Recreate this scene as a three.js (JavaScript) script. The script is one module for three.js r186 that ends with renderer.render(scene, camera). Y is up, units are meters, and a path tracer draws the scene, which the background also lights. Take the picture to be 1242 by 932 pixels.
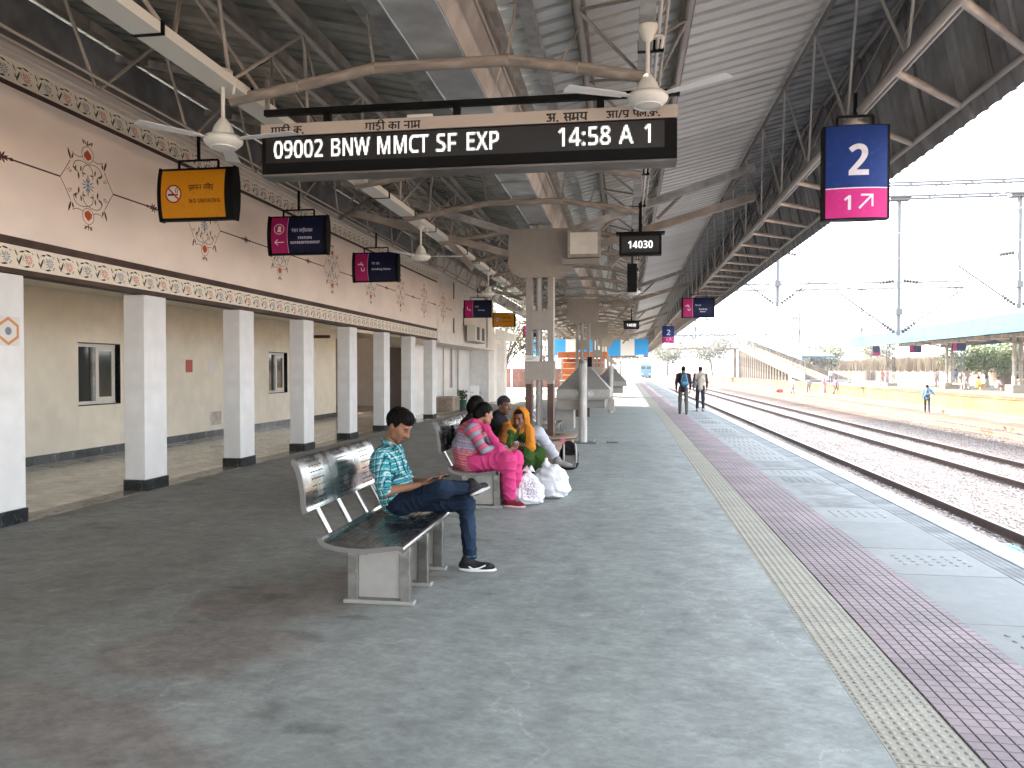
import * as THREE from 'three';
import { mergeGeometries } from 'three/addons/utils/BufferGeometryUtils.js';
import { RoundedBoxGeometry } from 'three/addons/geometries/RoundedBoxGeometry.js';

// ---------- camera, sky, sun, exposure ----------
const scene = new THREE.Scene();
const camera = new THREE.PerspectiveCamera(53.08, 4 / 3, 0.1, 6000);
camera.position.set(0, 1.6, 0);
camera.rotation.order = 'YXZ';
camera.rotation.set(THREE.MathUtils.degToRad(-1.04), THREE.MathUtils.degToRad(8.5), 0);
scene.add(camera);
const renderer = new THREE.WebGLRenderer({ antialias: true });
renderer.toneMapping = THREE.LinearToneMapping;
renderer.toneMappingExposure = 18;
renderer.shadowMap.enabled = true;
const SUN_DIR = new THREE.Vector3(-0.80, 0.52, -0.24).normalize();   // towards the sun: from beyond the building, a little ahead
{
  const w = 512, h = 256, data = new Float32Array(w * h * 4);
  const sm = (a, b, x) => { const t = Math.min(1, Math.max(0, (x - a) / (b - a))); return t * t * (3 - 2 * t); };
  for (let y = 0; y < h; y++) for (let x = 0; x < w; x++) {
    const th = ((y + 0.5) / h - 0.5) * Math.PI, ph = ((x + 0.5) / w - 0.5) * 2 * Math.PI;
    const d = new THREE.Vector3(Math.cos(th) * Math.cos(ph), Math.sin(th), Math.cos(th) * Math.sin(ph));
    const el = Math.max(0, d.y), c = d.dot(SUN_DIR), t = sm(0, 0.9, el);
    const glow = Math.pow(Math.max(0, c), 6) * 0.35 + Math.pow(Math.max(0, c), 40) * 0.8;
    const L = d.y < 0 ? 0.5 : 1;
    const i = (y * w + x) * 4;
    data[i] = L * ((0.345 * (1 - t) + 0.25 * t) + glow * 0.9);
    data[i + 1] = L * ((0.36 * (1 - t) + 0.295 * t) + glow * 0.85);
    data[i + 2] = L * ((0.375 * (1 - t) + 0.365 * t) + glow * 0.75);
    data[i + 3] = 1;
  }
  const sky = new THREE.DataTexture(data, w, h, THREE.RGBAFormat, THREE.FloatType);
  sky.mapping = THREE.EquirectangularReflectionMapping;
  sky.magFilter = THREE.LinearFilter; sky.needsUpdate = true;
  scene.background = sky; scene.environment = sky;
}
const sun = new THREE.DirectionalLight(new THREE.Color(1, 0.9, 0.74), 2.0);
sun.position.copy(SUN_DIR).multiplyScalar(150); sun.castShadow = true;
Object.assign(sun.shadow.camera, { left: -120, right: 120, top: 120, bottom: -120, near: 1, far: 400 });
sun.shadow.mapSize.set(4096, 4096);
scene.add(sun, sun.target);
scene.fog = new THREE.FogExp2(new THREE.Color(0.93, 0.95, 0.97), 0.00035);

// ---------- helpers ----------
let seed = 12345;
const rnd = () => { seed = (seed * 1664525 + 1013904223) >>> 0; return seed / 4294967296; };
const rr = (a, b) => a + (b - a) * rnd();
const V = (x, y, z) => new THREE.Vector3(x, y, z);
const lin = (hex) => { const c = new THREE.Color(hex); return [c.r, c.g, c.b]; };
const names = {};
function numbered(n) { names[n] = (names[n] ?? -1) + 1; return names[n] ? n + '_' + String(names[n]).padStart(3, '0') : n; }
function tag(o, label, category, group, kind) {
  o.userData = {};
  if (label) o.userData.label = label;
  if (category) o.userData.category = category;
  if (group) o.userData.group = group;
  if (kind) o.userData.kind = kind;
  return o;
}
function thing(name, label, category, pos = [0, 0, 0], turn = 0, group, kind) {
  const g = new THREE.Group(); g.name = numbered(name); g.position.set(...pos); g.rotation.y = turn; scene.add(g);
  return tag(g, label, category, group, kind);
}
const structure = (name, label) => thing(name, label, null, [0, 0, 0], 0, null, 'structure');
function sub(name, parent, pos = [0, 0, 0]) { const g = new THREE.Group(); g.name = name; g.position.set(...pos); parent.add(g); return g; }
function mesh(name, geo, mat, parent, pos, rot) {
  const m = new THREE.Mesh(geo, mat); m.name = name; m.castShadow = m.receiveShadow = true;
  if (pos) m.position.set(...pos);
  if (rot) m.rotation.set(...rot);
  (parent ?? scene).add(m); return m;
}
function dup(o, pos, turn, label, group) {
  const c = o.clone(); c.name = numbered(o.name.replace(/_\d{3}$/, '')); c.userData = { ...o.userData };
  if (pos) c.position.set(...pos);
  if (turn !== undefined) c.rotation.y = turn;
  if (label) c.userData.label = label;
  if (group) c.userData.group = group;
  scene.add(c); return c;
}
// box with uv in metres, cached
const boxes = new Map();
function boxG(w, h, d) {
  const k = [w, h, d].map((v) => v.toFixed(4)).join();
  if (!boxes.has(k)) {
    const g = new THREE.BoxGeometry(w, h, d), p = g.attributes.position, n = g.attributes.normal, uv = g.attributes.uv;
    for (let i = 0; i < p.count; i++) {
      const ax = Math.abs(n.getX(i)) > 0.5, ay = Math.abs(n.getY(i)) > 0.5;
      uv.setXY(i, ax ? p.getZ(i) : p.getX(i), ay ? p.getZ(i) : p.getY(i));
    }
    boxes.set(k, g);
  }
  return boxes.get(k);
}
// box by limits: x0..x1, y0..y1, D0..D1 (D = metres ahead of the camera)
function block(name, x0, x1, y0, y1, d0, d1, mat, parent) {
  return mesh(name, boxG(x1 - x0, y1 - y0, d1 - d0), mat, parent, [(x0 + x1) / 2, (y0 + y1) / 2, -(d0 + d1) / 2]);
}
function metreUV(g) { const p = g.attributes.position, n = g.attributes.normal, uv = g.attributes.uv; for (let i = 0; i < p.count; i++) { const ax = Math.abs(n.getX(i)), ay = Math.abs(n.getY(i)), az = Math.abs(n.getZ(i)); if (ax >= ay && ax >= az) uv.setXY(i, p.getZ(i), p.getY(i)); else if (ay >= az) uv.setXY(i, p.getX(i), p.getZ(i)); else uv.setXY(i, p.getX(i), p.getY(i)); } return g; }
function bevelBox(w, h, d, r = 0.006) { return metreUV(new RoundedBoxGeometry(w, h, d, 1, Math.min(r, w / 2.1, h / 2.1, d / 2.1))); }
const cyls = new Map();
function cylG(r, len, seg = 8, r2 = r) {
  const k = [r, len, seg, r2].map((v) => v.toFixed(3)).join();
  if (!cyls.has(k)) cyls.set(k, new THREE.CylinderGeometry(r2, r, len, seg, 1));
  return cyls.get(k);
}
const UP = V(0, 1, 0);
function bar(name, a, b, r, mat, parent, seg = 7) {
  const A = V(...a), B = V(...b), d = B.clone().sub(A), L = d.length();
  const m = mesh(name, cylG(r, L, seg), mat, parent);
  m.position.copy(A).add(B).multiplyScalar(0.5); m.quaternion.setFromUnitVectors(UP, d.divideScalar(L)); return m;
}
function beam(name, a, b, w, h, mat, parent) {   // rectangular section, h measured upwards
  const A = V(...a), B = V(...b), d = B.clone().sub(A), L = d.length(); d.divideScalar(L);
  const up0 = Math.abs(d.y) > 0.95 ? V(1, 0, 0) : UP.clone(), s = V().crossVectors(up0, d).normalize(), u = V().crossVectors(d, s);
  const m = mesh(name, boxG(w, h, L), mat, parent);
  m.quaternion.setFromRotationMatrix(new THREE.Matrix4().makeBasis(s, u, d));
  m.position.copy(A).add(B).multiplyScalar(0.5); return m;
}
function tubeG(pts, r, seg = 24, rad = 6) { return new THREE.TubeGeometry(new THREE.CatmullRomCurve3(pts.map((p) => V(...p)), false, 'catmullrom', 0.3), seg, r, rad); }
function at(g, x, y, z, rx = 0, ry = 0, rz = 0) { const c = g.clone(); if (rx) c.rotateX(rx); if (ry) c.rotateY(ry); if (rz) c.rotateZ(rz); return c.translate(x, y, z); }
function merge(list) { return mergeGeometries(list.map((g) => { const c = (g.index ? g.toNonIndexed() : g.clone()); for (const n of Object.keys(c.attributes)) if (!['position', 'normal', 'uv'].includes(n)) c.deleteAttribute(n); return c; })); }
function joinColoured(list) { return mergeGeometries(list.map((g) => { const c = g.index ? g.toNonIndexed() : g; return c; })); }

// ---------- noise and textures ----------
const hash = (x, y, s) => { let h = (x * 374761393 + y * 668265263 + s * 1274126177) | 0; h = Math.imul(h ^ (h >>> 13), 1274126177); return ((h ^ (h >>> 16)) >>> 0) / 4294967296; };
function vnoise(x, y, per, s) {
  const xi = Math.floor(x), yi = Math.floor(y), fx = x - xi, fy = y - yi, u = fx * fx * (3 - 2 * fx), v = fy * fy * (3 - 2 * fy);
  const m = (a) => ((a % per) + per) % per;
  const a = hash(m(xi), m(yi), s), b = hash(m(xi + 1), m(yi), s), c = hash(m(xi), m(yi + 1), s), d = hash(m(xi + 1), m(yi + 1), s);
  return a + (b - a) * u + (c - a) * v + (a - b - c + d) * u * v;
}
function vnA(u, v, fx, fy, s) {
  const x = u * fx, y = v * fy, xi = Math.floor(x), yi = Math.floor(y), ax = x - xi, ay = y - yi, p = ax * ax * (3 - 2 * ax), q = ay * ay * (3 - 2 * ay), X = (a) => ((a % fx) + fx) % fx, Y = (a) => ((a % fy) + fy) % fy;
  const a = hash(X(xi), Y(yi), s), b = hash(X(xi + 1), Y(yi), s), c = hash(X(xi), Y(yi + 1), s), d = hash(X(xi + 1), Y(yi + 1), s); return a + (b - a) * p + (c - a) * q + (a - b - c + d) * p * q;
}
function fbm(u, v, f, oct, s) { let t = 0, a = 0.5, n = 0; for (let i = 0; i < oct; i++) { t += a * vnoise(u * f, v * f, f, s + i); n += a; a *= 0.5; f *= 2; } return t / n; }
function tex(size, fn, srgb = true, rep) {
  const data = new Uint8Array(size * size * 4);
  for (let y = 0; y < size; y++) for (let x = 0; x < size; x++) {
    const c = fn(x / size, y / size), i = (y * size + x) * 4;
    data[i] = Math.max(0, Math.min(255, c[0])); data[i + 1] = Math.max(0, Math.min(255, c[1])); data[i + 2] = Math.max(0, Math.min(255, c[2])); data[i + 3] = 255;
  }
  const t = new THREE.DataTexture(data, size, size); t.wrapS = t.wrapT = THREE.RepeatWrapping; t.magFilter = THREE.LinearFilter; t.minFilter = THREE.LinearMipmapLinearFilter; t.generateMipmaps = true;
  if (srgb) t.colorSpace = THREE.SRGBColorSpace;
  if (rep) t.repeat.set(rep, rep);
  t.needsUpdate = true; return t;
}
function re(t, rx, ry = rx) { const c = t.clone(); c.repeat.set(rx, ry); c.needsUpdate = true; return c; }
const grimeT = tex(256, (u, v) => { const n = fbm(u, v, 4, 6, 3), m = fbm(u, v, 16, 4, 9); const k = 175 + 90 * (n - 0.5) + 60 * (m - 0.5) + 40; return [k, k, k]; });
const softT = tex(256, (u, v) => { const n = fbm(u, v, 3, 6, 13), m = fbm(u, v, 24, 3, 19); const k = 222 + 26 * (n - 0.5) + 16 * (m - 0.5); return [k, k, k]; });
const roughT = tex(256, (u, v) => { const n = fbm(u, v, 6, 5, 21); const k = 255 * (0.62 + 0.7 * (n - 0.5)); return [k, k, k]; }, false);
const grainT = tex(256, (u, v) => { const k = 128 + 160 * (fbm(u, v, 24, 4, 31) - 0.5) + 50 * (hash(Math.floor(u * 256), Math.floor(v * 256), 5) - 0.5); return [k, k, k]; }, false);
function mat(color, o = {}) {
  const { grime = 0.8, soft = false, bump = 0, rough = 0.7, metal = 0, rep = 0.5, ...rest } = o;
  const m = new THREE.MeshPhysicalMaterial({ roughness: rough, metalness: metal, ...rest });
  if (Array.isArray(color)) m.color.setRGB(...color); else m.color.set(color);
  if (grime) { m.map = re(soft ? softT : grimeT, rep); m.color.multiplyScalar(soft ? 1.33 : 1.25); }
  if (bump) { m.bumpMap = re(grainT, rep * 2); m.bumpScale = bump; }
  return m;
}
const M = {
  tube: mat([0.43, 0.385, 0.34], { rough: 0.62, rep: 0.7 }),
  tubeGrey: mat([0.45, 0.44, 0.42], { rough: 0.55, rep: 0.7 }),
  darkTube: mat([0.16, 0.145, 0.135], { rough: 0.6 }),
  purlin: mat([0.35, 0.3, 0.255], { rough: 0.65, rep: 0.4 }),
  purlinRust: mat([0.32, 0.2, 0.105], { rough: 0.7, rep: 0.4 }),
  sheet: mat([0.62, 0.605, 0.565], { rough: 0.4, metal: 0.25, rep: 0.3, soft: true }),
  sheetB: mat([0.57, 0.555, 0.52], { rough: 0.45, metal: 0.25, rep: 0.28, soft: true }),
  sheetShaded: mat([0.33, 0.33, 0.29], { rough: 0.55, metal: 0.2, rep: 0.35 }),  // wall-side slope: its shade is put into a darker sheet colour
  sheetShadedB: mat([0.28, 0.285, 0.255], { rough: 0.6, metal: 0.2, rep: 0.3 }),
  valance: mat([0.3, 0.3, 0.3], { rough: 0.55, metal: 0.15, rep: 0.35 }),
  gutter: mat([0.5, 0.51, 0.5], { rough: 0.55, rep: 0.3 }),
  gutterSide: mat([0.62, 0.57, 0.52], { rough: 0.6, rep: 0.3 }),
  column: mat([0.31, 0.275, 0.24], { soft: true, rough: 0.6, rep: 0.5 }),
  brown: mat([0.09, 0.035, 0.025], { rough: 0.5 }),
  pipe: mat([0.55, 0.53, 0.5], { rough: 0.5 }),
  white: mat([0.78, 0.77, 0.75], { rough: 0.55, grime: 0 }),
  cream: mat([0.7, 0.68, 0.62], { rough: 0.4, grime: 0 }),
  black: mat([0.005, 0.005, 0.0055], { rough: 0.6, grime: 0, specularIntensity: 0.25 }),
  blackMatt: mat([0.01, 0.01, 0.011], { rough: 0.85, grime: 0, specularIntensity: 0.2 }),
  steel: new THREE.MeshPhysicalMaterial({ color: new THREE.Color(0.42, 0.41, 0.4), metalness: 1, roughness: 0.33 }),
  steelDull: new THREE.MeshPhysicalMaterial({ color: new THREE.Color(0.42, 0.41, 0.385), metalness: 0.9, roughness: 0.4, map: re(grimeT, 1.5) }),
  steelMatt: mat([0.34, 0.33, 0.31], { soft: true, rough: 0.5, metal: 0.45, rep: 1 }),
  wallTop: mat([0.84, 0.775, 0.71], { soft: true, rough: 0.8, rep: 0.22, bump: 0.0015 }),
  wallIn: mat([0.86, 0.79, 0.66], { soft: true, rough: 0.8, rep: 0.2, bump: 0.0015 }),
  pillar: mat([0.8, 0.79, 0.78], { soft: true, rough: 0.7, rep: 0.3 }),
  bandBrown: mat([0.075, 0.042, 0.03], { rough: 0.7 }),
  oheDark: mat([0.05, 0.05, 0.052], { rough: 0.7, grime: 0 }),
  oheGrey: mat([0.105, 0.113, 0.124], { rough: 0.6, grime: 0 }),
};
M.pillar.color.multiplyScalar(0.98);
// ---------- ground, platform, tracks ----------
const earthT = tex(512, (u, v) => { const n = fbm(u, v, 5, 6, 41), m = fbm(u, v, 40, 3, 47); return [178 + 60 * (n - 0.5) + 50 * (m - 0.5), 152 + 55 * (n - 0.5) + 48 * (m - 0.5), 126 + 50 * (n - 0.5) + 44 * (m - 0.5)]; });
{
  const g = structure('ground');
  const m = new THREE.MeshStandardMaterial({ map: re(earthT, 400), roughness: 1 });
  const pl = new THREE.PlaneGeometry(5000, 5000); pl.rotateX(-Math.PI / 2);
  mesh('earth', pl, m, g, [0, -1.35, -1200]);
}
const concT = tex(1024, (u, v) => {
  const n = fbm(u, v, 3, 7, 51), m = fbm(u, v, 30, 4, 57), st = fbm(u * 1, v * 1, 10, 5, 63), p = hash(Math.floor(u * 1024), Math.floor(v * 1024), 7);
  const blot = Math.max(0, fbm(u, v, 12, 5, 71) - 0.6) * 200, an = 0.22 * vnA(u, v, 26, 46, 77) + 0.4 * vnA(u, v, 80, 120, 78) + 0.38 * vnA(u, v, 170, 230, 76);
  const ck = Math.abs(fbm(u, v, 3, 4, 191) - 0.5), chip = ck < 0.007 && hash(Math.floor(u * 512), Math.floor(v * 512), 17) > 0.5 ? 26 * (1 - ck / 0.007) : 0;
  const smear = Math.max(0, vnA(u, v, 11, 30, 201) * fbm(u, v, 10, 4, 203) - 0.46) * 130, pit = p > 0.997 ? 60 : 0;
  const k = 204 + 14 * (n - 0.5) + 34 * (m - 0.5) + 14 * (st - 0.5) + 46 * (an - 0.5) + 18 * (p - 0.5) - blot * 0.3 - smear - pit + chip;
  return [k - 2 + chip * 0.2, k, k - 1];
});
const concRough = tex(512, (u, v) => { const n = fbm(u, v, 5, 6, 83), m = fbm(u, v, 26, 3, 87); const k = 255 * (0.8 + 0.35 * (n - 0.5) + 0.2 * (m - 0.5)); return [k, k, k]; }, false);
function gridXZ(x0, x1, d0, d1, step, y, colour, uvs) {
  const nx = Math.max(1, Math.round((x1 - x0) / step)), nd = Math.max(1, Math.round((d1 - d0) / step));
  const p = [], c = [], uv = [], idx = [];
  for (let j = 0; j <= nd; j++) for (let i = 0; i <= nx; i++) {
    const x = x0 + (x1 - x0) * i / nx, d = d0 + (d1 - d0) * j / nd;
    p.push(x, typeof y === 'function' ? y(x, d) : y, -d); uv.push(x * uvs, d * uvs); c.push(...colour(x, d));
  }
  for (let j = 0; j < nd; j++) for (let i = 0; i < nx; i++) { const a = j * (nx + 1) + i, b = a + 1, e = a + nx + 1, f = e + 1; idx.push(a, b, e, b, f, e); }
  const g = new THREE.BufferGeometry();
  g.setAttribute('position', new THREE.Float32BufferAttribute(p, 3)); g.setAttribute('uv', new THREE.Float32BufferAttribute(uv, 2)); g.setAttribute('color', new THREE.Float32BufferAttribute(c, 3));
  g.setIndex(idx); g.computeVertexNormals(); return g;
}
const N2 = (x, d, f, s) => fbm(((x * f / 64) % 1 + 1) % 1, ((d * f / 64) % 1 + 1) % 1, 64, 4, s);
{
  const fl = structure('platform_floor');
  const cm = new THREE.MeshPhysicalMaterial({ map: concT, vertexColors: true, roughness: 0.8, roughnessMap: re(concRough, 0.7), bumpMap: re(grainT, 3), bumpScale: 0.0012, specularIntensity: 0.7 });
  const patches = [[-2.75, 3.15, 1.15, 0.36, -0.25], [-2.45, 4.05, 0.62, 0.42, 0.1], [-2.35, 5.05, 0.62, 0.5, 0.25], [-1.9, 5.6, 0.5, 0.55, 0], [-3.4, 2.4, 0.8, 0.3, 0]];
  const col = (x, d) => {
    const n = N2(x, d, 0.9, 91) - 0.5, m = N2(x, d, 3.5, 95) - 0.5, f = N2(x, d, 0.3, 97) - 0.5;
    let r = 0.455, g = 0.475, b = 0.455;
    const w = Math.min(1, Math.max(0, (-x - 0.6) / 3.2)); // browner and slightly darker towards the building
    r += (0.42 - r) * w; g += (0.412 - g) * w; b += (0.38 - b) * w;
    const k = 1 + 0.09 * n + 0.08 * m + 0.16 * f; r *= k; g *= k; b *= k;
    let a = 0;
    for (const [px, pd, sx, sd, sk] of patches) { const dx = (x - px), dd = d - pd - sk * dx; const q = Math.hypot(dx / sx, dd / sd) + 0.7 * m + 0.5 * n; a = Math.max(a, Math.min(1, Math.max(0, (1.05 - q) * 4))); }
    a *= 0.75; r += (0.375 - r) * a; g += (0.315 - g) * a; b += (0.285 - b) * a;
    const ck = Math.abs(x + 1.35 + 0.1 * Math.sin(d * 2) + 0.35 * (d - 3.6)) ; const jt = Math.min(Math.abs(x + 0.35 + 0.02 * Math.sin(d * 3)), Math.abs(((d + 0.9 + 0.015 * Math.sin(x * 4)) % 3.1 + 3.1) % 3.1)); if (jt < 0.03) { const t = (1 - jt / 0.03) * 0.12 * (0.5 + N2(x, d, 2, 121)); r *= 1 - t; g *= 1 - t; b *= 1 - t; }
    if (d < 6 && ck < 0.05) { const t = (1 - ck / 0.05) * 0.3; r += (0.45 - r) * t; g += (0.42 - g) * t; b += (0.38 - b) * t; }
    return [r, g, b];
  };
  mesh('cement_screed', gridXZ(-6.25, 1.085, -2, 20, 0.11, 0, col, 0.26), cm, fl);
  mesh('cement_screed', gridXZ(-6.25, 1.085, 20, 60, 0.4, 0, col, 0.26), cm, fl);
  mesh('cement_screed', gridXZ(-16, 1.085, 60, 230, 2, 0, (x, d) => [0.42, 0.4, 0.37], 0.26), cm, fl);
  mesh('cement_screed', gridXZ(-16, -6.25, 34, 60, 1, 0, (x, d) => [0.42, 0.39, 0.35], 0.26), cm, fl);
  mesh('cement_screed', gridXZ(-6.25, 1.085, -30, -2, 1, 0, (x, d) => [0.3, 0.31, 0.3], 0.26), cm, fl);
  block('platform_body', -16, 3.38, -1.35, -0.03, -30, 230, M.column, fl);
}
const paveM = (c, rough = 0.65) => mat(c, { rough, rep: 2, bump: 0.0008, soft: true });
const pinkA = [paveM([0.225, 0.172, 0.178]), paveM([0.25, 0.19, 0.196]), paveM([0.2, 0.154, 0.16])];
const tactA = [paveM([0.32, 0.295, 0.235]), paveM([0.3, 0.278, 0.222])];
{
  // checkered tile: raised cells on a base
  const cell = (w, d, x, z) => { let g = new THREE.CylinderGeometry(0.5, 0.56, 1, 4, 1, false); g.rotateY(Math.PI / 4); g.scale(w * Math.SQRT2 * 0.94, 0.006, d * Math.SQRT2 * 0.94); g = g.toNonIndexed(); g.computeVertexNormals(); g.translate(x, 0.003, z); return g; };
  const cells = []; const nW = 5, nD = 4, W = 0.335, L = 0.3;
  for (let i = 0; i < nW; i++) for (let j = 0; j < nD; j++) cells.push(cell(W / nW - 0.006, L / nD - 0.006, (i + 0.5) * W / nW - W / 2, (j + 0.5) * L / nD - L / 2));
  const base = boxG(W - 0.003, 0.02, L - 0.003).clone().translate(0, -0.0095, 0);
  const pink = metreUV(merge([base, ...cells]));
  const domes = [];
  for (let i = 0; i < 7; i++) for (let j = 0; j < 6; j++) { const g = new THREE.SphereGeometry(0.021, 8, 2, 0, Math.PI * 2, 0, 1.1); g.scale(1, 0.62, 1); domes.push(g.translate((i - 3) * 0.05, -0.006 + 0.0005, (j - 2.5) * 0.05)); }
  const tact = metreUV(merge([boxG(0.351, 0.02, 0.297).clone().translate(0, -0.008, 0), ...domes]));
  const pv = structure('pink_tile_paving'), tp = structure('tactile_paving');
  for (let r = 0; r < 150; r++) {
    const d = 1.65 + r * 0.3;
    for (let c = 0; c < 2; c++) mesh('tile', pink, pinkA[Math.floor(rnd() * 3)], pv, [1.608 + c * 0.335, rr(-0.0015, 0.0015), -d], [rr(-0.003, 0.003), 0, rr(-0.003, 0.003)]);
    mesh('tile', tact, tactA[Math.floor(rnd() * 2)], tp, [1.263, rr(-0.001, 0.001) - 0.003, -d], [rr(-0.002, 0.002), 0, rr(-0.002, 0.002)]);
  }
  block('paving_bed', 1.085, 2.11, -0.03, -0.011, -30, 47, M.darkTube, pv);
  const strip = (n, x0, x1, m, p) => { block(n, x0, x1, -0.03, 0.0, 46.5, 230, m, p); block(n, x0, x1, -0.03, 0.0, -30, 1.5, m, p); };
  strip('far_strip', 1.44, 2.11, pinkA[0], pv); strip('far_strip', 1.087, 1.438, tactA[0], tp);
  // edge slabs of cast concrete
  const es = structure('platform_edge');
  const slabM = [0, 1, 2, 3].map((i) => mat([0.2 + 0.013 * i, 0.208 + 0.012 * i, 0.2 + 0.011 * i], { rough: 0.75, rep: 0.6, bump: 0.0015, soft: i % 2 }));
  const lens = [0.6, 0.9, 1.2, 0.75], pads = new Map();
  const slabG = lens.map((l, k) => {
    const parts = [bevelBox(0.82, 0.06, l - 0.008, 0.006).translate(0, -0.03, 0)];
    if (k % 2) for (let i = 0; i < 6; i++) for (let j = 0; j < 4; j++) parts.push(new THREE.CylinderGeometry(0.016, 0.02, 0.008, 6).translate(-0.25 + i * 0.1, 0.002, -0.17 + j * 0.1));
    return merge(parts);
  });
  let d = -2; let n = 0;
  while (d < 120) { const k = Math.floor(rnd() * 4), l = lens[k]; mesh('slab', slabG[k], slabM[Math.floor(rnd() * 4)], es, [2.523, rr(-0.004, 0.002), -(d + l / 2)], [rr(-0.002, 0.002), 0, rr(-0.004, 0.002)]); d += l; n++; }
  block('far_slab_row', 2.113, 2.933, -0.06, 0, 120, 230, slabM[1], es);
  for (let k = 0; k < 4; k++) block('grooved_strip', 2.938 + k * 0.055, 2.988 + k * 0.055, -0.07, -0.002, -30, 230, slabM[2], es);
  block('coping', 3.16, 3.42, -0.16, 0.004, -30, 230, mat([0.5, 0.51, 0.5], { rough: 0.8, rep: 0.8 }), es);
  const white = mat([0.74, 0.76, 0.77], { rough: 0.75, rep: 0.7 });
  block('white_line', 3.175, 3.405, 0.004, 0.008, -30, 230, white, es);
  block('bed', 2.11, 3.3, -0.12, -0.065, -30, 230, M.darkTube, es);
}
// ballast
const ballT = tex(1024, (u, v) => {
  const sx = u * 110, sy = v * 110; let best = 9, bi = 0, b2 = 9;
  const cx = Math.floor(sx), cy = Math.floor(sy);
  for (let j = -1; j <= 1; j++) for (let i = -1; i <= 1; i++) { const qx = ((cx + i) % 110 + 110) % 110, qy = ((cy + j) % 110 + 110) % 110; const dx = cx + i + hash(qx, qy, 1) - sx, dy = cy + j + hash(qx, qy, 2) - sy, q = dx * dx + dy * dy; if (q < best) { b2 = best; best = q; bi = hash(qx, qy, 3); } else if (q < b2) b2 = q; }
  const e = Math.min(1, (Math.sqrt(b2) - Math.sqrt(best)) * 3.5), k = 0.68 + 0.32 * e, t = 0.85 + 0.25 * bi, n = fbm(u, v, 4, 5, 5) - 0.5;
  return [205 * k * t + 40 * n, 189 * k * t + 36 * n, 178 * k * t + 30 * n];
});
{
  const tb = structure('track_bed');
  const bm = new THREE.MeshStandardMaterial({ map: ballT, vertexColors: true, roughness: 1, bumpMap: ballT, bumpScale: 0.02 });
  const yb = (x, d) => { let y = -0.985; for (const c of [4.86, 9.25, 15.05, 19.6]) { const q = Math.abs(x - c); y = Math.max(y, -0.965 - Math.max(0, q - 1.7) * 0.2); } return y + 0.05 * (N2(x, d, 0.7, 111) - 0.5); };
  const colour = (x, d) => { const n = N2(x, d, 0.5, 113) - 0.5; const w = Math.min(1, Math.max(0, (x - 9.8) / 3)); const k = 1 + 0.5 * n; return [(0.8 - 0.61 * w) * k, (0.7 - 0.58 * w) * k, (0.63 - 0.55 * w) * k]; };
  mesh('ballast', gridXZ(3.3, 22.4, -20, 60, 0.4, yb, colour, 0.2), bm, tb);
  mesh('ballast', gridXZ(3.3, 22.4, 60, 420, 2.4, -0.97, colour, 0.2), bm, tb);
  const g = new THREE.IcosahedronGeometry(1, 0), p = g.attributes.position;
  for (let i = 0; i < p.count; i++) { const h = 0.75 + 0.5 * hash(Math.round(p.getX(i) * 90), Math.round(p.getY(i) * 90), Math.round(p.getZ(i) * 90)); p.setXYZ(i, p.getX(i) * h, p.getY(i) * h * 0.7, p.getZ(i) * h); }
  g.computeVertexNormals();
  const NST = 70000, im = new THREE.InstancedMesh(g, new THREE.MeshStandardMaterial({ color: 0xffffff, roughness: 0.95 }), NST);
  im.name = 'ballast_stone_cover'; tag(im, 'loose pinkish grey ballast stones spread between the rails', 'ballast', null, 'stuff');
  const o = new THREE.Object3D(), c = new THREE.Color();
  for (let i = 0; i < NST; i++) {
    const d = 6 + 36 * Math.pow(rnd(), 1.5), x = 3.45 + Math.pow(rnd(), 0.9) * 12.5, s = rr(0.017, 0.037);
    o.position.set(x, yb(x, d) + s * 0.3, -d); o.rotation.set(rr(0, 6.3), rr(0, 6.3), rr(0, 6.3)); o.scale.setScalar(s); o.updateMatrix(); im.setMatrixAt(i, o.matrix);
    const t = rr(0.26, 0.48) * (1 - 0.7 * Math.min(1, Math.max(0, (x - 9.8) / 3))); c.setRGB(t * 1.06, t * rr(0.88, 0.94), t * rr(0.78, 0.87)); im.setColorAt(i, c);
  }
  scene.add(im);
}
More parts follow.
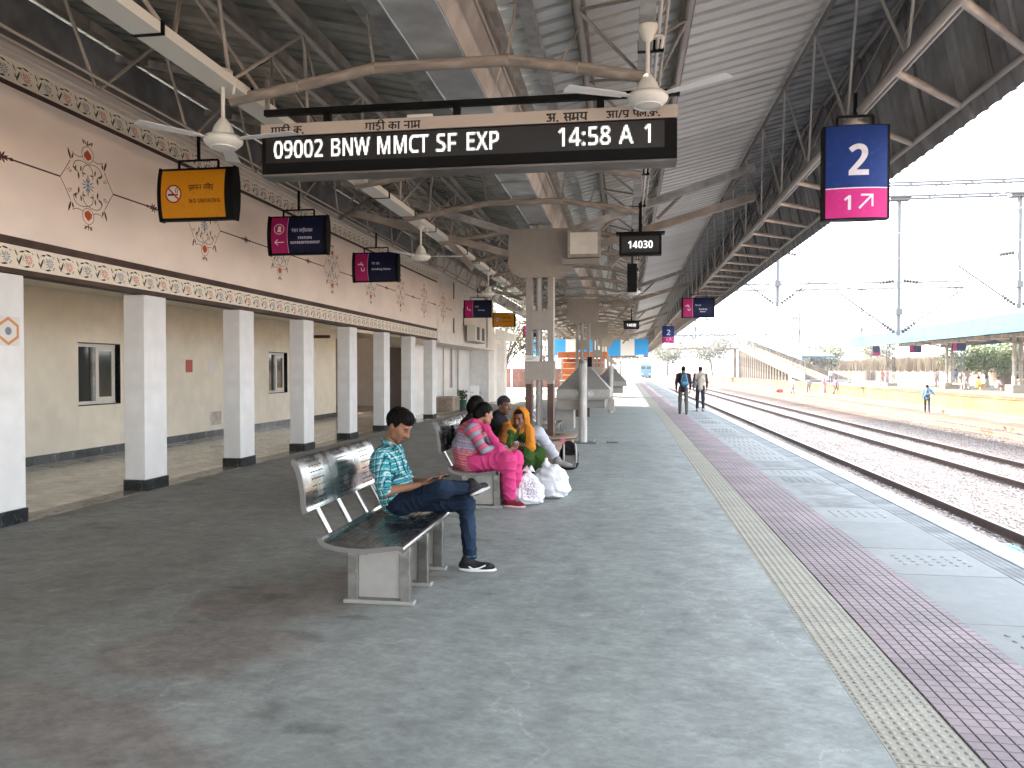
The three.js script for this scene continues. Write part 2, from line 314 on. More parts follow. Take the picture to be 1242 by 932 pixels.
{
  const sh = new THREE.Shape(); // flat-bottomed rail section
  [[-0.07, 0], [0.07, 0], [0.07, 0.014], [0.02, 0.03], [0.011, 0.05], [0.011, 0.12], [0.034, 0.132], [0.034, 0.165], [0.028, 0.172], [-0.028, 0.172], [-0.034, 0.165], [-0.034, 0.132], [-0.011, 0.12], [-0.011, 0.05], [-0.02, 0.03], [-0.07, 0.014]].forEach(([x, y], i) => i ? sh.lineTo(x, y) : sh.moveTo(x, y));
  const railG = (L) => new THREE.ExtrudeGeometry(sh, { depth: L, bevelEnabled: false, steps: 1 });
  const rust = [mat([0.075, 0.045, 0.035], { rough: 0.6, rep: 4 }), mat([0.09, 0.052, 0.038], { rough: 0.6, rep: 4 }), mat([0.2, 0.115, 0.07], { rough: 0.8, rep: 4 }), mat([0.2, 0.115, 0.07], { rough: 0.8, rep: 4 })];
  const shine = new THREE.MeshPhysicalMaterial({ color: 0x8a8480, metalness: 1, roughness: 0.3 });
  const slM = [mat([0.4, 0.37, 0.34], { rough: 0.9, rep: 1.2 }), mat([0.35, 0.32, 0.3], { rough: 0.9, rep: 1.2 })];
  const slG = merge([bevelBox(2.6, 0.2, 0.24, 0.03), boxG(0.2, 0.03, 0.14).clone().translate(-0.84, 0.11, 0), boxG(0.2, 0.03, 0.14).clone().translate(0.84, 0.11, 0)]);
  const L = 290, rg = railG(L);
  [['dark running railway track beside the near platform edge', 4.86, 5, 100], ['second railway track out from the near platform', 9.25, 8, 110], ['rusty railway track third from the near platform', 15.05, 18, 110], ['rusty railway track along the foot of the yellow platform wall', 19.6, 26, 118]].forEach(([label, x, d0, d1], k) => {
    const t = thing('railway_track', label, 'railway track', [x, -0.972, 0], 0, null, 'structure');
    for (const s of [-1, 1]) {
      mesh('rail', rg, rust[k], t, [s * 0.86, 0, -L + 15]);
      mesh('rail_head', boxG(0.05, 0.003, L), k < 2 ? shine : rust[k], t, [s * 0.86, 0.1735, -L / 2 + 15]);
    }
    for (let d = d0; d < d1; d += 0.65) mesh('sleeper', slG, slM[Math.floor(rnd() * 2)], t, [rr(-0.03, 0.03), -0.1 + 0.0, -d], [0, rr(-0.01, 0.01), 0]);
  });
}
// far platform
const farFloorM = mat([0.14, 0.115, 0.09], { rough: 0.85, rep: 0.15 });
{
  const fp = structure('far_platform');
  block('platform_top', 22.4, 37.5, -1.2, -0.005, 25, 300, farFloorM, fp);
  block('retaining_wall', 22.28, 22.4, -1.35, -0.16, 25, 300, mat([0.2, 0.125, 0.04], { rough: 0.9, rep: 0.12 }), fp);
  block('coping', 22.22, 22.75, -0.16, 0.005, 25, 300, mat([0.12, 0.065, 0.035], { rough: 0.9, rep: 0.2 }), fp);
}
// ---------- platform canopy (butterfly roof on central columns) ----------
const VX = -1.5, roofY = (x) => 4.6 + 0.225 * Math.abs(x - VX);
const CAN_END = 111;
const canopy = thing('platform_canopy', 'long steel butterfly canopy with corrugated sheets and tubular trusses over the near platform', 'canopy', [0, 0, 0]);
{
  const corr = (L, pitch, w = 1.0, h = 0.07) => {   // corrugated sheet: length L along +x, w along +z, ribs point down
    const p = [], n = Math.round(w / pitch), prof = [];
    for (let k = 0; k < n; k++) for (const [t, y] of [[0, 0], [0.62, 0], [0.70, h], [0.9, h], [0.98, 0]]) prof.push([(k + t) * pitch, y]);
    prof.push([w + 0.07, 0.006]);
    const uv = [];
    for (let i = 0; i < prof.length - 1; i++) {
      const [z0, y0] = prof[i], [z1, y1] = prof[i + 1];
      p.push(0, y0, z0, L, y0, z0, L, y1, z1, 0, y0, z0, L, y1, z1, 0, y1, z1);
      uv.push(0, z0, L, z0, L, z1, 0, z0, L, z1, 0, z1);
    }
    const g = new THREE.BufferGeometry(); g.setAttribute('position', new THREE.Float32BufferAttribute(p, 3)); g.setAttribute('uv', new THREE.Float32BufferAttribute(uv, 2)); g.computeVertexNormals(); return g;
  };
  const x0r = -1.2, x1r = 2.1, x2r = 2.87, x0l = -1.8, x1l = -6.95;
  const aR = Math.atan(0.225), gR = corr(Math.hypot(x1r - x0r, roofY(x1r) - roofY(x0r)), 0.25), gL = corr(Math.hypot(x1l - x0l, roofY(x1l) - roofY(x0l)), 0.25);
  const gE = corr(Math.hypot(x2r - x1r, roofY(x2r) - roofY(x1r)), 0.25);
  const vT = [2.84, 5.56], vB = [3.2, 3.95], gV = corr(Math.hypot(vB[0] - vT[0], vB[1] - vT[1]), 0.25, 1.0, 0.03);
  const gW = corr(0.61, 0.25, 1.0, 0.03);
  const aV = Math.atan2(vB[1] - vT[1], vB[0] - vT[0]);
  for (let d = -13; d < CAN_END; d++) {
    const j = () => rr(-0.004, 0.004), mS = rnd() < 0.5 ? M.sheet : M.sheetB;
    mesh('roof_sheet', gR, mS, canopy, [x0r, roofY(x0r) + j(), -d - 1], [j() * 0.5, 0, aR]);
    mesh('roof_sheet', gE, M.valance, canopy, [x1r, roofY(x1r) + j() - 0.012, -d - 1], [j() * 0.5, 0, aR]);
    const l = mesh('roof_sheet', gL, rnd() < 0.5 ? M.sheetShaded : M.sheetShadedB, canopy, [x0l, roofY(x0l) + j(), -d]); l.rotation.set(0, Math.PI, aR, 'YXZ');  // slope turned from the light gets the darker, shade-coloured sheets
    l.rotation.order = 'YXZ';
    mesh('valance_sheet', gV, M.valance, canopy, [vT[0], vT[1], -d - 1], [0, 0, aV]);
    if (d > 35) { const w = mesh('valance_sheet', gW, M.valance, canopy, [-6.93, 5.8, -d], [0, 0, 0]); w.rotation.order = 'YXZ'; w.rotation.set(0, Math.PI, Math.atan2(-0.6, 0.12)); }
  }
  // valley gutter: box with a flat bottom and sloping sides, in lengths
  const gs = new THREE.Shape(); gs.moveTo(-0.2, 0); gs.lineTo(0.2, 0); gs.lineTo(0.2, 0.015); gs.lineTo(-0.2, 0.015);
  for (let d = -8; d < CAN_END; d += 3.05) {
    const L = 3.04;
    block('gutter_bottom', VX - 0.19, VX + 0.19, 4.14, 4.16, d, d + L, M.gutter, canopy);
    for (const s of [-1, 1]) beamS('gutter_side', [VX + s * 0.2, 4.14], [VX + s * 0.36, 4.64], 0.012, d, d + L, s > 0 ? M.gutterSide : M.gutter);
    block('gutter_strap', VX - 0.2, VX + 0.2, 4.125, 4.138, d - 0.03, d + 0.03, M.tube, canopy);
  }
  function beamS(name, a, b, t, d0, d1, m) { // plate standing between two points of the cross-section
    const L = Math.hypot(b[0] - a[0], b[1] - a[1]); const o = mesh(name, boxG(L, t, d1 - d0), m, canopy, [(a[0] + b[0]) / 2, (a[1] + b[1]) / 2, -(d0 + d1) / 2]); o.rotation.z = Math.atan2(b[1] - a[1], b[0] - a[0]); return o;
  }
  for (let d = -13; d < CAN_END; d += 6.2) { block('added_edge_cap', 2.55, 2.97, 5.66, 5.672, d, d + 6.19, M.valance, canopy); block('added_edge_cap', 2.955, 2.968, 5.2, 5.659, d, d + 6.19, M.valance, canopy); }  // added, unseen: caps the roof edge to stop a light leak
  // purlins running along the platform
  const segs = [[-4, 8], [8, 20], [20, 32], [32, 56], [56, 80], [80, CAN_END]];
  const along = (name, x, y, w, h, m, p = canopy) => { for (const [a, b] of segs) block(name, x - w / 2, x + w / 2, y - h, y, a, b - 0.01, m, p); };
  for (const [x, m] of [[-6.1, M.purlin], [-3.72, M.purlin], [-3.0, M.purlin], [-0.42, M.purlin], [0.55, M.purlin], [-2.2, M.tubeGrey], [-0.85, M.tubeGrey]]) along('purlin', x, roofY(x) - 0.05, 0.11, 0.11, m);
  along('purlin', -5.0, roofY(-5.0) - 0.06, 0.12, 0.12, M.purlinRust);
  along('gutter_channel', -1.98, 4.56, 0.16, 0.09, M.tubeGrey); along('gutter_channel', -1.06, 4.5, 0.06, 0.06, M.tube);
  // a truss: bottom chord, one or two top chords and zigzag bars
  const truss = (name, bx, by, tops, pitch, d0, d1, r, m, chordR, mc, single = false, ms = [m, m]) => {
    const t = sub(name, canopy);
    for (const [a, b] of segs) {
      const A = Math.max(a, d0), B = Math.min(b, d1); if (B <= A) continue;
      bar('bottom_chord', [bx, by, -A], [bx, by, -B], chordR, mc, t, 10);
      for (const [tx, ty] of tops) bar('top_chord', [tx, ty, -A], [tx, ty, -B], chordR * 0.85, mc, t, 8);
    }
    tops.forEach(([tx, ty], s) => {
      let n = 0;
      for (let d = d0 + s * pitch / 2; d < Math.min(d1, 60) && n < 75; d += pitch, n++) {
        bar('web_bar', [bx, by, -d], [tx, ty, -(d + (single ? 1.17 : pitch / 2))], r, ms[s], t, 6);
        if (!single) bar('web_bar', [tx, ty, -(d + pitch / 2)], [bx, by, -(d + pitch)], r, ms[s], t, 6);
      }
      const far = [];
      for (let d = Math.max(d0, 60); d < d1; d += pitch) for (const [a, b] of [[[bx, by, -d], [tx, ty, -(d + pitch / 2)]], [[tx, ty, -(d + pitch / 2)], [bx, by, -(d + pitch)]]]) {
        const A = V(...a), B = V(...b), L = A.distanceTo(B), g = cylG(r, 1, 4).clone(); g.scale(1, L, 1); g.applyQuaternion(new THREE.Quaternion().setFromUnitVectors(UP, B.clone().sub(A).normalize())); const c = A.add(B).multiplyScalar(0.5); far.push(g.translate(c.x, c.y, c.z));
      }
      if (far.length) { const o = mesh('far_web', merge(far), m, t); o.userData.kind = 'stuff'; }
    });
    return t;
  };
  truss('truss', -3.3, 4.02, [[-3.72, roofY(-3.72) - 0.2], [-3.0, roofY(-3.0) - 0.2]], 1.62, 0.4, CAN_END, 0.017, M.tube, 0.035, M.tube);
  truss('truss', 0.16, 4.34, [[-0.42, roofY(-0.42) - 0.2], [0.55, roofY(0.55) - 0.2]], 1.62, 0.9, CAN_END, 0.016, M.tube, 0.04, M.tube);
  truss('edge_truss', 2.17, 4.07, [[2.05, roofY(2.05) - 0.08], [2.74, roofY(2.74) - 0.2]], 1.66, 1.5, CAN_END, 0.014, M.darkTube, 0.034, M.darkTube, false, [M.tubeGrey, M.darkTube]);
  truss('wall_truss', -5.2, 4.36, [[-5.02, roofY(-5.0) - 0.2]], 1.62, 0.5, CAN_END, 0.018, M.tube, 0.035, M.tube);
  truss('valance_lacing', 2.17, 4.05, [[3.14, 4.12]], 1.25, 1.75, CAN_END, 0.034, M.tube, 0.036, M.tube, true);
  // valance hangers
  for (let d = 2.8; d < 60; d += 1.45) bar('valance_hanger', [3.08, 4.12, -d], [2.8, 5.5, -d], 0.016, M.darkTube, canopy, 6);
  // arched ties
  const arches = [6.08, 9.1, 11.2]; for (let d = 15.8; d < 60; d += 2.45) arches.push(d);
  for (const d of arches) {
    const a = sub('arched_tie', canopy);
    const xs = [-3.3, -2.7, -2.05, -0.95, -0.4, 0.16], ys = [3.86, 3.95, 4.06, 4.06, 3.97, 3.86];
    for (let i = 0; i < 5; i++) { bar('tie_tube', [xs[i], ys[i], -d], [xs[i + 1], ys[i + 1], -d], 0.046, M.purlin, a, 12); if (i < 4) mesh('joint', cylG(0.05, 0.03, 12), M.purlin, a, [xs[i + 1], ys[i + 1], -d], [0, 0, Math.PI / 2 - 0.1]); }
    bar('hanger', [-0.95, 4.08, -d], [-0.88, 4.5, -d], 0.012, M.tube, a, 6); bar('hanger', [-2.05, 4.08, -d], [-2.1, 4.5, -d], 0.012, M.tube, a, 6);
    bar('stay', [-2.55, 3.98, -d], [-3.0, roofY(-3) - 0.2, -d - 0.8], 0.011, M.tube, a, 6);
    bar('stay', [-0.55, 3.98, -d], [-0.42, roofY(-0.42) - 0.2, -d - 0.8], 0.011, M.tube, a, 6);
    for (const s of [[-6.5, -5.05]]) beam('rafter', [s[0], roofY(s[0]) - 0.12, -d], [s[1], roofY(s[1]) - 0.12, -d], 0.05, 0.09, M.tubeGrey, a);
  }
  // light and cable trunking under the two inner trusses
  const tk = sub('lighting_trunk', canopy);
  for (let d = 1.1, k = 0; d < 60; d += 1.26, k++) {
        block('trunk_length', -3.34, -3.13, 3.885, 3.96, d, d + 1.22, M.cream, tk);
    block('trunk_clip', -3.35, -3.12, 3.88, 3.97, d + 1.222, d + 1.256, M.black, tk);
  }
  for (let d = 1; d < 60; d += 2) {
    block('duct_length', 0.085, 0.2, 4.2, 4.28, d, d + 1.97, M.tubeGrey, tk);
    block('trunk_clip', 0.08, 0.29, 4.19, 4.285, d + 1.4, d + 1.43, M.black, tk);
  }
  bar('conduit', [0.235, 4.22, -1], [0.235, 4.22, -60], 0.016, M.pipe, tk); bar('conduit', [0.285, 4.23, -1], [0.285, 4.23, -60], 0.014, M.tube, tk);
  bar('conduit', [2.3, 4.12, -1], [2.3, 4.12, -90], 0.018, M.tubeGrey, tk); bar('conduit', [-5.1, 4.44, -1], [-5.1, 4.44, -60], 0.015, M.tube, tk);
  bar('conduit', [-1.1, 4.3, -1], [-1.1, 4.3, -60], 0.018, M.purlin, tk);
  // main frames on the central columns
  const gus = new THREE.Shape(); [[-0.54, 0.16], [-0.54, 0.84], [0.54, 0.84], [0.54, 0.16], [0.34, 0], [-0.34, 0]].forEach(([x, y], i) => i ? gus.lineTo(x, y) : gus.moveTo(x, y));
  const gusG = new THREE.ExtrudeGeometry(gus, { depth: 0.016, bevelEnabled: false });
  const boltG = new THREE.CylinderGeometry(0.016, 0.016, 0.03, 6).rotateX(Math.PI / 2);
  for (let k = 0; k < 8; k++) {
    const d = 13.4 + 13.1 * k, x = VX;
    const c = sub('column', canopy), hi = k === 0;
    for (const s of [-1, 1]) {
      block('channel', x + s * 0.19 - 0.05, x + s * 0.19 + 0.05, 1.36, 3.98, d - 0.14, d + 0.14, M.column, c);
      block('painted_foot', x + s * 0.19 - 0.052, x + s * 0.19 + 0.052, 0, 1.358, d - 0.142, d + 0.142, M.brown, c);
    }
    for (const z of [-0.15, 0.15]) {
      mesh('gusset_plate', gusG, M.column, c, [x, 3.2, -(d + z) - 0.008]);
      block('batten_plate', x - 0.15, x + 0.15, 2.3, 2.62, d + z - 0.006, d + z + 0.006, M.column, c);
      block('joint_plate', x - 0.26, x + 0.26, 1.42, 1.76, d + z - 0.01, d + z + 0.01, M.column, c);
      if (hi) for (let i = 0; i < 10; i++) mesh('bolt', boltG, M.tube, c, i < 6 ? [x + [-0.22, 0.22][i % 2], 1.48 + Math.floor(i / 2) * 0.11, -(d + z)] : [x + [-0.46, -0.4, 0.4, 0.46][i - 6], 3.28, -(d + z)]);
      block('foot_tie', x - 0.14, x + 0.14, 0.25, 0.55, d + z - 0.012, d + z + 0.012, M.brown, c);
    }
    bar('downpipe', [x - 0.02, 0.05, -d], [x - 0.02, 4.14, -d], 0.055, M.pipe, c, 12);
    for (const y of [0.6, 1.2, 2.0, 2.9]) mesh('pipe_collar', cylG(0.064, 0.05, 12), M.pipe, c, [x - 0.02, y, -d]);
    const f = sub('main_frame', canopy);
    for (const s of [1, -1]) {
      const X = (q) => VX + s * (q - VX), xe = s > 0 ? 2.1 : X(2.1);
      beam('arm', [X(-1.0), 3.62, -d], [xe, 4.5, -d], 0.15, 0.12, M.purlin, f);
      beam('arm', [X(-1.0), 4.0, -d], [xe, 5.0, -d], 0.15, 0.12, M.tubeGrey, f);
      for (const q of [0, 0.5, 1]) { const qx = -0.6 + q * 2.2; bar('arm_brace', [X(qx), 3.75 + 0.29 * (qx + 1), -d], [X(qx + 0.5), 4.02 + 0.32 * (qx + 1.5), -d], 0.03, M.purlin, f); }
      beam('arm', [X(-0.3), 3.4, -d], [X(0.25), 4.0, -d], 0.1, 0.1, M.purlin, f);
      if (s < 0) bar('knee_brace', [X(1.0), roofY(1.0) - 0.2, -d + 0.2], [xe, 4.3, -d + 0.2], 0.03, M.darkTube, f);
    }
    if (d < 60) bar('tie_tube', [-3.3, 3.86, -d], [VX - 0.5, 4.03, -d], 0.046, M.purlin, f, 10), bar('tie_tube', [0.16, 3.86, -d], [VX + 0.5, 4.03, -d], 0.046, M.purlin, f, 10);
  }
  // loose cabling and thin stays in the roof space
  const cb = sub('cable_run', canopy);
  for (let i = 0; i < 20; i++) { const d = 5 + i * 2.1 + rr(-0.4, 0.4), x = rr(-5.4, -3.6); mesh('cable', tubeG([[x, roofY(x) - 0.12, -d], [x + rr(0.2, 0.5), roofY(x) - rr(0.35, 0.6), -d - rr(0.3, 0.9)], [x + rr(0.6, 1.2), roofY(x) - 0.15, -d - rr(0.8, 1.6)]], 0.006, 12, 5), M.blackMatt, cb); }
  // striped gable fascia at the far end
  const fs = sub('end_fascia', canopy);
  for (let x = -8.2, k = 0; x < 1.7; x += 1.1, k++) block('fascia_panel', x, x + 1.095, 2.72 + 0.02 * Math.abs(x + 3), 4.08, 62.2, 62.26, k % 2 ? M.white : mat([0.03, 0.33, 0.75], { grime: 0, rough: 0.5 }), fs);
  block('fascia_rail', -8.2, 1.7, 2.62, 2.7, 62.2, 62.3, M.darkTube, fs);
}
// ---------- station building with arcade ----------
const BX = -6.26, BACK = -9.8;
const cv = (w, h) => { const c = document.createElement('canvas'); c.width = w; c.height = h; return [c, c.getContext('2d')]; };
const ctex = (c) => { const t = new THREE.CanvasTexture(c); t.colorSpace = THREE.SRGBColorSpace; t.wrapS = t.wrapT = THREE.RepeatWrapping; t.magFilter = THREE.LinearFilter; return t; };
const leaf = (x, cx, cy, a, l, w, col) => { x.save(); x.translate(cx, cy); x.rotate(a); x.fillStyle = col; x.beginPath(); x.moveTo(0, 0); x.quadraticCurveTo(l / 2, -w, l, 0); x.quadraticCurveTo(l / 2, w, 0, 0); x.fill(); x.restore(); };
function plaster(x, w, h, rgb, n, s) { const id = x.getImageData(0, 0, w, h), d = id.data; for (let j = 0; j < h; j++) for (let i = 0; i < w; i++) { const k = 1 + n * (fbm(i / w, j / h, 4, 5, s) - 0.5) + 0.02 * (hash(i, j, s) - 0.5), o = (j * w + i) * 4; d[o] = rgb[0] * k; d[o + 1] = rgb[1] * k; d[o + 2] = rgb[2] * k; d[o + 3] = 255; } x.putImageData(id, 0, 0); }
// frieze: red and blue blossoms with leaves, 0.60 m by 0.24 m
function friezeTex() {
  const W = 640, H = 256, [c, x] = cv(W, H); plaster(x, W, H, [232, 222, 206], 0.1, 131);
  const g = '#3c4a2c', blossom = (cx, cy, r, col, n) => { for (let i = 0; i < n; i++) leaf(x, cx + Math.cos(i * 6.283 / n) * r * 0.25, cy + Math.sin(i * 6.283 / n) * r * 0.25, i * 6.283 / n, r, r * 0.2, col); };
  for (let k = 0; k < 2; k++) {
    const o = k * 320;
    x.strokeStyle = 'rgba(110,110,90,.6)'; x.lineWidth = 4; x.beginPath(); x.arc(o + 150, 128, 92, 0.5, 4.3); x.stroke();
    leaf(x, o + 70, 212, -1.15, 135, 26, '#2a331f'); leaf(x, o + 92, 205, -2.2, 85, 20, '#333d25'); leaf(x, o + 90, 62, -0.2, 74, 20, '#262f1c'); leaf(x, o + 160, 34, 0.15, 95, 21, '#2c3620'); leaf(x, o + 150, 222, -0.12, 95, 21, '#2c3620'); leaf(x, o + 20, 40, 1.1, 80, 18, '#333d25'); leaf(x, o + 160, 70, 1.2, 70, 10, '#7d7a62'); leaf(x, o + 132, 90, 1.35, 70, 9, '#8b866a');
    blossom(o + 222, 138, 54, k ? '#66788e' : '#c4654a', 11); x.fillStyle = k ? '#9fb0c0' : '#e2a890'; x.beginPath(); x.arc(o + 218, 138, 10, 0, 7); x.fill();
    leaf(x, o + 265, 215, -0.9, 60, 11, g); leaf(x, o + 262, 48, 0.6, 40, 10, g);
  }
  return ctex(c);
}
// one bay of the upper wall: medallion and connecting stem, 2.52 m by 1.54 m
function bayTex() {
  const W = 1260, H = 770, S = 500, [c, x] = cv(W, H); plaster(x, W, H, [236, 223, 212], 0.1, 141);
  x.save(); x.translate(0, H * 0.49 * 0.3); x.scale(1, 0.7); const cx = W / 2, cy = H * 0.49, dk = '#3a211b', gr = '#45432e', line = '#5b3c32';
  x.strokeStyle = dk; x.lineWidth = 12; x.beginPath(); x.moveTo(0, cy); x.lineTo(cx - 225, cy); x.moveTo(cx + 225, cy); x.lineTo(W, cy); x.stroke();
  for (const e of [0, W]) { for (let i = 0; i < 8; i++) leaf(x, e, cy, i * 0.785 + 0.39, 46, 12, i % 2 ? '#4a2a20' : dk); for (const s of [-1, 1]) { x.fillStyle = dk; x.beginPath(); x.arc(e + s * 62, cy, 13, 0, 7); x.fill(); } }
  x.lineWidth = 5; x.strokeStyle = line;
  x.beginPath(); for (const s of [-1, 1]) { x.moveTo(cx + s * 225, cy); x.quadraticCurveTo(cx + s * 190, cy - 60, cx + s * 145, cy - 160); x.moveTo(cx + s * 225, cy); x.quadraticCurveTo(cx + s * 190, cy + 60, cx + s * 145, cy + 160); } x.stroke();
  for (const t of [-1, 1]) for (const s of [-1, 1]) {
    leaf(x, cx + s * 140, cy + t * 165, t * 1.57 - s * t * 0.25, 95, 16, dk); leaf(x, cx + s * 132, cy + t * 175, t * (1.57 + s * 0.2), 50, 14, '#4a2a20');
    x.lineWidth = 5; x.strokeStyle = gr; x.beginPath(); x.moveTo(cx, cy + t * 172); x.bezierCurveTo(cx + s * 120, cy + t * 230, cx + s * 150, cy + t * 90, cx + s * 82, cy + t * 88); x.stroke();
    x.beginPath(); x.moveTo(cx + s * 4, cy + t * 170); x.quadraticCurveTo(cx + s * 55, cy + t * 150, cx + s * 40, cy + t * 60); x.stroke();
    leaf(x, cx + s * 80, cy + t * 90, -t * 1.5, 60, 15, gr); leaf(x, cx + s * 86, cy + t * 95, s > 0 ? t * 0.5 : Math.PI - t * 0.5, 48, 13, gr); leaf(x, cx + s * 60, cy + t * 96, t * 1.5, 52, 13, gr); leaf(x, cx + s * 110, cy + t * 92, t * 1.3, 48, 12, gr); leaf(x, cx + s * 52, cy + t * 90, s > 0 ? Math.PI : 0, 36, 12, gr);
    for (let i = 0; i < 5; i++) { x.fillStyle = i % 2 ? '#9a5a44' : '#6a4a38'; x.beginPath(); x.arc(cx + s * (140 + 12 * (i % 3)), cy + t * (70 + 12 * Math.floor(i / 2)), 5, 0, 7); x.fill(); }
    x.strokeStyle = line; x.lineWidth = 5; x.beginPath(); x.moveTo(cx + s * 45, cy + t * 225); x.quadraticCurveTo(cx + s * 90, cy + t * 200, cx + s * 130, cy + t * 235); x.stroke();
    leaf(x, cx, cy + t * 330, t * 1.57 + s * 0.75, 55, 10, dk); leaf(x, cx + s * 30, cy + t * 332, t * 1.57 + s * 0.3, 44, 9, dk);
  }
  for (const t of [-1, 1]) { x.fillStyle = '#b9502f'; x.beginPath(); x.moveTo(cx, cy + t * 205); x.lineTo(cx + 32, cy + t * 232); x.lineTo(cx + 30, cy + t * 262); x.lineTo(cx, cy + t * 296); x.lineTo(cx - 30, cy + t * 262); x.lineTo(cx - 32, cy + t * 232); x.fill(); x.strokeStyle = line; x.lineWidth = 4; x.beginPath(); x.ellipse(cx, cy + t * 256, 48, 66, 0, 0, 7); x.stroke(); leaf(x, cx, cy + t * 325, t * 1.57, 50, 9, dk); }
  for (let i = 0; i < 10; i++) { const a = i * 0.628, l = i % 5 === 0 ? 92 : 50; leaf(x, cx + Math.cos(a) * 14, cy + Math.sin(a) * 18, a + (i % 5 ? 0 : 0), 42, 10, '#65778f'); }
  leaf(x, cx, cy - 12, -1.57, 84, 11, '#6f8098'); leaf(x, cx, cy + 12, 1.57, 84, 11, '#6f8098'); x.fillStyle = '#93a5b8'; x.beginPath(); x.arc(cx, cy, 16, 0, 7); x.fill(); x.fillStyle = '#55667c'; x.beginPath(); x.arc(cx, cy, 7, 0, 7); x.fill(); x.restore();
  return ctex(c);
}
const building = thing('station_building', 'cream station building with white square pillars and painted floral friezes beside the platform', 'station building', [0, 0, 0]);
const marbT = tex(512, (u, v) => { const n = fbm(u, v, 5, 6, 151), w = Math.abs(fbm(u, v, 3, 5, 157) - 0.5), m = Math.abs(fbm(u, v, 7, 5, 163) - 0.5), k = 22 + 26 * n, ve = w < 0.012 ? 110 * (1 - w / 0.012) : 0, v2 = m < 0.008 ? 70 * (1 - m / 0.008) : 0; return [k + ve + v2, k + 4 + ve + v2, k + 6 + ve + v2]; });
const granite = new THREE.MeshPhysicalMaterial({ map: re(marbT, 1.3), roughness: 0.22 });
const windowGlass = new THREE.MeshPhysicalMaterial({ color: new THREE.Color(0.03, 0.035, 0.035), roughness: 0.06, metalness: 0, specularIntensity: 1 });
{
  const fT = friezeTex(), fM = (rx) => new THREE.MeshStandardMaterial({ map: re(fT, rx, 1), roughness: 0.8 });
  const panel = (name, x, y0, y1, d0, d1, m, p) => { const g = new THREE.PlaneGeometry(d1 - d0, y1 - y0); g.rotateY(Math.PI / 2); return mesh(name, g, m, p, [x, (y0 + y1) / 2, -(d0 + d1) / 2]); };
  const E0 = -10.8, E1 = 24.95;
  // upper wall
  block('upper_wall', BX - 0.3, BX - 0.006, 2.6, 4.95, E0, E1, M.wallTop, building);
  const bT = bayTex(), bM = new THREE.MeshStandardMaterial({ map: bT, roughness: 0.8, bumpMap: re(grainT, 6), bumpScale: 0.001 });
  for (let k = 0; k < 10; k++) { const d = 6.97 + 2.52 * (k - 2); panel('painted_wall_bay', BX - 0.002, 2.975, 4.52, d, d + 2.52, bM, building); }
  block('brown_band', BX - 0.2, BX + 0.012, 2.595, 2.65, E0, E1, M.bandBrown, building);
  block('brown_band', BX - 0.2, BX + 0.008, 2.89, 2.975, E0, E1, M.bandBrown, building);
  block('brown_band', BX - 0.2, BX + 0.008, 4.505, 4.555, E0, E1, M.bandBrown, building);
  panel('floral_frieze', BX + 0.002, 2.65, 2.89, 0.5, E1, fM((E1 - 0.5) / 0.6), building);
  panel('floral_frieze', BX + 0.002, 4.555, 4.79, 0.5, E1, fM((E1 - 0.5) / 0.6), building);
  block('wall_cornice', BX - 0.28, BX + 0.09, 4.8, 4.87, E0, E1, M.wallTop, building);
  block('wall_cornice', BX - 0.28, BX + 0.05, 4.875, 4.97, E0, E1, M.wallTop, building);
  block('end_trim', BX - 0.2, BX + 0.03, 2.6, 4.8, E1 + 0.002, E1 + 0.16, M.wallTop, building);
  // roof slab, parapet and corridor ceiling close the box
  block('roof_slab', -14, BX - 0.31, 4.75, 4.95, E0, E1, M.wallIn, building);
  block('parapet', -6.9, -6.6, 4.955, 5.72, E0, 36, M.valance, building);
  block('corridor_ceiling', BACK - 0.05, BX - 0.31, 3.0, 3.1, E0, 40, M.wallIn, building);
  block('lintel_back', BX - 0.3, BX - 0.28, 2.6, 3.0, E0, E1, M.wallIn, building);
  // pillars
  const trimT = (() => { const [c, x] = cv(64, 64); x.fillStyle = '#d9d4cc'; x.fillRect(0, 0, 64, 64); x.strokeStyle = '#c98a5a'; x.lineWidth = 6; x.beginPath(); x.moveTo(32, 4); x.lineTo(58, 20); x.lineTo(58, 44); x.lineTo(32, 60); x.lineTo(6, 44); x.lineTo(6, 20); x.closePath(); x.stroke(); x.fillStyle = '#7a8796'; x.beginPath(); x.arc(32, 32, 9, 0, 7); x.fill(); return ctex(c); })();
  for (let k = -4; k < 8; k++) {
    const d = 6.75 + 2.52 * k, p = sub('pillar', building, [0, 0, 0]);
    mesh('shaft', bevelBox(0.3, 2.44, 0.49, 0.012), M.pillar, p, [BX - 0.155, 0.15 + 1.22, -(d + 0.25)]);
    mesh('plinth', bevelBox(0.325, 0.15, 0.52, 0.006), granite, p, [BX - 0.155, 0.075, -(d + 0.25)]);
    if (k === 0) { const e = new THREE.PlaneGeometry(0.3, 0.3); e.rotateY(Math.PI / 2); mesh('painted_emblem', e, new THREE.MeshStandardMaterial({ map: trimT, roughness: 0.8 }), p, [BX - 0.003, 2.0, -(d + 0.28)]); }
  }
  // corridor back wall with openings cut as separate wall lengths
  const wins = [[12.58, 13.72], [20.05, 21.2]], WY = [0.96, 2.09];
  let d = E0;
  for (const [a, b] of wins) { block('back_wall', BACK - 0.25, BACK, 0.0, 3.0, d, a, M.wallIn, building); block('back_wall', BACK - 0.25, BACK, 0, WY[0], a, b, M.wallIn, building); block('back_wall', BACK - 0.25, BACK, WY[1], 3, a, b, M.wallIn, building); d = b; }
  block('back_wall', BACK - 0.25, BACK, 0, 3, d, 25, M.wallIn, building);
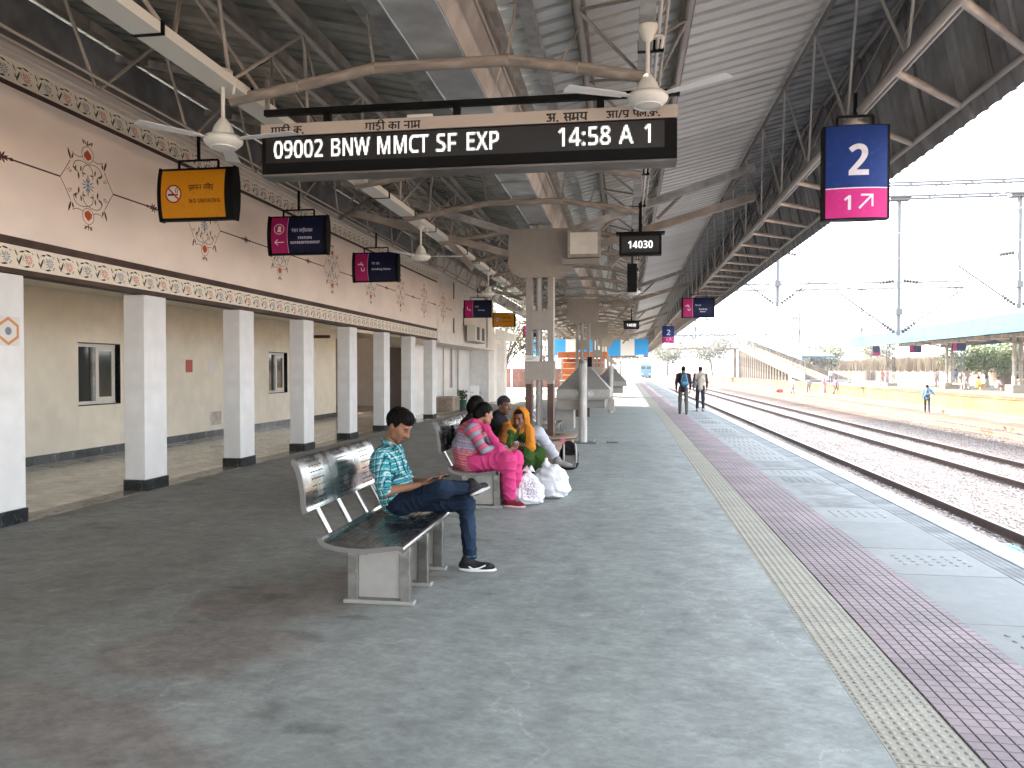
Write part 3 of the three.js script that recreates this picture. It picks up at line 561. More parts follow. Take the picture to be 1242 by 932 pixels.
  for (const [a, b] of wins) {
    const w = sub('window', building), x = BACK - 0.12, F = 0.06;
    block('frame', x - 0.03, x + 0.03, WY[0], WY[0] + F, a, b, M.cream, w); block('frame', x - 0.03, x + 0.03, WY[1] - F, WY[1], a, b, M.cream, w);
    block('frame', x - 0.03, x + 0.03, WY[0] + F, WY[1] - F, b - F - 0.01, b - 0.01, M.cream, w); block('frame', x - 0.03, x + 0.03, WY[0] + F, WY[1] - F, a, a + 0.03, M.cream, w);
    const mid = (a + b) / 2;
    block('sash', x + 0.001, x + 0.045, WY[0] + F, WY[1] - F, mid - 0.1, mid - 0.02, M.tubeGrey, w); block('sash', x + 0.03, x + 0.055, WY[0] + F, WY[1] - F, mid - 0.02, mid + 0.06, M.cream, w);
    block('sash', x + 0.031, x + 0.055, WY[0] + F, WY[0] + F + 0.07, mid + 0.06, b - F - 0.01, M.cream, w); block('sash', x + 0.031, x + 0.055, WY[1] - F - 0.07, WY[1] - F, mid + 0.06, b - F - 0.01, M.cream, w); block('sash', x + 0.031, x + 0.055, WY[0] + F + 0.07, WY[1] - F - 0.07, b - F - 0.08, b - F - 0.01, M.cream, w);
    block('pane', x - 0.004, x + 0.004, WY[0] + F, WY[1] - F, a + 0.03, mid, windowGlass, w); block('pane', x + 0.034, x + 0.042, WY[0] + F, WY[1] - F, mid, b - F, windowGlass, w);
    block('reveal', BACK - 0.2, BACK + 0.004, WY[0] - 0.012, WY[1] + 0.012, b, b + 0.02, M.black, w); block('reveal', BACK - 0.2, BACK + 0.006, WY[1], WY[1] + 0.016, a - 0.02, b, M.bandBrown, w); block('reveal', BACK - 0.2, BACK + 0.005, WY[0] - 0.016, WY[0], a - 0.02, b, M.bandBrown, w);
  }
  block('room_wall', -14, BACK - 0.25, 0, 4.75, E0 - 0.2, E0, M.wallIn, building); block('room_wall', -14.2, -14, 0, 4.95, E0, 26, M.wallIn, building); block('room_wall', -14.2, -14, 2.9, 4.95, 26, 29, M.wallIn, building); block('room_wall', -14.2, -14, 0, 4.95, 29, 50, M.wallIn, building); block('room_wall', -13.9, BACK - 0.3, 0, 3, 24.7, 24.95, M.wallIn, building);  // unseen side gap and open corridor end are added to let daylight in
  for (let q = -1; q < 25; q += 1.2) mesh('skirting_slab', bevelBox(0.02, 0.16, 1.196, 0.003), granite, building, [BACK + 0.012, 0.08, -(q + 0.6)]);
  // polished corridor floor tiles and the granite edge strip
  const tileM = [[0.64, 0.585, 0.48], [0.61, 0.56, 0.46], [0.66, 0.605, 0.5]].map((c) => new THREE.MeshPhysicalMaterial({ color: new THREE.Color(...c), roughness: 0.16, map: re(grimeT, 0.6), specularIntensity: 0.9 }));
  const tG = bevelBox(0.797, 0.03, 0.797, 0.003);
  for (let i = 0; i < 4; i++) for (let j = 0; j < 36; j++) mesh('floor_tile', tG, tileM[Math.floor(rnd() * 3)], building, [BACK + 0.4 + i * 0.8, -0.008 + rr(-0.0006, 0.0006), -(0.4 + j * 0.8)]);
  block('floor_bed', BACK - 0.1, BX + 0.05, -0.06, -0.012, E0, 46, M.column, building);
  const stripM = new THREE.MeshPhysicalMaterial({ color: new THREE.Color(0.3, 0.255, 0.225), roughness: 0.25, map: re(grimeT, 1.2) });
  for (let q = 0; q < 26; q += 1.5) mesh('edge_strip', bevelBox(0.33, 0.03, 1.496, 0.004), stripM, building, [BX - 0.33 + 0.17, -0.0045, -(q + 0.75)]);
  // notices on the back wall
  block('notice_plate', BACK, BACK + 0.015, 1.55, 1.83, 16.0, 16.25, mat([0.5, 0.13, 0.1], { grime: 0 }), building);
  block('notice_paper', BACK, BACK + 0.008, 1.52, 1.86, 16.95, 17.25, mat([0.8, 0.78, 0.72], { grime: 0 }), building);
  block('notice_paper', BACK, BACK + 0.008, 0.28, 0.6, 17.0, 17.5, mat([0.68, 0.63, 0.55], { grime: 0.5 }), building);
  block('corridor_sign', -7.4, -6.9, 2.35, 2.42, 17.2, 17.26, M.bandBrown, building);
  // concourse opening beyond the corridor
  const door = mat([0.035, 0.013, 0.01], { rough: 0.4, rep: 0.6 });
  block('hall_floor', -14, BX, -0.02, 0.002, 25, 46, mat([0.14, 0.085, 0.065], { rough: 0.25, rep: 0.3 }), building);
  block('hall_wall', -14, -7.4, 0, 3.0, 45.8, 46, M.wallIn, building);
  block('hall_partition', -14, -10.9, 0, 3, 33.0, 33.2, M.column, building);
  const dl = sub('doorway', building); block('door_leaf', -10.7, -9.9, 0, 2.6, 33, 33.06, door, dl); block('door_leaf', -9.86, -9.4, 0, 2.6, 33.02, 33.08, door, dl); block('door_frame', -10.82, -10.72, 0, 2.7, 32.9, 33.12, M.pillar, dl);
  block('hall_partition', -9.3, -8.7, 0, 3, 33.0, 33.2, M.wallIn, building);
  const d2 = sub('doorway', building); block('door_leaf', -8.65, -8.1, 0, 2.5, 33, 33.06, M.black, d2); block('lower_panel', -8.05, -7.5, 0, 1.7, 33, 33.05, M.valance, d2);
  block('red_board', -7.75, -7.45, 1.75, 2.1, 30.0, 30.04, mat([0.4, 0.03, 0.03], { grime: 0 }), building);
}
// ---------- tiled wing beyond ----------
const wing = thing('tiled_wing', 'station wing with pale tiled lower wall and projecting plain upper storey past the last pillar', 'building', [0, 0, 0]);
{
  const whiteTile = [[0.74, 0.72, 0.69], [0.71, 0.69, 0.665], [0.77, 0.75, 0.72]].map((c) => new THREE.MeshPhysicalMaterial({ color: new THREE.Color(...c), roughness: 0.3 }));
  block('upper_wall', -6.6, BX - 0.02, 2.6, 5.6, 25.12, 36.2, M.wallTop, wing);
  block('ledge', -7.6, BX + 0.05, 2.52, 2.6, 25.12, 36.4, M.wallTop, wing);
  block('lower_wall', -7.75, -7.42, 0, 2.52, 26.2, 36.2, M.pillar, wing);
  block('side_wall', -7.4, -6.5, 0, 2.6, 36.0, 36.2, M.pillar, wing);
  block('roof_slab', -14, -6.6, 5.0, 5.2, 25.0, 36.2, M.wallIn, wing);
  block('back_block', -14, -7.76, 0, 5.0, 35.9, 36.2, M.pillar, wing);
  const tg = bevelBox(0.02, 0.414, 0.594, 0.003);
  const slits = [[28.1, 28.5], [31.8, 32.2]];
  for (let j = 0; j < 6; j++) for (let i = 0; i < 16; i++) { const d = 26.5 + i * 0.6; if (slits.some(([a, b]) => d + 0.3 > a - 0.05 && d - 0.3 < b + 0.05) && j > 1 && j < 6) continue; mesh('tile', tg, whiteTile[Math.floor(rnd() * 3)], wing, [-7.41, 0.21 + j * 0.42, -d]); }
  for (const [a, b] of slits) { const w = sub('window', wing); block('pane', -7.43, -7.4, 0.85, 2.5, a, b, mat([0.12, 0.075, 0.05], { rough: 0.3, grime: 0.5 }), w); block('frame', -7.43, -7.39, 0.85, 2.5, a - 0.06, a, M.pillar, w); block('frame', -7.43, -7.39, 0.85, 2.5, b, b + 0.06, M.pillar, w); }
  for (const [d, y0, y1] of [[27.5, 2.95, 3.5], [27.5, 4.2, 4.8], [29.2, 3.3, 4.0]]) block('vent_slit', BX - 0.03, BX - 0.012, y0, y1, d, d + 0.16, M.black, wing);
  bar('downpipe', [-6.18, 2.6, -33.8], [-6.18, 5.2, -33.8], 0.05, M.pipe, wing); bar('downpipe', [-7.33, 0, -33.0], [-7.33, 2.5, -33.0], 0.04, M.pipe, wing); bar('downpipe', [-7.33, 0, -30.3], [-7.33, 2.5, -30.3], 0.03, M.pipe, wing);
  for (const [k, d] of [[0, 38.0], [1, 41.4]]) block('porch_pillar', -7.2, -6.6, 0, 3.2, d, d + 0.8, M.pillar, wing);
  block('porch_roof', -9.5, -6.2, 3.2, 3.6, 36.3, 43, M.pillar, wing);
}
for (let k = 0; k < 2; k++) {
  const t = thing('air_conditioner', k ? 'farther of two outdoor air conditioner units on the wing wall ledge' : 'nearer of two outdoor air conditioner units on the wing wall ledge', 'air conditioner', [-5.95, 2.72, -(29.6 + k * 1.05)], 0, 'air conditioner units on the wing wall');
  mesh('casing', bevelBox(0.34, 0.62, 0.9, 0.02), M.cream, t, [0, 0.31, 0]);
  for (let i = 0; i < 4; i++) mesh('grille_slot', boxG(0.012, 0.5, 0.07), M.black, t, [0.172, 0.31, -0.3 + i * 0.15]);
  mesh('bracket', boxG(0.4, 0.05, 0.06), M.tube, t, [0, -0.03, 0.25]); mesh('bracket', boxG(0.4, 0.05, 0.06), M.tube, t, [0, -0.03, -0.25]);
}
{
  const t = thing('timber_box', 'low brown concrete plinth box against the pale tiled wall', 'box', [-7.0, 0, -29.6]);
  mesh('body', bevelBox(0.7, 0.5, 1.3, 0.02), mat([0.33, 0.25, 0.19], { rough: 0.9, rep: 0.8 }), t, [0, 0.25, 0]);
  mesh('lid', bevelBox(0.74, 0.05, 1.34, 0.01), mat([0.42, 0.34, 0.27], { rough: 0.9, rep: 0.8 }), t, [0, 0.526, 0]);
}
// ---------- lettering: stroke-drawn Devanagari in a unit cell (headline y = 0, baseline y = 1) ----------
const DEV = {
  ga: [0.72, [[0.14, 0, 0.14, 0.5], ['q', 0.14, 0.5, 0.12, 0.72, -0.02, 0.66], [0.52, 0, 0.52, 1]]],
  aa: [0.36, [[0.18, 0, 0.18, 1]]],
  rda: [0.68, [[0.34, 0, 0.34, 0.18], ['q', 0.34, 0.18, 0.02, 0.2, 0.1, 0.45], ['q', 0.1, 0.45, 0.3, 0.4, 0.44, 0.5], ['q', 0.44, 0.5, 0.62, 0.78, 0.4, 0.92], ['q', 0.4, 0.92, 0.2, 1, 0.12, 0.84], ['d', 0.34, 1.2]]],
  ii: [0.4, [[0.18, 0, 0.18, 1], ['q', 0.18, 0, 0.16, -0.42, -0.1, -0.4], ['q', -0.1, -0.4, -0.36, -0.36, -0.34, 0]]],
  i: [0.36, [[0.18, 0, 0.18, 1], ['q', 0.18, 0, 0.2, -0.4, 0.5, -0.38], ['q', 0.5, -0.38, 0.76, -0.34, 0.74, 0]]],
  ka: [0.86, [[0.4, 0, 0.4, 1], ['c', 0.2, 0.55, 0.19], ['q', 0.4, 0.4, 0.82, 0.3, 0.74, 0.66], ['q', 0.74, 0.66, 0.7, 0.82, 0.6, 0.8]]],
  kra: [0.86, [[0.4, 0, 0.4, 1], ['c', 0.2, 0.5, 0.17], ['q', 0.4, 0.36, 0.82, 0.3, 0.74, 0.62], [0.4, 0.72, 0.12, 1.02]]],
  na: [0.68, [['d', 0.12, 0.56], [0.1, 0.54, 0.5, 0.54], [0.5, 0, 0.5, 1]]],
  ma: [0.72, [[0.14, 0, 0.14, 0.6], ['c', 0.12, 0.72, 0.1], [0.14, 0.62, 0.54, 0.62], [0.54, 0, 0.54, 1]]],
  a: [0.9, [['q', 0.04, 0.18, 0.3, -0.06, 0.36, 0.24], ['q', 0.36, 0.24, 0.34, 0.44, 0.16, 0.48], ['q', 0.16, 0.48, 0.46, 0.5, 0.4, 0.8], ['q', 0.4, 0.8, 0.24, 1.02, 0.02, 0.8], [0.34, 0.5, 0.7, 0.5], [0.7, 0, 0.7, 1]]],
  sa: [0.8, [['q', 0.08, 0, 0.4, 0.3, 0.1, 0.46], [0.1, 0.46, 0.36, 1], [0.22, 0.5, 0.62, 0.5], [0.62, 0, 0.62, 1]]],
  ya: [0.76, [['q', 0.06, 0.02, 0.36, 0.14, 0.1, 0.46], ['q', 0.1, 0.46, 0.3, 0.9, 0.58, 0.58], [0.58, 0, 0.58, 1]]],
  pa: [0.7, [[0.1, 0, 0.1, 0.42], ['q', 0.1, 0.42, 0.14, 0.72, 0.52, 0.54], [0.52, 0, 0.52, 1]]],
  pra: [0.7, [[0.1, 0, 0.1, 0.42], ['q', 0.1, 0.42, 0.14, 0.72, 0.52, 0.54], [0.52, 0, 0.52, 1], [0.52, 0.72, 0.2, 1]]],
  la: [0.8, [['q', 0.16, 0.95, -0.08, 0.5, 0.2, 0.4], ['q', 0.2, 0.4, 0.4, 0.46, 0.34, 0.76], ['q', 0.34, 0.5, 0.5, 0.4, 0.62, 0.5], [0.62, 0, 0.62, 1]]],
  dha: [0.74, [['q', 0.16, 0.02, -0.04, 0.2, 0.2, 0.34], ['q', 0.12, 0.4, -0.04, 0.8, 0.54, 0.66], [0.54, 0, 0.54, 1], ['q', 0.3, 1.05, 0.5, 1.0, 0.62, 1.25]]],
  ra: [0.5, [['q', 0.1, 0, 0.46, 0.22, 0.14, 0.46], [0.14, 0.46, 0.42, 1]]],
  sta: [0.8, [['q', 0.08, 0.1, 0.4, 0.3, 0.1, 0.46], [0.1, 0.5, 0.6, 0.5], ['q', 0.6, 0.3, 0.2, 0.7, 0.6, 0.95]]],
  ja: [0.74, [['q', 0.04, 0.5, 0.2, 0.4, 0.5, 0.5], ['q', 0.2, 0.5, 0.36, 0.7, 0.2, 0.9], [0.54, 0, 0.54, 1]]],
  e: [0, [[-0.2, 0, -0.42, -0.36]]],
  '.': [0.3, [['d', 0.12, 0.94]]], '/': [0.5, [[0.38, -0.1, 0.06, 1.05]]], ' ': [0.4, []],
};
const NOHEAD = { '.': 1, '/': 1, ' ': 1, e: 1 };
function devText(x, str, px, py, size, col, lw = 0.13) {   // str: glyph names separated by spaces, '_' is a space
  x.strokeStyle = x.fillStyle = col; x.lineWidth = size * lw; x.lineCap = 'butt'; x.lineJoin = 'round';
  let u = px;
  for (const n of str.split(' ')) {
    const k = n === '_' ? ' ' : n, [w, ops] = DEV[k], X = (v) => u + v * size, Y = (v) => py + v * size;
    if (!NOHEAD[k]) { x.beginPath(); x.moveTo(u - size * 0.04, py); x.lineTo(u + w * size, py); x.stroke(); }
    for (const o of ops) {
      x.beginPath();
      if (o[0] === 'q') { x.moveTo(X(o[1]), Y(o[2])); x.quadraticCurveTo(X(o[3]), Y(o[4]), X(o[5]), Y(o[6])); x.stroke(); }
      else if (o[0] === 'c') { x.ellipse(X(o[1]), Y(o[2]), o[3] * size, o[3] * size, 0, 0, 7); x.stroke(); }
      else if (o[0] === 'd') { x.arc(X(o[1]), Y(o[2]), size * lw * 0.75, 0, 7); x.fill(); }
      else { x.moveTo(X(o[0]), Y(o[1])); x.lineTo(X(o[2]), Y(o[3])); x.stroke(); }
    }
    u += w * size;
  }
  return u;
}
// ---------- large train indicator ----------
{
  const W = 3.5, d = 6.35, t = thing('train_indicator_board', 'long black LED train indicator board with 09002 and a white title strip', 'display board', [-1.36, 3.28, -d]);
  mesh('housing', bevelBox(W, 0.32, 0.2, 0.008), M.black, t, [0, 0.16, 0]);
  mesh('lower_lip', bevelBox(W + 0.006, 0.02, 0.22, 0.006), M.darkTube, t, [0, -0.012, 0]);
  const [c, x] = cv(2048, 128); x.fillStyle = '#060505'; x.fillRect(0, 0, 2048, 128);
  for (let i = 4; i < 2048; i += 8) for (let j = 4; j < 128; j += 8) { x.fillStyle = (Math.floor(i / 16) + Math.floor(j / 16)) % 2 ? '#120d0b' : '#160f0c'; x.fillRect(i - 2, j - 2, 5, 5); }
  // letters as lit dots: draw small, read back, plot dots
  const dots = (str, px, pw, size) => {
    const [c1, y1] = cv(8, 8); y1.font = `${size}px sans-serif`; const tw = y1.measureText(str).width, w = Math.ceil(tw) + 1, sx = pw / tw;
    const [c2, y] = cv(w, 16); y.fillStyle = '#fff'; y.font = `${size}px sans-serif`; y.textBaseline = 'alphabetic'; y.fillText(str, 0, 14); const id = y.getImageData(0, 0, w, 16).data;
    for (let j = 0; j < 16; j++) for (let i = 0; i < w; i++) { const a = id[(j * w + i) * 4 + 3] / 255; if (a > 0.25) { x.fillStyle = `rgba(255,255,250,${Math.min(1, a * 1.25)})`; x.beginPath(); x.ellipse(px + i * sx + sx / 2, 6 + j * 7.4, sx * 0.6, 4.3, 0, 0, 7); x.fill(); } }
  };
  x.save(); x.shadowBlur = 0;
  dots('09002', 42, 276, 15.5); dots('BNW', 352, 214, 15.5); dots('MMCT', 599, 277, 15.5); dots('SF', 910, 112, 15.5); dots('EXP', 1064, 176, 15.5); dots('14:58', 1525, 268, 16); dots('A', 1830, 68, 16); dots('1', 1945, 55, 16);
  x.restore();
  const g = new THREE.PlaneGeometry(W - 0.14, 0.216), m = new THREE.MeshStandardMaterial({ color: 0x0a0908, roughness: 0.4, emissive: 0xffffff, emissiveMap: ctex(c), emissiveIntensity: 0.085 });
  mesh('led_screen', g, m, t, [-0.03, 0.2, 0.103]);
  const [c3, s] = cv(2048, 80); s.fillStyle = '#b9aa9c'; s.fillRect(0, 0, 2048, 80);
  devText(s, 'ga aa rda ii _ kra .', 55, 25, 47, '#0c090d', 0.17); devText(s, 'ga aa rda ii _ ka aa _ na aa ma', 545, 25, 47, '#0c090d', 0.17); devText(s, 'a . _ sa ma ya', 1440, 24, 50, '#0c090d', 0.17); devText(s, 'a aa / pra _ pa la . kra .', 1722, 25, 43, '#0c090d', 0.16);
  mesh('title_strip', bevelBox(W + 0.01, 0.1, 0.012, 0.003), new THREE.MeshStandardMaterial({ color: 0xb9aa9c, roughness: 0.6 }), t, [0, 0.372, 0.1]);
  mesh('title_lettering', new THREE.PlaneGeometry(W, 0.1), new THREE.MeshStandardMaterial({ map: ctex(c3), roughness: 0.6 }), t, [0, 0.372, 0.1085]);
  mesh('top_cover', bevelBox(W, 0.02, 0.2, 0.005), M.tubeGrey, t, [0, 0.335, 0]);
  mesh('hanger_rail', boxG(W + 0.05, 0.05, 0.05), M.black, t, [0.0, 0.56, -0.02]);
  for (const q of [-1.2, -0.06, 1.14]) mesh('dropper', boxG(0.06, 0.22, 0.05), M.black, t, [q, 0.44, -0.02]);
  for (const q of [-1.75, 1.52]) mesh('rail_hook', boxG(0.03, 0.3, 0.03), M.tube, t, [q, 0.7, -0.02]);
  mesh('name_plate', boxG(0.22, 0.05, 0.01), M.cream, t, [-0.36, 0.435, 0.06]);
}
{
  const small = (name, label, X, y, d, w, h, str) => {
    const t = thing(name, label, 'display board', [X, y, -d]);
    mesh('housing', bevelBox(w, h, 0.16, 0.006), M.black, t); mesh('top_bar', boxG(w + 0.1, 0.03, 0.2), M.black, t, [0, h / 2 + 0.015, 0]); mesh('drop_pole', boxG(0.05, 0.5, 0.05), M.black, t, [0, h / 2 + 0.27, 0]);
    const [c, x] = cv(256, 100); x.fillStyle = '#0b0908'; x.fillRect(0, 0, 256, 100); x.fillStyle = '#fff'; x.font = '700 64px sans-serif'; x.textAlign = 'center'; x.fillText(str, 128, 74, 210);
    mesh('led_screen', new THREE.PlaneGeometry(w - 0.08, h - 0.08), new THREE.MeshStandardMaterial({ color: 0x0a0908, roughness: 0.5, emissive: 0xffffff, emissiveMap: ctex(c), emissiveIntensity: 0.085 }), t, [0, 0, 0.0815]);
  };
  small('coach_indicator', 'small black coach indicator reading 14030 under the inner truss', 0.2, 3.55, 12.2, 0.65, 0.33, '14030');
  small('coach_indicator', 'distant small lit coach indicator farther down the platform', 0.18, 3.5, 33, 0.65, 0.33, '14030');
}
// ---------- hanging signs ----------
const lensG = (w, h, t, n = 12, upright = false) => { // bulging sign box: section is a lens
  const s = new THREE.Shape(), a = (upright ? w : h) / 2; s.moveTo(-a, -t * 0.2); for (let i = 0; i <= n; i++) { const q = -a + 2 * a * i / n; s.lineTo(q, t * (0.25 + 0.25 * (1 - (q / a) ** 2))); } for (let i = n; i >= 0; i--) { const q = -a + 2 * a * i / n; s.lineTo(q, -t * (0.25 + 0.25 * (1 - (q / a) ** 2))); }
  return s;
};
function curvedFace(w, h, t, upright) { const g = new THREE.PlaneGeometry(w, h, upright ? 14 : 1, upright ? 1 : 14), p = g.attributes.position; const a = (upright ? w : h) / 2 + 0.015; for (let i = 0; i < p.count; i++) { const q = upright ? p.getX(i) : p.getY(i); p.setZ(i, t * (0.25 + 0.25 * (1 - (q / a) ** 2)) + 0.003); } g.computeVertexNormals(); return g; }
function sign(label, X, y, d, w, h, draw, o = {}) {
  const t = thing('hanging_sign', label, 'sign', [X, y, -d], o.turn ?? 0), T = 0.17, up = !!o.upright;
  const body = new THREE.ExtrudeGeometry(lensG(w, h, T, 12, up), { depth: up ? h : w, bevelEnabled: false });
  if (up) { body.rotateX(Math.PI / 2); body.translate(0, h / 2, 0); body.rotateY(0); } else { body.rotateY(Math.PI / 2); body.rotateX(0); body.rotateZ(0); body.applyMatrix4(new THREE.Matrix4().makeBasis(V(1, 0, 0), V(0, 0, 1), V(0, -1, 0)).multiply(new THREE.Matrix4())); body.center(); body.computeBoundingBox(); }
  body.center(); body.computeBoundingBox();
  const bb = body.boundingBox.getSize(V());
  if (!up && bb.y < bb.z) { body.rotateX(Math.PI / 2); }
  body.computeVertexNormals();
  mesh('case', body, M.black, t);
  const [c, x] = cv(o.W ?? 512, o.H ?? 340); draw(x, c.width, c.height); for (let i = 0; i < 260; i++) { const q = rr(0, 1); x.fillStyle = q < 0.5 ? `rgba(255,245,230,${rr(0.01, 0.05)})` : `rgba(20,12,8,${rr(0.01, 0.06)})`; x.beginPath(); x.ellipse(rr(0, c.width), rr(0, c.height), rr(1, 26), rr(1, 9), rr(0, 3), 0, 7); x.fill(); }
  const fm = new THREE.MeshPhysicalMaterial({ map: ctex(c), roughness: 0.5, specularIntensity: 0.4 });
  const fw = w - (o.mx ?? 0.05), fh = h - (o.my ?? 0.05);
  mesh('sign_face', curvedFace(fw, fh, T, up), fm, t, [o.fx ?? 0, 0, 0.001]); const bk = mesh('sign_face', curvedFace(fw, fh, T, up), fm, t, [-(o.fx ?? 0), 0, -0.001]); bk.rotation.y = Math.PI;
  const ends = up ? null : 1;
  if (ends) for (const s of [-1, 1]) { const e = new THREE.ExtrudeGeometry(lensG(w, h + 0.02, T * 1.14, 12, false), { depth: 0.018, bevelEnabled: false }); e.center(); e.applyMatrix4(new THREE.Matrix4().makeBasis(V(0, 1, 0), V(0, 0, 1), V(1, 0, 0))); mesh('end_cap', e, M.black, t, [s * (w / 2 + 0.008), 0, 0]); }
  const b = w * 0.27, hh = h / 2;
  mesh('hanger', boxG(b * 2, 0.022, 0.022), M.black, t, [0, hh + 0.1, 0]); for (const s of [-1, 1]) mesh('hanger_leg', boxG(0.022, 0.1, 0.022), M.black, t, [s * b, hh + 0.045, 0]);
  mesh('drop_pole', boxG(0.03, o.drop ?? 0.3, 0.03), M.black, t, [0, hh + 0.1 + (o.drop ?? 0.3) / 2, 0]);
  return t;
}
const YEL = '#d08a10', PINK = '#a81f66', BLUE = '#0c1438';
const noSmoke = (x, w, h) => {
  x.fillStyle = YEL; x.fillRect(0, 0, w, h);
  const cx = w * 0.2, cy = h * 0.5, r = h * 0.19; x.fillStyle = '#d9cfc4'; x.beginPath(); x.arc(cx, cy, r, 0, 7); x.fill();
  x.fillStyle = '#181010'; x.fillRect(cx - r * 0.7, cy, r * 0.95, r * 0.2); x.fillStyle = '#a33'; x.fillRect(cx + r * 0.28, cy, r * 0.3, r * 0.2);
  x.strokeStyle = '#443'; x.lineWidth = r * 0.09; x.beginPath(); x.moveTo(cx + r * 0.35, cy - r * 0.1); x.quadraticCurveTo(cx + r * 0.1, cy - r * 0.5, cx + r * 0.5, cy - r * 0.7); x.moveTo(cx + r * 0.55, cy - r * 0.1); x.quadraticCurveTo(cx + r * 0.35, cy - r * 0.4, cx + r * 0.65, cy - r * 0.5); x.stroke();
  x.strokeStyle = '#a3281c'; x.lineWidth = r * 0.17; x.beginPath(); x.arc(cx, cy, r * 0.94, 0, 7); x.stroke(); x.beginPath(); x.moveTo(cx - r * 0.65, cy - r * 0.65); x.lineTo(cx + r * 0.65, cy + r * 0.65); x.stroke();
  devText(x, 'dha ma pa aa na _ na i sa e dha', w * 0.44, h * 0.33, h * 0.095, '#4a2a10', 0.17);
  x.fillStyle = '#3d2009'; x.font = `700 ${h * 0.115}px sans-serif`; x.fillText('NO SMOKING', w * 0.44, h * 0.7, w * 0.5);
};
const blueSign = (icon, hindi, lines, arrow) => (x, w, h) => {
  x.fillStyle = BLUE; x.fillRect(0, 0, w, h); x.fillStyle = PINK; x.beginPath(); x.moveTo(0, 0); x.lineTo(w * 0.33, 0); x.quadraticCurveTo(w * 0.3, h / 2, w * 0.33, h); x.lineTo(0, h); x.fill();
  x.strokeStyle = '#e6c4d6'; x.lineWidth = h * 0.012; x.beginPath(); x.moveTo(w * 0.33, 0); x.quadraticCurveTo(w * 0.3, h / 2, w * 0.33, h); x.stroke();
  icon(x, w * 0.155, h * (arrow ? 0.33 : 0.5), h * 0.14);
  x.strokeStyle = '#f0dbe6'; x.lineWidth = h * 0.025;
  if (arrow) { x.beginPath(); x.moveTo(w * 0.25, h * 0.7); x.lineTo(w * 0.07, h * 0.7); x.moveTo(w * 0.13, h * 0.62); x.lineTo(w * 0.07, h * 0.7); x.lineTo(w * 0.13, h * 0.78); x.stroke(); }
  devText(x, hindi, w * 0.4, h * 0.34, h * 0.085, '#c9cede', 0.15);
  x.fillStyle = '#dfe2ee'; x.textAlign = 'center'; x.font = `700 ${h * 0.1}px sans-serif`; lines.forEach((l, i) => x.fillText(l, w * 0.66, h * (0.62 + 0.13 * i), w * 0.6)); x.textAlign = 'left';
};
const icoPerson = (x, cx, cy, r) => { x.strokeStyle = x.fillStyle = '#f0dbe6'; x.lineWidth = r * 0.14; x.beginPath(); x.arc(cx, cy, r, 0, 7); x.stroke(); x.beginPath(); x.arc(cx + r * 0.1, cy - r * 0.25, r * 0.36, 0, 7); x.fill(); x.fillRect(cx - r * 0.35, cy + r * 0.1, r * 0.8, r * 0.5); };
const icoTap = (x, cx, cy, r) => { x.strokeStyle = '#f0dbe6'; x.lineWidth = r * 0.28; x.beginPath(); x.moveTo(cx - r * 0.9, cy - r * 0.7); x.lineTo(cx + r * 0.4, cy - r * 0.7); x.lineTo(cx + r * 0.4, cy - r * 0.2); x.moveTo(cx - r * 0.2, cy - r * 1.1); x.lineTo(cx + r * 0.2, cy - r * 1.1); x.stroke(); x.lineWidth = r * 0.2; x.beginPath(); x.moveTo(cx, cy + r * 0.2); x.lineTo(cx + r * 0.12, cy + r); x.lineTo(cx + r * 0.75, cy + r); x.lineTo(cx + r * 0.86, cy + r * 0.2); x.stroke(); };
const icoSeat = (x, cx, cy, r) => { x.strokeStyle = '#f0dbe6'; x.lineWidth = r * 0.26; x.beginPath(); x.moveTo(cx - r * 0.6, cy - r); x.lineTo(cx - r * 0.4, cy + r * 0.4); x.lineTo(cx + r * 0.7, cy + r * 0.4); x.lineTo(cx + r * 0.7, cy + r); x.stroke(); };
sign('orange-yellow no smoking sign hanging from the wall truss', -5.15, 3.73, 8.72, 0.95, 0.63, noSmoke, { fx: -0.035, mx: 0.13, my: 0.06 });
sign('dark blue and pink station superintendent sign with a pink arrow panel', -5.15, 3.73, 11.6, 0.95, 0.61, blueSign(icoPerson, 'sta e sa na _ a dha ii ka sa ka', ['STATION', 'SUPERINTENDENT'], true), { mx: 0.1 });
sign('dark blue and pink drinking water sign with a tap symbol on the wall side', -5.15, 3.73, 15.4, 0.95, 0.61, blueSign(icoTap, '_ pa e ya _ ja la', ['Drinking Water']), { mx: 0.1 });
sign('small dark blue and pink sign with a seat symbol before the air conditioners', -5.15, 3.73, 26.4, 0.95, 0.61, blueSign(icoSeat, 'ya aa ta ra ii'.replace('ta', 'pa'), ['Booking']), { mx: 0.06 });
sign('small distant orange no smoking sign beyond the pillared arcade', -5.15, 3.73, 32.2, 0.95, 0.61, noSmoke, { mx: 0.08 });
sign('most distant dark blue sign of the row beside the wall', -5.15, 3.73, 42, 0.95, 0.61, blueSign(icoTap, '_ pa e ya _ ja la', ['Drinking Water']), { mx: 0.06 });
sign('dark blue and pink sign hanging under the outer truss with a symbol panel', 2.14, 3.5, 24.1, 0.95, 0.61, blueSign(icoTap, 'pa e ya _ ja la', ['Drinking', 'Water']), { mx: 0.06, drop: 0.45 });
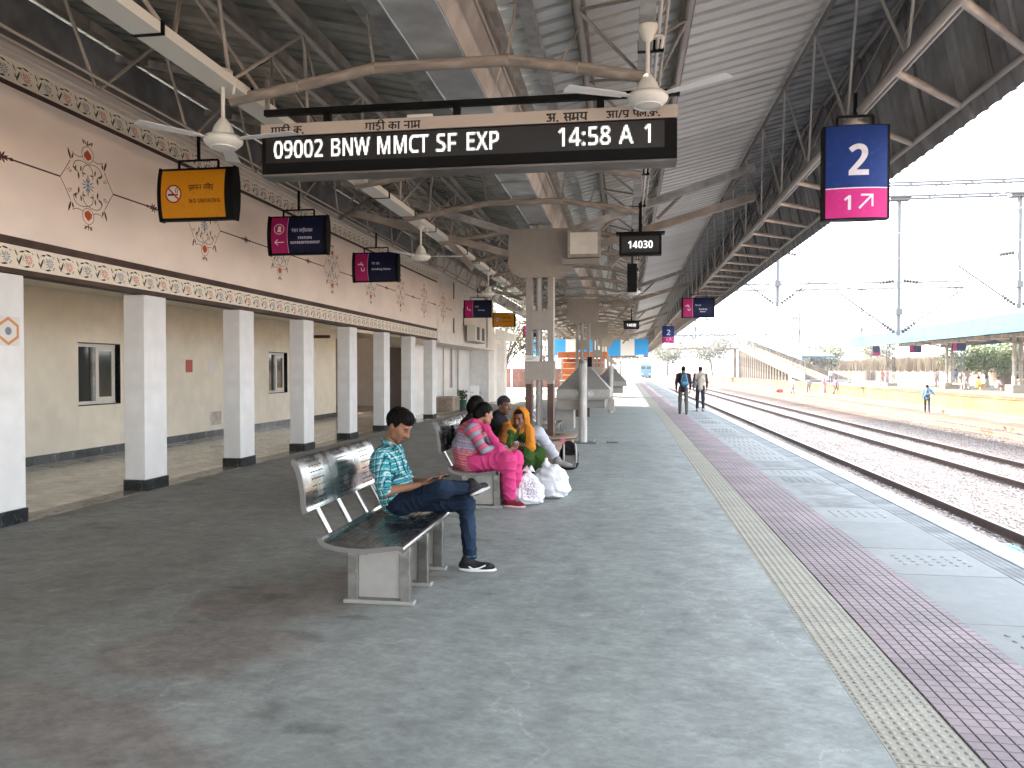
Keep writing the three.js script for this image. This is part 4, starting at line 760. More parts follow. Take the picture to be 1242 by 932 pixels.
const twoSign = (x, w, h) => {
  x.fillStyle = '#153479'; x.fillRect(0, 0, w, h * 0.675); x.fillStyle = '#c42a7c'; x.fillRect(0, h * 0.675, w, h); x.fillStyle = '#e8d8e6'; x.fillRect(0, h * 0.67, w, h * 0.012);
  x.fillStyle = '#d9d5da'; x.font = `700 ${h * 0.47}px sans-serif`; x.textAlign = 'center'; x.fillText('2', w * 0.52, h * 0.54);
  x.font = `700 ${h * 0.22}px sans-serif`; x.fillText('1', w * 0.36, h * 0.915); x.textAlign = 'left';
  x.strokeStyle = '#ecdbe8'; x.lineWidth = h * 0.022; x.beginPath(); x.moveTo(w * 0.53, h * 0.9); x.lineTo(w * 0.74, h * 0.76); x.moveTo(w * 0.56, h * 0.755); x.lineTo(w * 0.75, h * 0.755); x.lineTo(w * 0.75, h * 0.88); x.stroke();
};
sign('large blue and pink platform sign with a big numeral 2', 2.13, 3.46, 7.72, 0.6, 0.88, twoSign, { upright: true, W: 384, H: 560, drop: 0.22, mx: 0.05, my: 0.02 });
sign('small distant blue and pink platform 2 sign under the outer truss', 2.13, 3.46, 41, 0.6, 0.88, twoSign, { upright: true, W: 384, H: 560, drop: 0.22 });
sign('tiny farthest blue and pink platform 2 sign near the striped fascia', 2.13, 3.46, 88, 0.6, 0.88, twoSign, { upright: true, W: 384, H: 560, drop: 0.22 });
// ---------- ceiling fans ----------
{
  const fan = (X, y, d, turn, label) => {
    const t = thing('ceiling_fan', label, 'ceiling fan', [X, y, -d], 0, 'white ceiling fans under the canopy');
    const lathe = (pts) => new THREE.LatheGeometry(pts.map(([a, b]) => new THREE.Vector2(a, b)), 28);
    mesh('motor', lathe([[0, -0.075], [0.06, -0.07], [0.12, -0.05], [0.15, -0.02], [0.155, 0.005], [0.14, 0.03], [0.08, 0.04], [0, 0.045]]), M.cream, t);
    mesh('motor_ring', new THREE.TorusGeometry(0.1, 0.006, 6, 28).rotateX(Math.PI / 2), M.white, t, [0, -0.06, 0]);
    mesh('lower_cup', lathe([[0.09, 0.035], [0.088, 0.06], [0.07, 0.11], [0.03, 0.17], [0.018, 0.18]]), M.cream, t);
    mesh('down_rod', cylG(0.016, 0.34, 10), M.cream, t, [0, 0.33, 0]);
    mesh('canopy_cup', lathe([[0.018, 0.42], [0.04, 0.44], [0.075, 0.52], [0.078, 0.56], [0, 0.56]]), M.cream, t);
    mesh('wire', tubeG([[0.03, 0.46, 0], [0.11, 0.45, 0.02], [0.1, 0.36, 0.02]], 0.012, 10, 6), M.cream, t);
    const bs = new THREE.Shape(); bs.moveTo(0.2, -0.045); bs.lineTo(0.66, -0.062); bs.quadraticCurveTo(0.68, 0, 0.66, 0.062); bs.lineTo(0.2, 0.045);
    const bg = new THREE.ExtrudeGeometry(bs, { depth: 0.004, bevelEnabled: false }); bg.rotateX(-Math.PI / 2 + 0.06);
    for (let k = 0; k < 3; k++) { const b = sub('blade_assembly', t); b.rotation.y = turn + k * 2.0944; mesh('blade', bg, M.white, b, [0, 0.0, 0]); mesh('blade_iron', boxG(0.14, 0.008, 0.05), M.cream, b, [0.17, 0.002, 0]); }
    return t;
  };
  fan(-3.24, 3.46, 5.85, 1.95, 'white ceiling fan nearest the painted wall beside the indicator board');
  fan(0.15, 3.66, 5.95, 1.5, 'white ceiling fan overlapping the outer end of the indicator board');
  const F = [[-3.24, 11.9, 0.1, 'second white ceiling fan of the row along the wall side'], [-3.24, 17.9, 0.9, 'third white ceiling fan of the row along the wall side'], [-3.24, 24, 0.3, 'fourth white ceiling fan of the row along the wall side'], [-3.24, 30, 0.7, 'fifth white ceiling fan of the row along the wall side'], [0.15, 18, 0.5, 'white ceiling fan past the 14030 indicator']];
  for (const [X, d, r, l] of F) fan(X, 3.4, d, r, l);
}
// ---------- benches ----------
function bench(d0, label) {
  const t = thing('steel_bench', label, 'bench', [-1.42, 0, -d0], 0, 'perforated steel benches along the platform'), L = 1.47;
  const prof = [[-0.56, 0.50], [-0.545, 0.475], [-0.50, 0.455], [-0.38, 0.437], [-0.25, 0.437], [-0.12, 0.452], [-0.05, 0.462], [-0.01, 0.452], [0.0, 0.43], [-0.012, 0.412]];
  const plate = (pr, th, len) => { const s = new THREE.Shape(); pr.forEach(([x, y], i) => i ? s.lineTo(x, y) : s.moveTo(x, y)); for (let i = pr.length - 1; i >= 0; i--) { const a = pr[Math.max(0, i - 1)], b = pr[Math.min(pr.length - 1, i + 1)], n = Math.hypot(b[0] - a[0], b[1] - a[1]); s.lineTo(pr[i][0] + (b[1] - a[1]) / n * th, pr[i][1] - (b[0] - a[0]) / n * th); } return new THREE.ExtrudeGeometry(s, { depth: len, bevelEnabled: false, curveSegments: 4 }); };
  const smooth = (pr) => new THREE.SplineCurve(pr.map((p) => new THREE.Vector2(...p))).getPoints(26).map((p) => [p.x, p.y]);
  const sp = smooth(prof), sG = plate(sp, 0.006, L / 3 - 0.006);
  for (let k = 0; k < 3; k++) {
    mesh('seat_panel', sG, M.seatSteel, t, [0, 0, -(k + 1) * L / 3 + 0.003]);
    const holes = [];
    for (let i = 0; i < 9; i++) for (let j = 0; j < 7; j++) { const q = 0.12 + i * 0.085, p = sp[Math.min(sp.length - 2, Math.floor(q * 20) + 2)]; holes.push(new THREE.SphereGeometry(0.5, 6, 4).scale(0.022, 0.003, 0.008).translate(p[0], p[1] + 0.001, -(k + 0.5) * L / 3 + (j - 3) * 0.055)); }
    const h = mesh('perforation', merge(holes), M.hole, t); h.userData.kind = 'stuff';
  }
  for (const z of [0.004, -L - 0.004]) { const e = plate(sp, 0.032, 0.012); mesh('end_rim', e, M.steelRim, t, [0, 0.002, z - 0.006]); }
  mesh('front_tube', cylG(0.022, L + 0.02, 12), M.steel, t, [-0.022, 0.437, -L / 2], [Math.PI / 2, 0, 0]);
  const bp = smooth([[-0.655, 0.665], [-0.668, 0.70], [-0.676, 0.80], [-0.70, 0.92], [-0.735, 1.0], [-0.76, 1.015]]), bG = plate(bp.map(([a, b]) => [a, b]), -0.006, L / 3 - 0.004);
  for (let k = 0; k < 3; k++) {
    mesh('back_panel', bG, M.seatSteel, t, [0, 0, -(k + 1) * L / 3 + 0.002]);
    const holes = []; for (let i = 0; i < 8; i++) for (let j = 0; j < 5; j++) { const p = bp[5 + i * 2]; holes.push(new THREE.SphereGeometry(0.5, 6, 4).scale(0.004, 0.01, 0.026).translate(p[0] + 0.0025, p[1], -(k + 0.5) * L / 3 + (j - 2) * 0.045)); }
    const h = mesh('perforation', merge(holes), M.hole, t); h.userData.kind = 'stuff';
  }
  for (const z of [0.006, -L - 0.006]) mesh('back_rim', plate(bp, -0.035, 0.012), M.steelRim, t, [0.003, 0, z - 0.006]);
  for (const z of [-0.2, -0.58, -0.96, -1.32]) mesh('back_tube', tubeG([[-0.47, 0.42, z], [-0.55, 0.44, z], [-0.61, 0.54, z], [-0.705, 0.72, z], [-0.735, 0.9, z]], 0.02, 20, 10), M.steel, t);
  for (const z of [-0.27, -0.735, -1.2]) {
    const f = sub('leg_frame', t);
    mesh('front_post', bevelBox(0.075, 0.415, 0.05, 0.006), M.steelDull, f, [-0.07, 0.222, z]); mesh('rear_post', bevelBox(0.075, 0.415, 0.05, 0.006), M.steelDull, f, [-0.44, 0.222, z]);
    mesh('side_panel', boxG(0.3, 0.37, 0.012), M.steelMatt, f, [-0.255, 0.225, z - 0.004]); mesh('foot_rail', bevelBox(0.5, 0.028, 0.075, 0.005), M.steelMatt, f, [-0.255, 0.014, z]); mesh('top_rail', boxG(0.45, 0.03, 0.045), M.steelDull, f, [-0.255, 0.418, z]);
  }
  mesh('under_beam', boxG(0.06, 0.035, L - 0.06), M.steelDull, t, [-0.3, 0.405, -L / 2]);
  return t;
}
M.seatSteel = new THREE.MeshPhysicalMaterial({ color: new THREE.Color(0.6, 0.6, 0.58), metalness: 1, roughness: 0.42, roughnessMap: re(roughT, 1.5), map: re(grimeT, 0.8) });
M.steelRim = new THREE.MeshPhysicalMaterial({ color: new THREE.Color(0.2, 0.19, 0.185), metalness: 0.75, roughness: 0.5 });
M.hole = new THREE.MeshStandardMaterial({ color: 0x0a0a0b, roughness: 0.9 });
bench(4.79, 'nearest steel bench with the man in the checked shirt on its far end');
bench(8.5, 'steel bench where the woman in the striped sweater sits');
bench(10.02, 'steel bench just behind the seated women where the man in black sits');
bench(16.5, 'distant steel bench beyond the first canopy column');
// ---------- things round the first column ----------
{
  const t = thing('round_seat', 'brown round concrete seat ring about the foot of the first canopy column', 'seat', [VX, 0, -13.4]);
  const ring = (pts, m, n) => mesh(n, new THREE.LatheGeometry(pts.map(([a, b]) => new THREE.Vector2(a, b)), 8, Math.PI / 8).toNonIndexed(), m, t);
  const cm = mat([0.33, 0.22, 0.16], { rough: 0.8, rep: 2 }); 
  ring([[0.4, 0], [0.62, 0], [0.62, 0.42], [0.4, 0.42]], cm, 'ring_body'); ring([[0.38, 0.421], [0.68, 0.421], [0.68, 0.47], [0.38, 0.47], [0.38, 0.421]], mat([0.38, 0.27, 0.2], { rough: 0.5, rep: 2 }), 'ring_top');
  const m = thing('wall_monitor', 'cream screen in a dark frame fixed beside the first column plate', 'monitor', [-0.72, 3.72, -13.05]);
  mesh('casing', bevelBox(0.56, 0.46, 0.14, 0.012), M.tube, m); mesh('front_panel', boxG(0.46, 0.36, 0.01), mat([0.8, 0.74, 0.65], { rough: 0.4, soft: true }), m, [0.0, 0.01, 0.075]); mesh('bracket', boxG(0.1, 0.1, 0.2), M.tube, m, [-0.2, 0, -0.14]); mesh('lower_tray', boxG(0.62, 0.08, 0.2), M.column, m, [-0.05, -0.29, 0]);
  const s = thing('loudspeaker', 'black column loudspeaker hanging below the 14030 indicator', 'loudspeaker', [0.08, 3.12, -12.9]);
  mesh('cabinet', bevelBox(0.16, 0.46, 0.16, 0.01), M.black, s); mesh('hanger', boxG(0.03, 0.6, 0.03), M.black, s, [0, 0.5, 0]); mesh('grille', boxG(0.12, 0.4, 0.004), M.blackMatt, s, [0, 0, 0.083]);
  const n = thing('notice_plate', 'small white notice plate on the joint plate of the first column', 'notice', [VX - 0.13, 1.8, -13.21]);
  mesh('plate', boxG(0.26, 0.1, 0.008), M.white, n); const [c, x] = cv(128, 48); x.fillStyle = '#dcd9d0'; x.fillRect(0, 0, 128, 48); x.fillStyle = '#777'; for (let i = 0; i < 3; i++) x.fillRect(12, 8 + i * 12, 90 - i * 16, 4); mesh('print', new THREE.PlaneGeometry(0.24, 0.085), new THREE.MeshStandardMaterial({ map: ctex(c), roughness: 0.6 }), n, [0, 0, 0.0065]);
}
// ---------- steel drinking water kiosk with a pyramid hood ----------
{
  const t = thing('water_kiosk', 'stainless steel drinking water kiosk with a pyramid hood on a round post', 'water kiosk', [-0.95, 0, -17.0]);
  const hood = new THREE.CylinderGeometry(0.12, 0.82, 0.54, 4, 1).toNonIndexed(); hood.rotateY(Math.PI / 4); hood.computeVertexNormals();
  mesh('hood', hood, M.steelMatt, t, [0, 1.45, -0.55]);
  mesh('hood_band', bevelBox(1.18, 0.2, 1.18, 0.01), M.steelMatt, t, [0, 1.08, -0.55]);
  for (const s of [-0.08, 0.17]) mesh('round_badge', cylG(0.065, 0.012, 20), M.pipe, t, [s + 0.0, 1.085, 0.046], [Math.PI / 2, 0, 0]);
  mesh('shelf', bevelBox(1.26, 0.03, 1.26, 0.006), M.steelMatt, t, [0, 0.965, -0.55]);
  mesh('counter', bevelBox(0.5, 0.23, 0.9, 0.01), M.column, t, [-0.33, 0.83, -0.5]); mesh('basin', bevelBox(0.52, 0.2, 0.5, 0.01), M.steelMatt, t, [0.2, 0.84, -0.8]); mesh('end_box', bevelBox(0.14, 0.26, 0.3, 0.01), M.column, t, [0.61, 0.82, -0.3]);
  mesh('cabinet', bevelBox(0.42, 0.46, 0.5, 0.01), M.steelMatt, t, [-0.45, 0.48, -0.75]);
  mesh('post', cylG(0.09, 1.75, 16), M.pipe, t, [0, 0.875, 0.12]); mesh('post_cap', cylG(0.1, 0.07, 16, 0.07), M.steelMatt, t, [0, 1.78, 0.12]); mesh('post_bracket', bevelBox(0.1, 0.22, 0.1, 0.01), M.black, t, [0.14, 1.78, 0.0]);
  mesh('base_plate', bevelBox(0.6, 0.025, 0.42, 0.005), M.darkTube, t, [0, 0.0125, 0.12]);
  for (let i = 0; i < 4; i++) mesh('base_bolt', cylG(0.014, 0.05, 8), M.tube, t, [-0.24 + (i % 2) * 0.48, 0.045, 0.0 + Math.floor(i / 2) * 0.24]);
  const g = thing('floor_grating', 'small dark drain grating in the floor beside the kiosk post', 'grating', [-0.42, 0.004, -17.1]);
  for (let i = 0; i < 5; i++) mesh('grate_bar', boxG(0.02, 0.012, 0.24), M.black, g, [i * 0.055, 0.003, 0]);
  const k = thing('water_kiosk', 'second steel kiosk with a pyramid hood farther down the platform', 'water kiosk', [-0.6, 0, -29.5]);
  mesh('hood', hood, M.steelMatt, k, [0, 1.45, -0.55]); mesh('hood_band', bevelBox(1.18, 0.2, 1.18, 0.01), M.steelMatt, k, [0, 1.08, -0.55]); mesh('counter', bevelBox(0.9, 0.25, 0.9, 0.01), M.column, k, [0, 0.84, -0.55]); mesh('post', cylG(0.09, 1.75, 16), M.pipe, k, [0, 0.875, 0.12]);
}
// bags
{
  const foldB = (x, y, z, a, f) => { const w = 1.9 * Math.sin(f * 0.31 * (x - y * 0.6 + z * 0.8)), v = 1.6 * Math.sin(f * 0.43 * (y + z * 0.7 - x * 0.3) + 1); const r = 1 - Math.abs(Math.sin(f * 0.5 * (x * 1.2 + y + z * 0.35) + w)), q = 1 - Math.abs(Math.sin(f * 0.9 * (y * 0.5 - x * 0.9 + z) + v)); return -a * (r * r * 1.15 + q * q * 0.7 - 0.55); };
  const bagG = (w, h, d, s, lump) => { const g = new THREE.SphereGeometry(1, 64, 44), p = g.attributes.position; for (let i = 0; i < p.count; i++) { let x = p.getX(i), y = p.getY(i), z = p.getZ(i); const q = (v) => Math.sign(v) * Math.pow(Math.abs(v), 0.62); x = q(x); z = q(z); y = y < 0 ? -Math.pow(-y, 0.4) : y; const t = (y + 1) / 2, taper = 1 - lump * Math.pow(t, 2.6); const f = 0.05 * Math.sin(x * 7 + s) * Math.sin(y * 6 + s * 2) + 0.035 * Math.sin(z * 13 + y * 8 + s) + 0.03 * Math.sin(y * 17 + x * 5); const cr = 1 + foldB(x * w, y * h * 0.6 + s, z * d, 0.09, 30); p.setXYZ(i, x * w / 2 * taper * (1 + f) * cr, t * h * (1 + f * 0.25), z * d / 2 * taper * (1 + f) * cr); } g.computeVertexNormals(); return g; };
  const pm = (c) => new THREE.MeshPhysicalMaterial({ color: new THREE.Color(...c), roughness: 0.38, transmission: 0.12, thickness: 0, clearcoat: 0.35, clearcoatRoughness: 0.3 });
  const a = thing('plastic_bag', 'white plastic carrier bag with a purple flower print, tied at the top', 'bag', [-1.16, 0, -9.1], 0.3);
  const [c, x] = cv(256, 256); x.fillStyle = '#dcdce2'; x.fillRect(0, 0, 256, 256); for (let i = 0; i < 90; i++) { const an = i * 2.4, r = 6 * Math.sqrt(i); leaf(x, 128 + Math.cos(an) * r, 120 + Math.sin(an) * r * 1.1, an * 1.7, 17, 6, i % 3 ? '#7a3c78' : '#5a2a62'); }
  const bm = pm([0.8, 0.8, 0.84]); mesh('bag_body', bagG(0.38, 0.38, 0.3, 1, 0.62), bm, a);
  const pg = new THREE.PlaneGeometry(0.24, 0.24, 10, 10), pp = pg.attributes.position; for (let i = 0; i < pp.count; i++) { const X = pp.getX(i), Y = pp.getY(i); pp.setZ(i, 0.158 - X * X * 1.6 - Math.max(0, Y + 0.03) * 0.28 - Y * Y * 0.5); } pg.computeVertexNormals();
  const ac = (() => { const [k, y] = cv(256, 256); y.clearRect(0, 0, 256, 256); for (let i = 0; i < 90; i++) { const an = i * 2.4 + 0.5 * Math.sin(i * 7), r = 11 * Math.sqrt(i) + 4 * Math.sin(i * 3); leaf(y, 128 + Math.cos(an) * r, 128 + Math.sin(an) * r * 1.15, an * 1.7, 21, 7, i % 3 ? '#7a3c78' : '#552a60'); } return ctex(k); })();
  mesh('flower_print', pg, new THREE.MeshStandardMaterial({ map: ac, transparent: true, alphaTest: 0.4, roughness: 0.5 }), a, [0.0, 0.19, 0.006]);
  mesh('tied_knot', merge([new THREE.SphereGeometry(0.03, 10, 8).scale(1.2, 0.9, 1).translate(0, 0.385, 0), new THREE.ConeGeometry(0.04, 0.09, 9).rotateZ(2.0).translate(-0.045, 0.41, 0.0), new THREE.ConeGeometry(0.04, 0.09, 9).rotateZ(-2.2).translate(0.045, 0.405, 0.01)]), bm, a);
  const b = thing('plastic_bag', 'large full white plastic sack with a gathered top standing behind the printed bag', 'bag', [-0.945, 0, -9.62], -0.2);
  mesh('bag_body', bagG(0.46, 0.42, 0.38, 4, 0.42), pm([0.78, 0.79, 0.82]), b); mesh('gathered_top', merge([new THREE.ConeGeometry(0.07, 0.09, 12).translate(-0.06, 0.44, 0), new THREE.SphereGeometry(0.025, 8, 6).translate(-0.06, 0.47, 0)]), pm([0.8, 0.8, 0.83]), b);
  const k = thing('backpack', 'black and grey backpack standing on the floor against the round seat', 'backpack', [-0.92, 0, -12.35], 0.2);
  mesh('pack_body', bagG(0.3, 0.46, 0.22, 7, 0.25), M.blackMatt, k); for (const s of [-1, 1]) mesh('strap', tubeG([[s * 0.09, 0.42, 0.05], [s * 0.1, 0.3, 0.14], [s * 0.1, 0.12, 0.13]], 0.016, 12, 6), M.tubeGrey, k); mesh('front_pocket', bevelBox(0.2, 0.2, 0.06, 0.02), M.darkTube, k, [0, 0.14, 0.1]); mesh('pink_tag', boxG(0.07, 0.06, 0.03), mat([0.55, 0.1, 0.2], { grime: 0 }), k, [-0.1, 0.47, 0.02]);
  const l = thing('plastic_litter', 'crumpled green plastic bag lying on the ballast by the dark rail', 'litter', [5.25, -0.96, -11.6]);
  mesh('crumpled_film', bagG(0.34, 0.13, 0.24, 3, 0.5), new THREE.MeshPhysicalMaterial({ color: new THREE.Color(0.08, 0.55, 0.36), roughness: 0.35, transmission: 0.2, thickness: 0 }), l); mesh('handle', tubeG([[-0.1, 0.06, 0], [-0.19, 0.09, 0.03], [-0.24, 0.03, 0.02]], 0.012, 10, 6), new THREE.MeshPhysicalMaterial({ color: new THREE.Color(0.2, 0.6, 0.45), roughness: 0.4 }), l);
}
// ---------- bodies as smooth distance fields, meshed with surface nets ----------
const smin = (a, b, k) => { const h = Math.max(k - Math.abs(a - b), 0) / k; return Math.min(a, b) - h * h * k * 0.25; };
function capD(x, y, z, a, b, ra, rb) {
  const bx = b[0] - a[0], by = b[1] - a[1], bz = b[2] - a[2], px = x - a[0], py = y - a[1], pz = z - a[2];
  let t = (px * bx + py * by + pz * bz) / (bx * bx + by * by + bz * bz + 1e-9); t = t < 0 ? 0 : t > 1 ? 1 : t;
  const dx = px - t * bx, dy = py - t * by, dz = pz - t * bz; return Math.sqrt(dx * dx + dy * dy + dz * dz) - (ra + (rb - ra) * t);
}
function ellD(x, y, z, c, r, B) {
  let dx = x - c[0], dy = y - c[1], dz = z - c[2];
  if (B) { const a = dx * B[0][0] + dy * B[0][1] + dz * B[0][2], b = dx * B[1][0] + dy * B[1][1] + dz * B[1][2], e = dx * B[2][0] + dy * B[2][1] + dz * B[2][2]; dx = a; dy = b; dz = e; }
  const k0 = Math.hypot(dx / r[0], dy / r[1], dz / r[2]), k1 = Math.hypot(dx / (r[0] * r[0]), dy / (r[1] * r[1]), dz / (r[2] * r[2]));
  return k1 < 1e-9 ? -Math.min(...r) : k0 * (k0 - 1) / k1;
}
// a shape is a list of [kind, ...]; caps: ['c', a, b, ra, rb, k]; ellipsoids: ['e', c, r, k, basis]
const shapeD = (list, k0 = 0.03) => (x, y, z) => { let d = 1e3; for (const s of list) { const q = s[0] === 'c' ? capD(x, y, z, s[1], s[2], s[3], s[4]) : ellD(x, y, z, s[1], s[2], s[4]); const k = (s[0] === 'c' ? s[5] : s[3]) ?? k0; d = d > 500 ? q : smin(d, q, k); } return d; };
function boundsOf(list, pad) { const lo = [1e9, 1e9, 1e9], hi = [-1e9, -1e9, -1e9]; const add = (p, r) => { for (let i = 0; i < 3; i++) { lo[i] = Math.min(lo[i], p[i] - r - pad); hi[i] = Math.max(hi[i], p[i] + r + pad); } }; for (const s of list) if (s[0] === 'c') { add(s[1], s[3]); add(s[2], s[4]); } else add(s[1], Math.max(...s[2])); return [lo, hi]; }
function nets(f, lo, hi, cell, colour) {
  const n = [0, 1, 2].map((i) => Math.ceil((hi[i] - lo[i]) / cell) + 2), [nx, ny, nz] = n, F = new Float32Array(nx * ny * nz), B = 4;
  const at3 = (i, j, k) => (k * ny + j) * nx + i;
  for (let k = 0; k < nz; k += B) for (let j = 0; j < ny; j += B) for (let i = 0; i < nx; i += B) {
    const c = f(lo[0] + (i + 1.5) * cell, lo[1] + (j + 1.5) * cell, lo[2] + (k + 1.5) * cell), far = Math.abs(c) > cell * B * 1.9 + 0.05;
    for (let c3 = k; c3 < Math.min(nz, k + B); c3++) for (let b = j; b < Math.min(ny, j + B); b++) for (let a = i; a < Math.min(nx, i + B); a++) F[at3(a, b, c3)] = far ? c : f(lo[0] + a * cell, lo[1] + b * cell, lo[2] + c3 * cell);
  }
  const id = new Int32Array(nx * ny * nz).fill(-1), pos = [], idx = [];
  const E = [[0, 1], [2, 3], [4, 5], [6, 7], [0, 2], [1, 3], [4, 6], [5, 7], [0, 4], [1, 5], [2, 6], [3, 7]];
  for (let k = 0; k < nz - 1; k++) for (let j = 0; j < ny - 1; j++) for (let i = 0; i < nx - 1; i++) {
    const v = []; let m = 0;
    for (let q = 0; q < 8; q++) { const w = F[at3(i + (q & 1), j + ((q >> 1) & 1), k + (q >> 2))]; v.push(w); if (w < 0) m |= 1 << q; }
    if (m === 0 || m === 255) continue;
    let sx = 0, sy = 0, sz = 0, c = 0;
    for (const [a, b] of E) if ((v[a] < 0) !== (v[b] < 0)) { const t = v[a] / (v[a] - v[b]); sx += (a & 1) + t * ((b & 1) - (a & 1)); sy += ((a >> 1) & 1) + t * (((b >> 1) & 1) - ((a >> 1) & 1)); sz += (a >> 2) + t * ((b >> 2) - (a >> 2)); c++; }
    id[at3(i, j, k)] = pos.length / 3; pos.push(lo[0] + (i + sx / c) * cell, lo[1] + (j + sy / c) * cell, lo[2] + (k + sz / c) * cell);
  }
  const quad = (a, b, c, d, flip) => { if (a < 0 || b < 0 || c < 0 || d < 0) return; flip ? idx.push(a, c, b, b, c, d) : idx.push(a, b, c, b, d, c); };
  for (let k = 1; k < nz - 1; k++) for (let j = 1; j < ny - 1; j++) for (let i = 1; i < nx - 1; i++) {
    const s = F[at3(i, j, k)] < 0;
    if (s !== F[at3(i + 1, j, k)] < 0) quad(id[at3(i, j - 1, k - 1)], id[at3(i, j, k - 1)], id[at3(i, j - 1, k)], id[at3(i, j, k)], !s);
    if (s !== F[at3(i, j + 1, k)] < 0) quad(id[at3(i - 1, j, k - 1)], id[at3(i, j, k - 1)], id[at3(i - 1, j, k)], id[at3(i, j, k)], s);
    if (s !== F[at3(i, j, k + 1)] < 0) quad(id[at3(i - 1, j - 1, k)], id[at3(i, j - 1, k)], id[at3(i - 1, j, k)], id[at3(i, j, k)], !s);
  }
  const g = new THREE.BufferGeometry(); g.setAttribute('position', new THREE.Float32BufferAttribute(pos, 3)); g.setIndex(idx); g.computeVertexNormals();
  const col = new Float32Array(pos.length); for (let i = 0; i < pos.length; i += 3) { const c = typeof colour === 'function' ? colour(pos[i], pos[i + 1], pos[i + 2]) : colour; col[i] = c[0]; col[i + 1] = c[1]; col[i + 2] = c[2]; }
  g.setAttribute('color', new THREE.BufferAttribute(col, 3)); return g;
}
const skinM = new THREE.MeshPhysicalMaterial({ vertexColors: true, roughness: 0.5, specularIntensity: 0.5 });
const clothM = new THREE.MeshPhysicalMaterial({ vertexColors: true, roughness: 0.95, specularIntensity: 0.15 });
const hairM = new THREE.MeshPhysicalMaterial({ vertexColors: true, roughness: 0.6, specularIntensity: 0.12 });
const shoeM = new THREE.MeshPhysicalMaterial({ vertexColors: true, roughness: 0.75, specularIntensity: 0.25 });
const nrm = (a) => { const l = Math.hypot(...a); return a.map((v) => v / l); }, add3 = (a, b, s = 1) => [a[0] + b[0] * s, a[1] + b[1] * s, a[2] + b[2] * s], cross = (a, b) => [a[1] * b[2] - a[2] * b[1], a[2] * b[0] - a[0] * b[2], a[0] * b[1] - a[1] * b[0]], lerp3 = (a, b, t) => [a[0] + (b[0] - a[0]) * t, a[1] + (b[1] - a[1]) * t, a[2] + (b[2] - a[2]) * t];
// head frame: side s, up u, forward f
function headFrame(c, fwd, up = [0, 1, 0]) { const f = nrm(fwd), s = nrm(cross(up, f)), u = cross(f, s); return { c, f, s, u, B: [s, u, f], w: (a, b, e) => add3(add3(add3(c, s, a), u, b), f, e), l: (x, y, z) => { const d = [x - c[0], y - c[1], z - c[2]]; return [d[0] * s[0] + d[1] * s[1] + d[2] * s[2], d[0] * u[0] + d[1] * u[1] + d[2] * u[2], d[0] * f[0] + d[1] * f[1] + d[2] * f[2]]; } }; }
function headD(H, k = 1) {
  const list = [['e', H.w(0, 0.03 * k, -0.012 * k), [0.074 * k, 0.092 * k, 0.094 * k], 0.03, H.B], ['e', H.w(0, -0.045 * k, 0.028 * k), [0.058 * k, 0.074 * k, 0.064 * k], 0.04, H.B], ['c', H.w(-0.014, -0.1 * k, 0.062 * k), H.w(0.014, -0.1 * k, 0.062 * k), 0.02, 0.02, 0.025],
    ['c', H.w(-0.045, -0.07 * k, 0.01), H.w(0.045, -0.07 * k, 0.01), 0.028, 0.028, 0.03], ['c', H.w(0, 0.01 * k, 0.088 * k), H.w(0, -0.034 * k, 0.108 * k), 0.008, 0.0125, 0.014], ['c', H.w(-0.013, -0.036 * k, 0.094 * k), H.w(0.013, -0.036 * k, 0.094 * k), 0.0085, 0.0085, 0.01],
    ['c', H.w(-0.04, 0.024 * k, 0.074 * k), H.w(0.04, 0.024 * k, 0.074 * k), 0.013, 0.013, 0.018], ['c', H.w(-0.017, -0.066 * k, 0.086 * k), H.w(0.017, -0.066 * k, 0.086 * k), 0.0065, 0.0065, 0.006], ['c', H.w(-0.014, -0.076 * k, 0.083 * k), H.w(0.014, -0.076 * k, 0.083 * k), 0.007, 0.007, 0.006],
    ['c', H.w(-0.042, -0.025, 0.06), H.w(-0.042, -0.02, 0.06), 0.02, 0.02, 0.03], ['c', H.w(0.042, -0.025, 0.06), H.w(0.042, -0.02, 0.06), 0.02, 0.02, 0.03]];
  for (const s of [-1, 1]) list.push(['e', H.w(s * 0.076 * k, -0.008 * k, -0.012 * k), [0.011, 0.032 * k, 0.02 * k], 0.008, H.B], ['e', H.w(s * 0.031, 0.0, 0.079 * k), [0.0135, 0.0115, 0.0125], 0.004, H.B]);
  const base = shapeD(list), sockets = [-1, 1].map((s) => H.w(s * 0.031, 0.0, 0.099 * k));
  return { list, d: (x, y, z) => { let d = base(x, y, z); for (const e of sockets) { const q = 0.015 - Math.hypot(x - e[0], y - e[1], z - e[2]); d = -smin(-d, -q, 0.012); } return d; } };
}
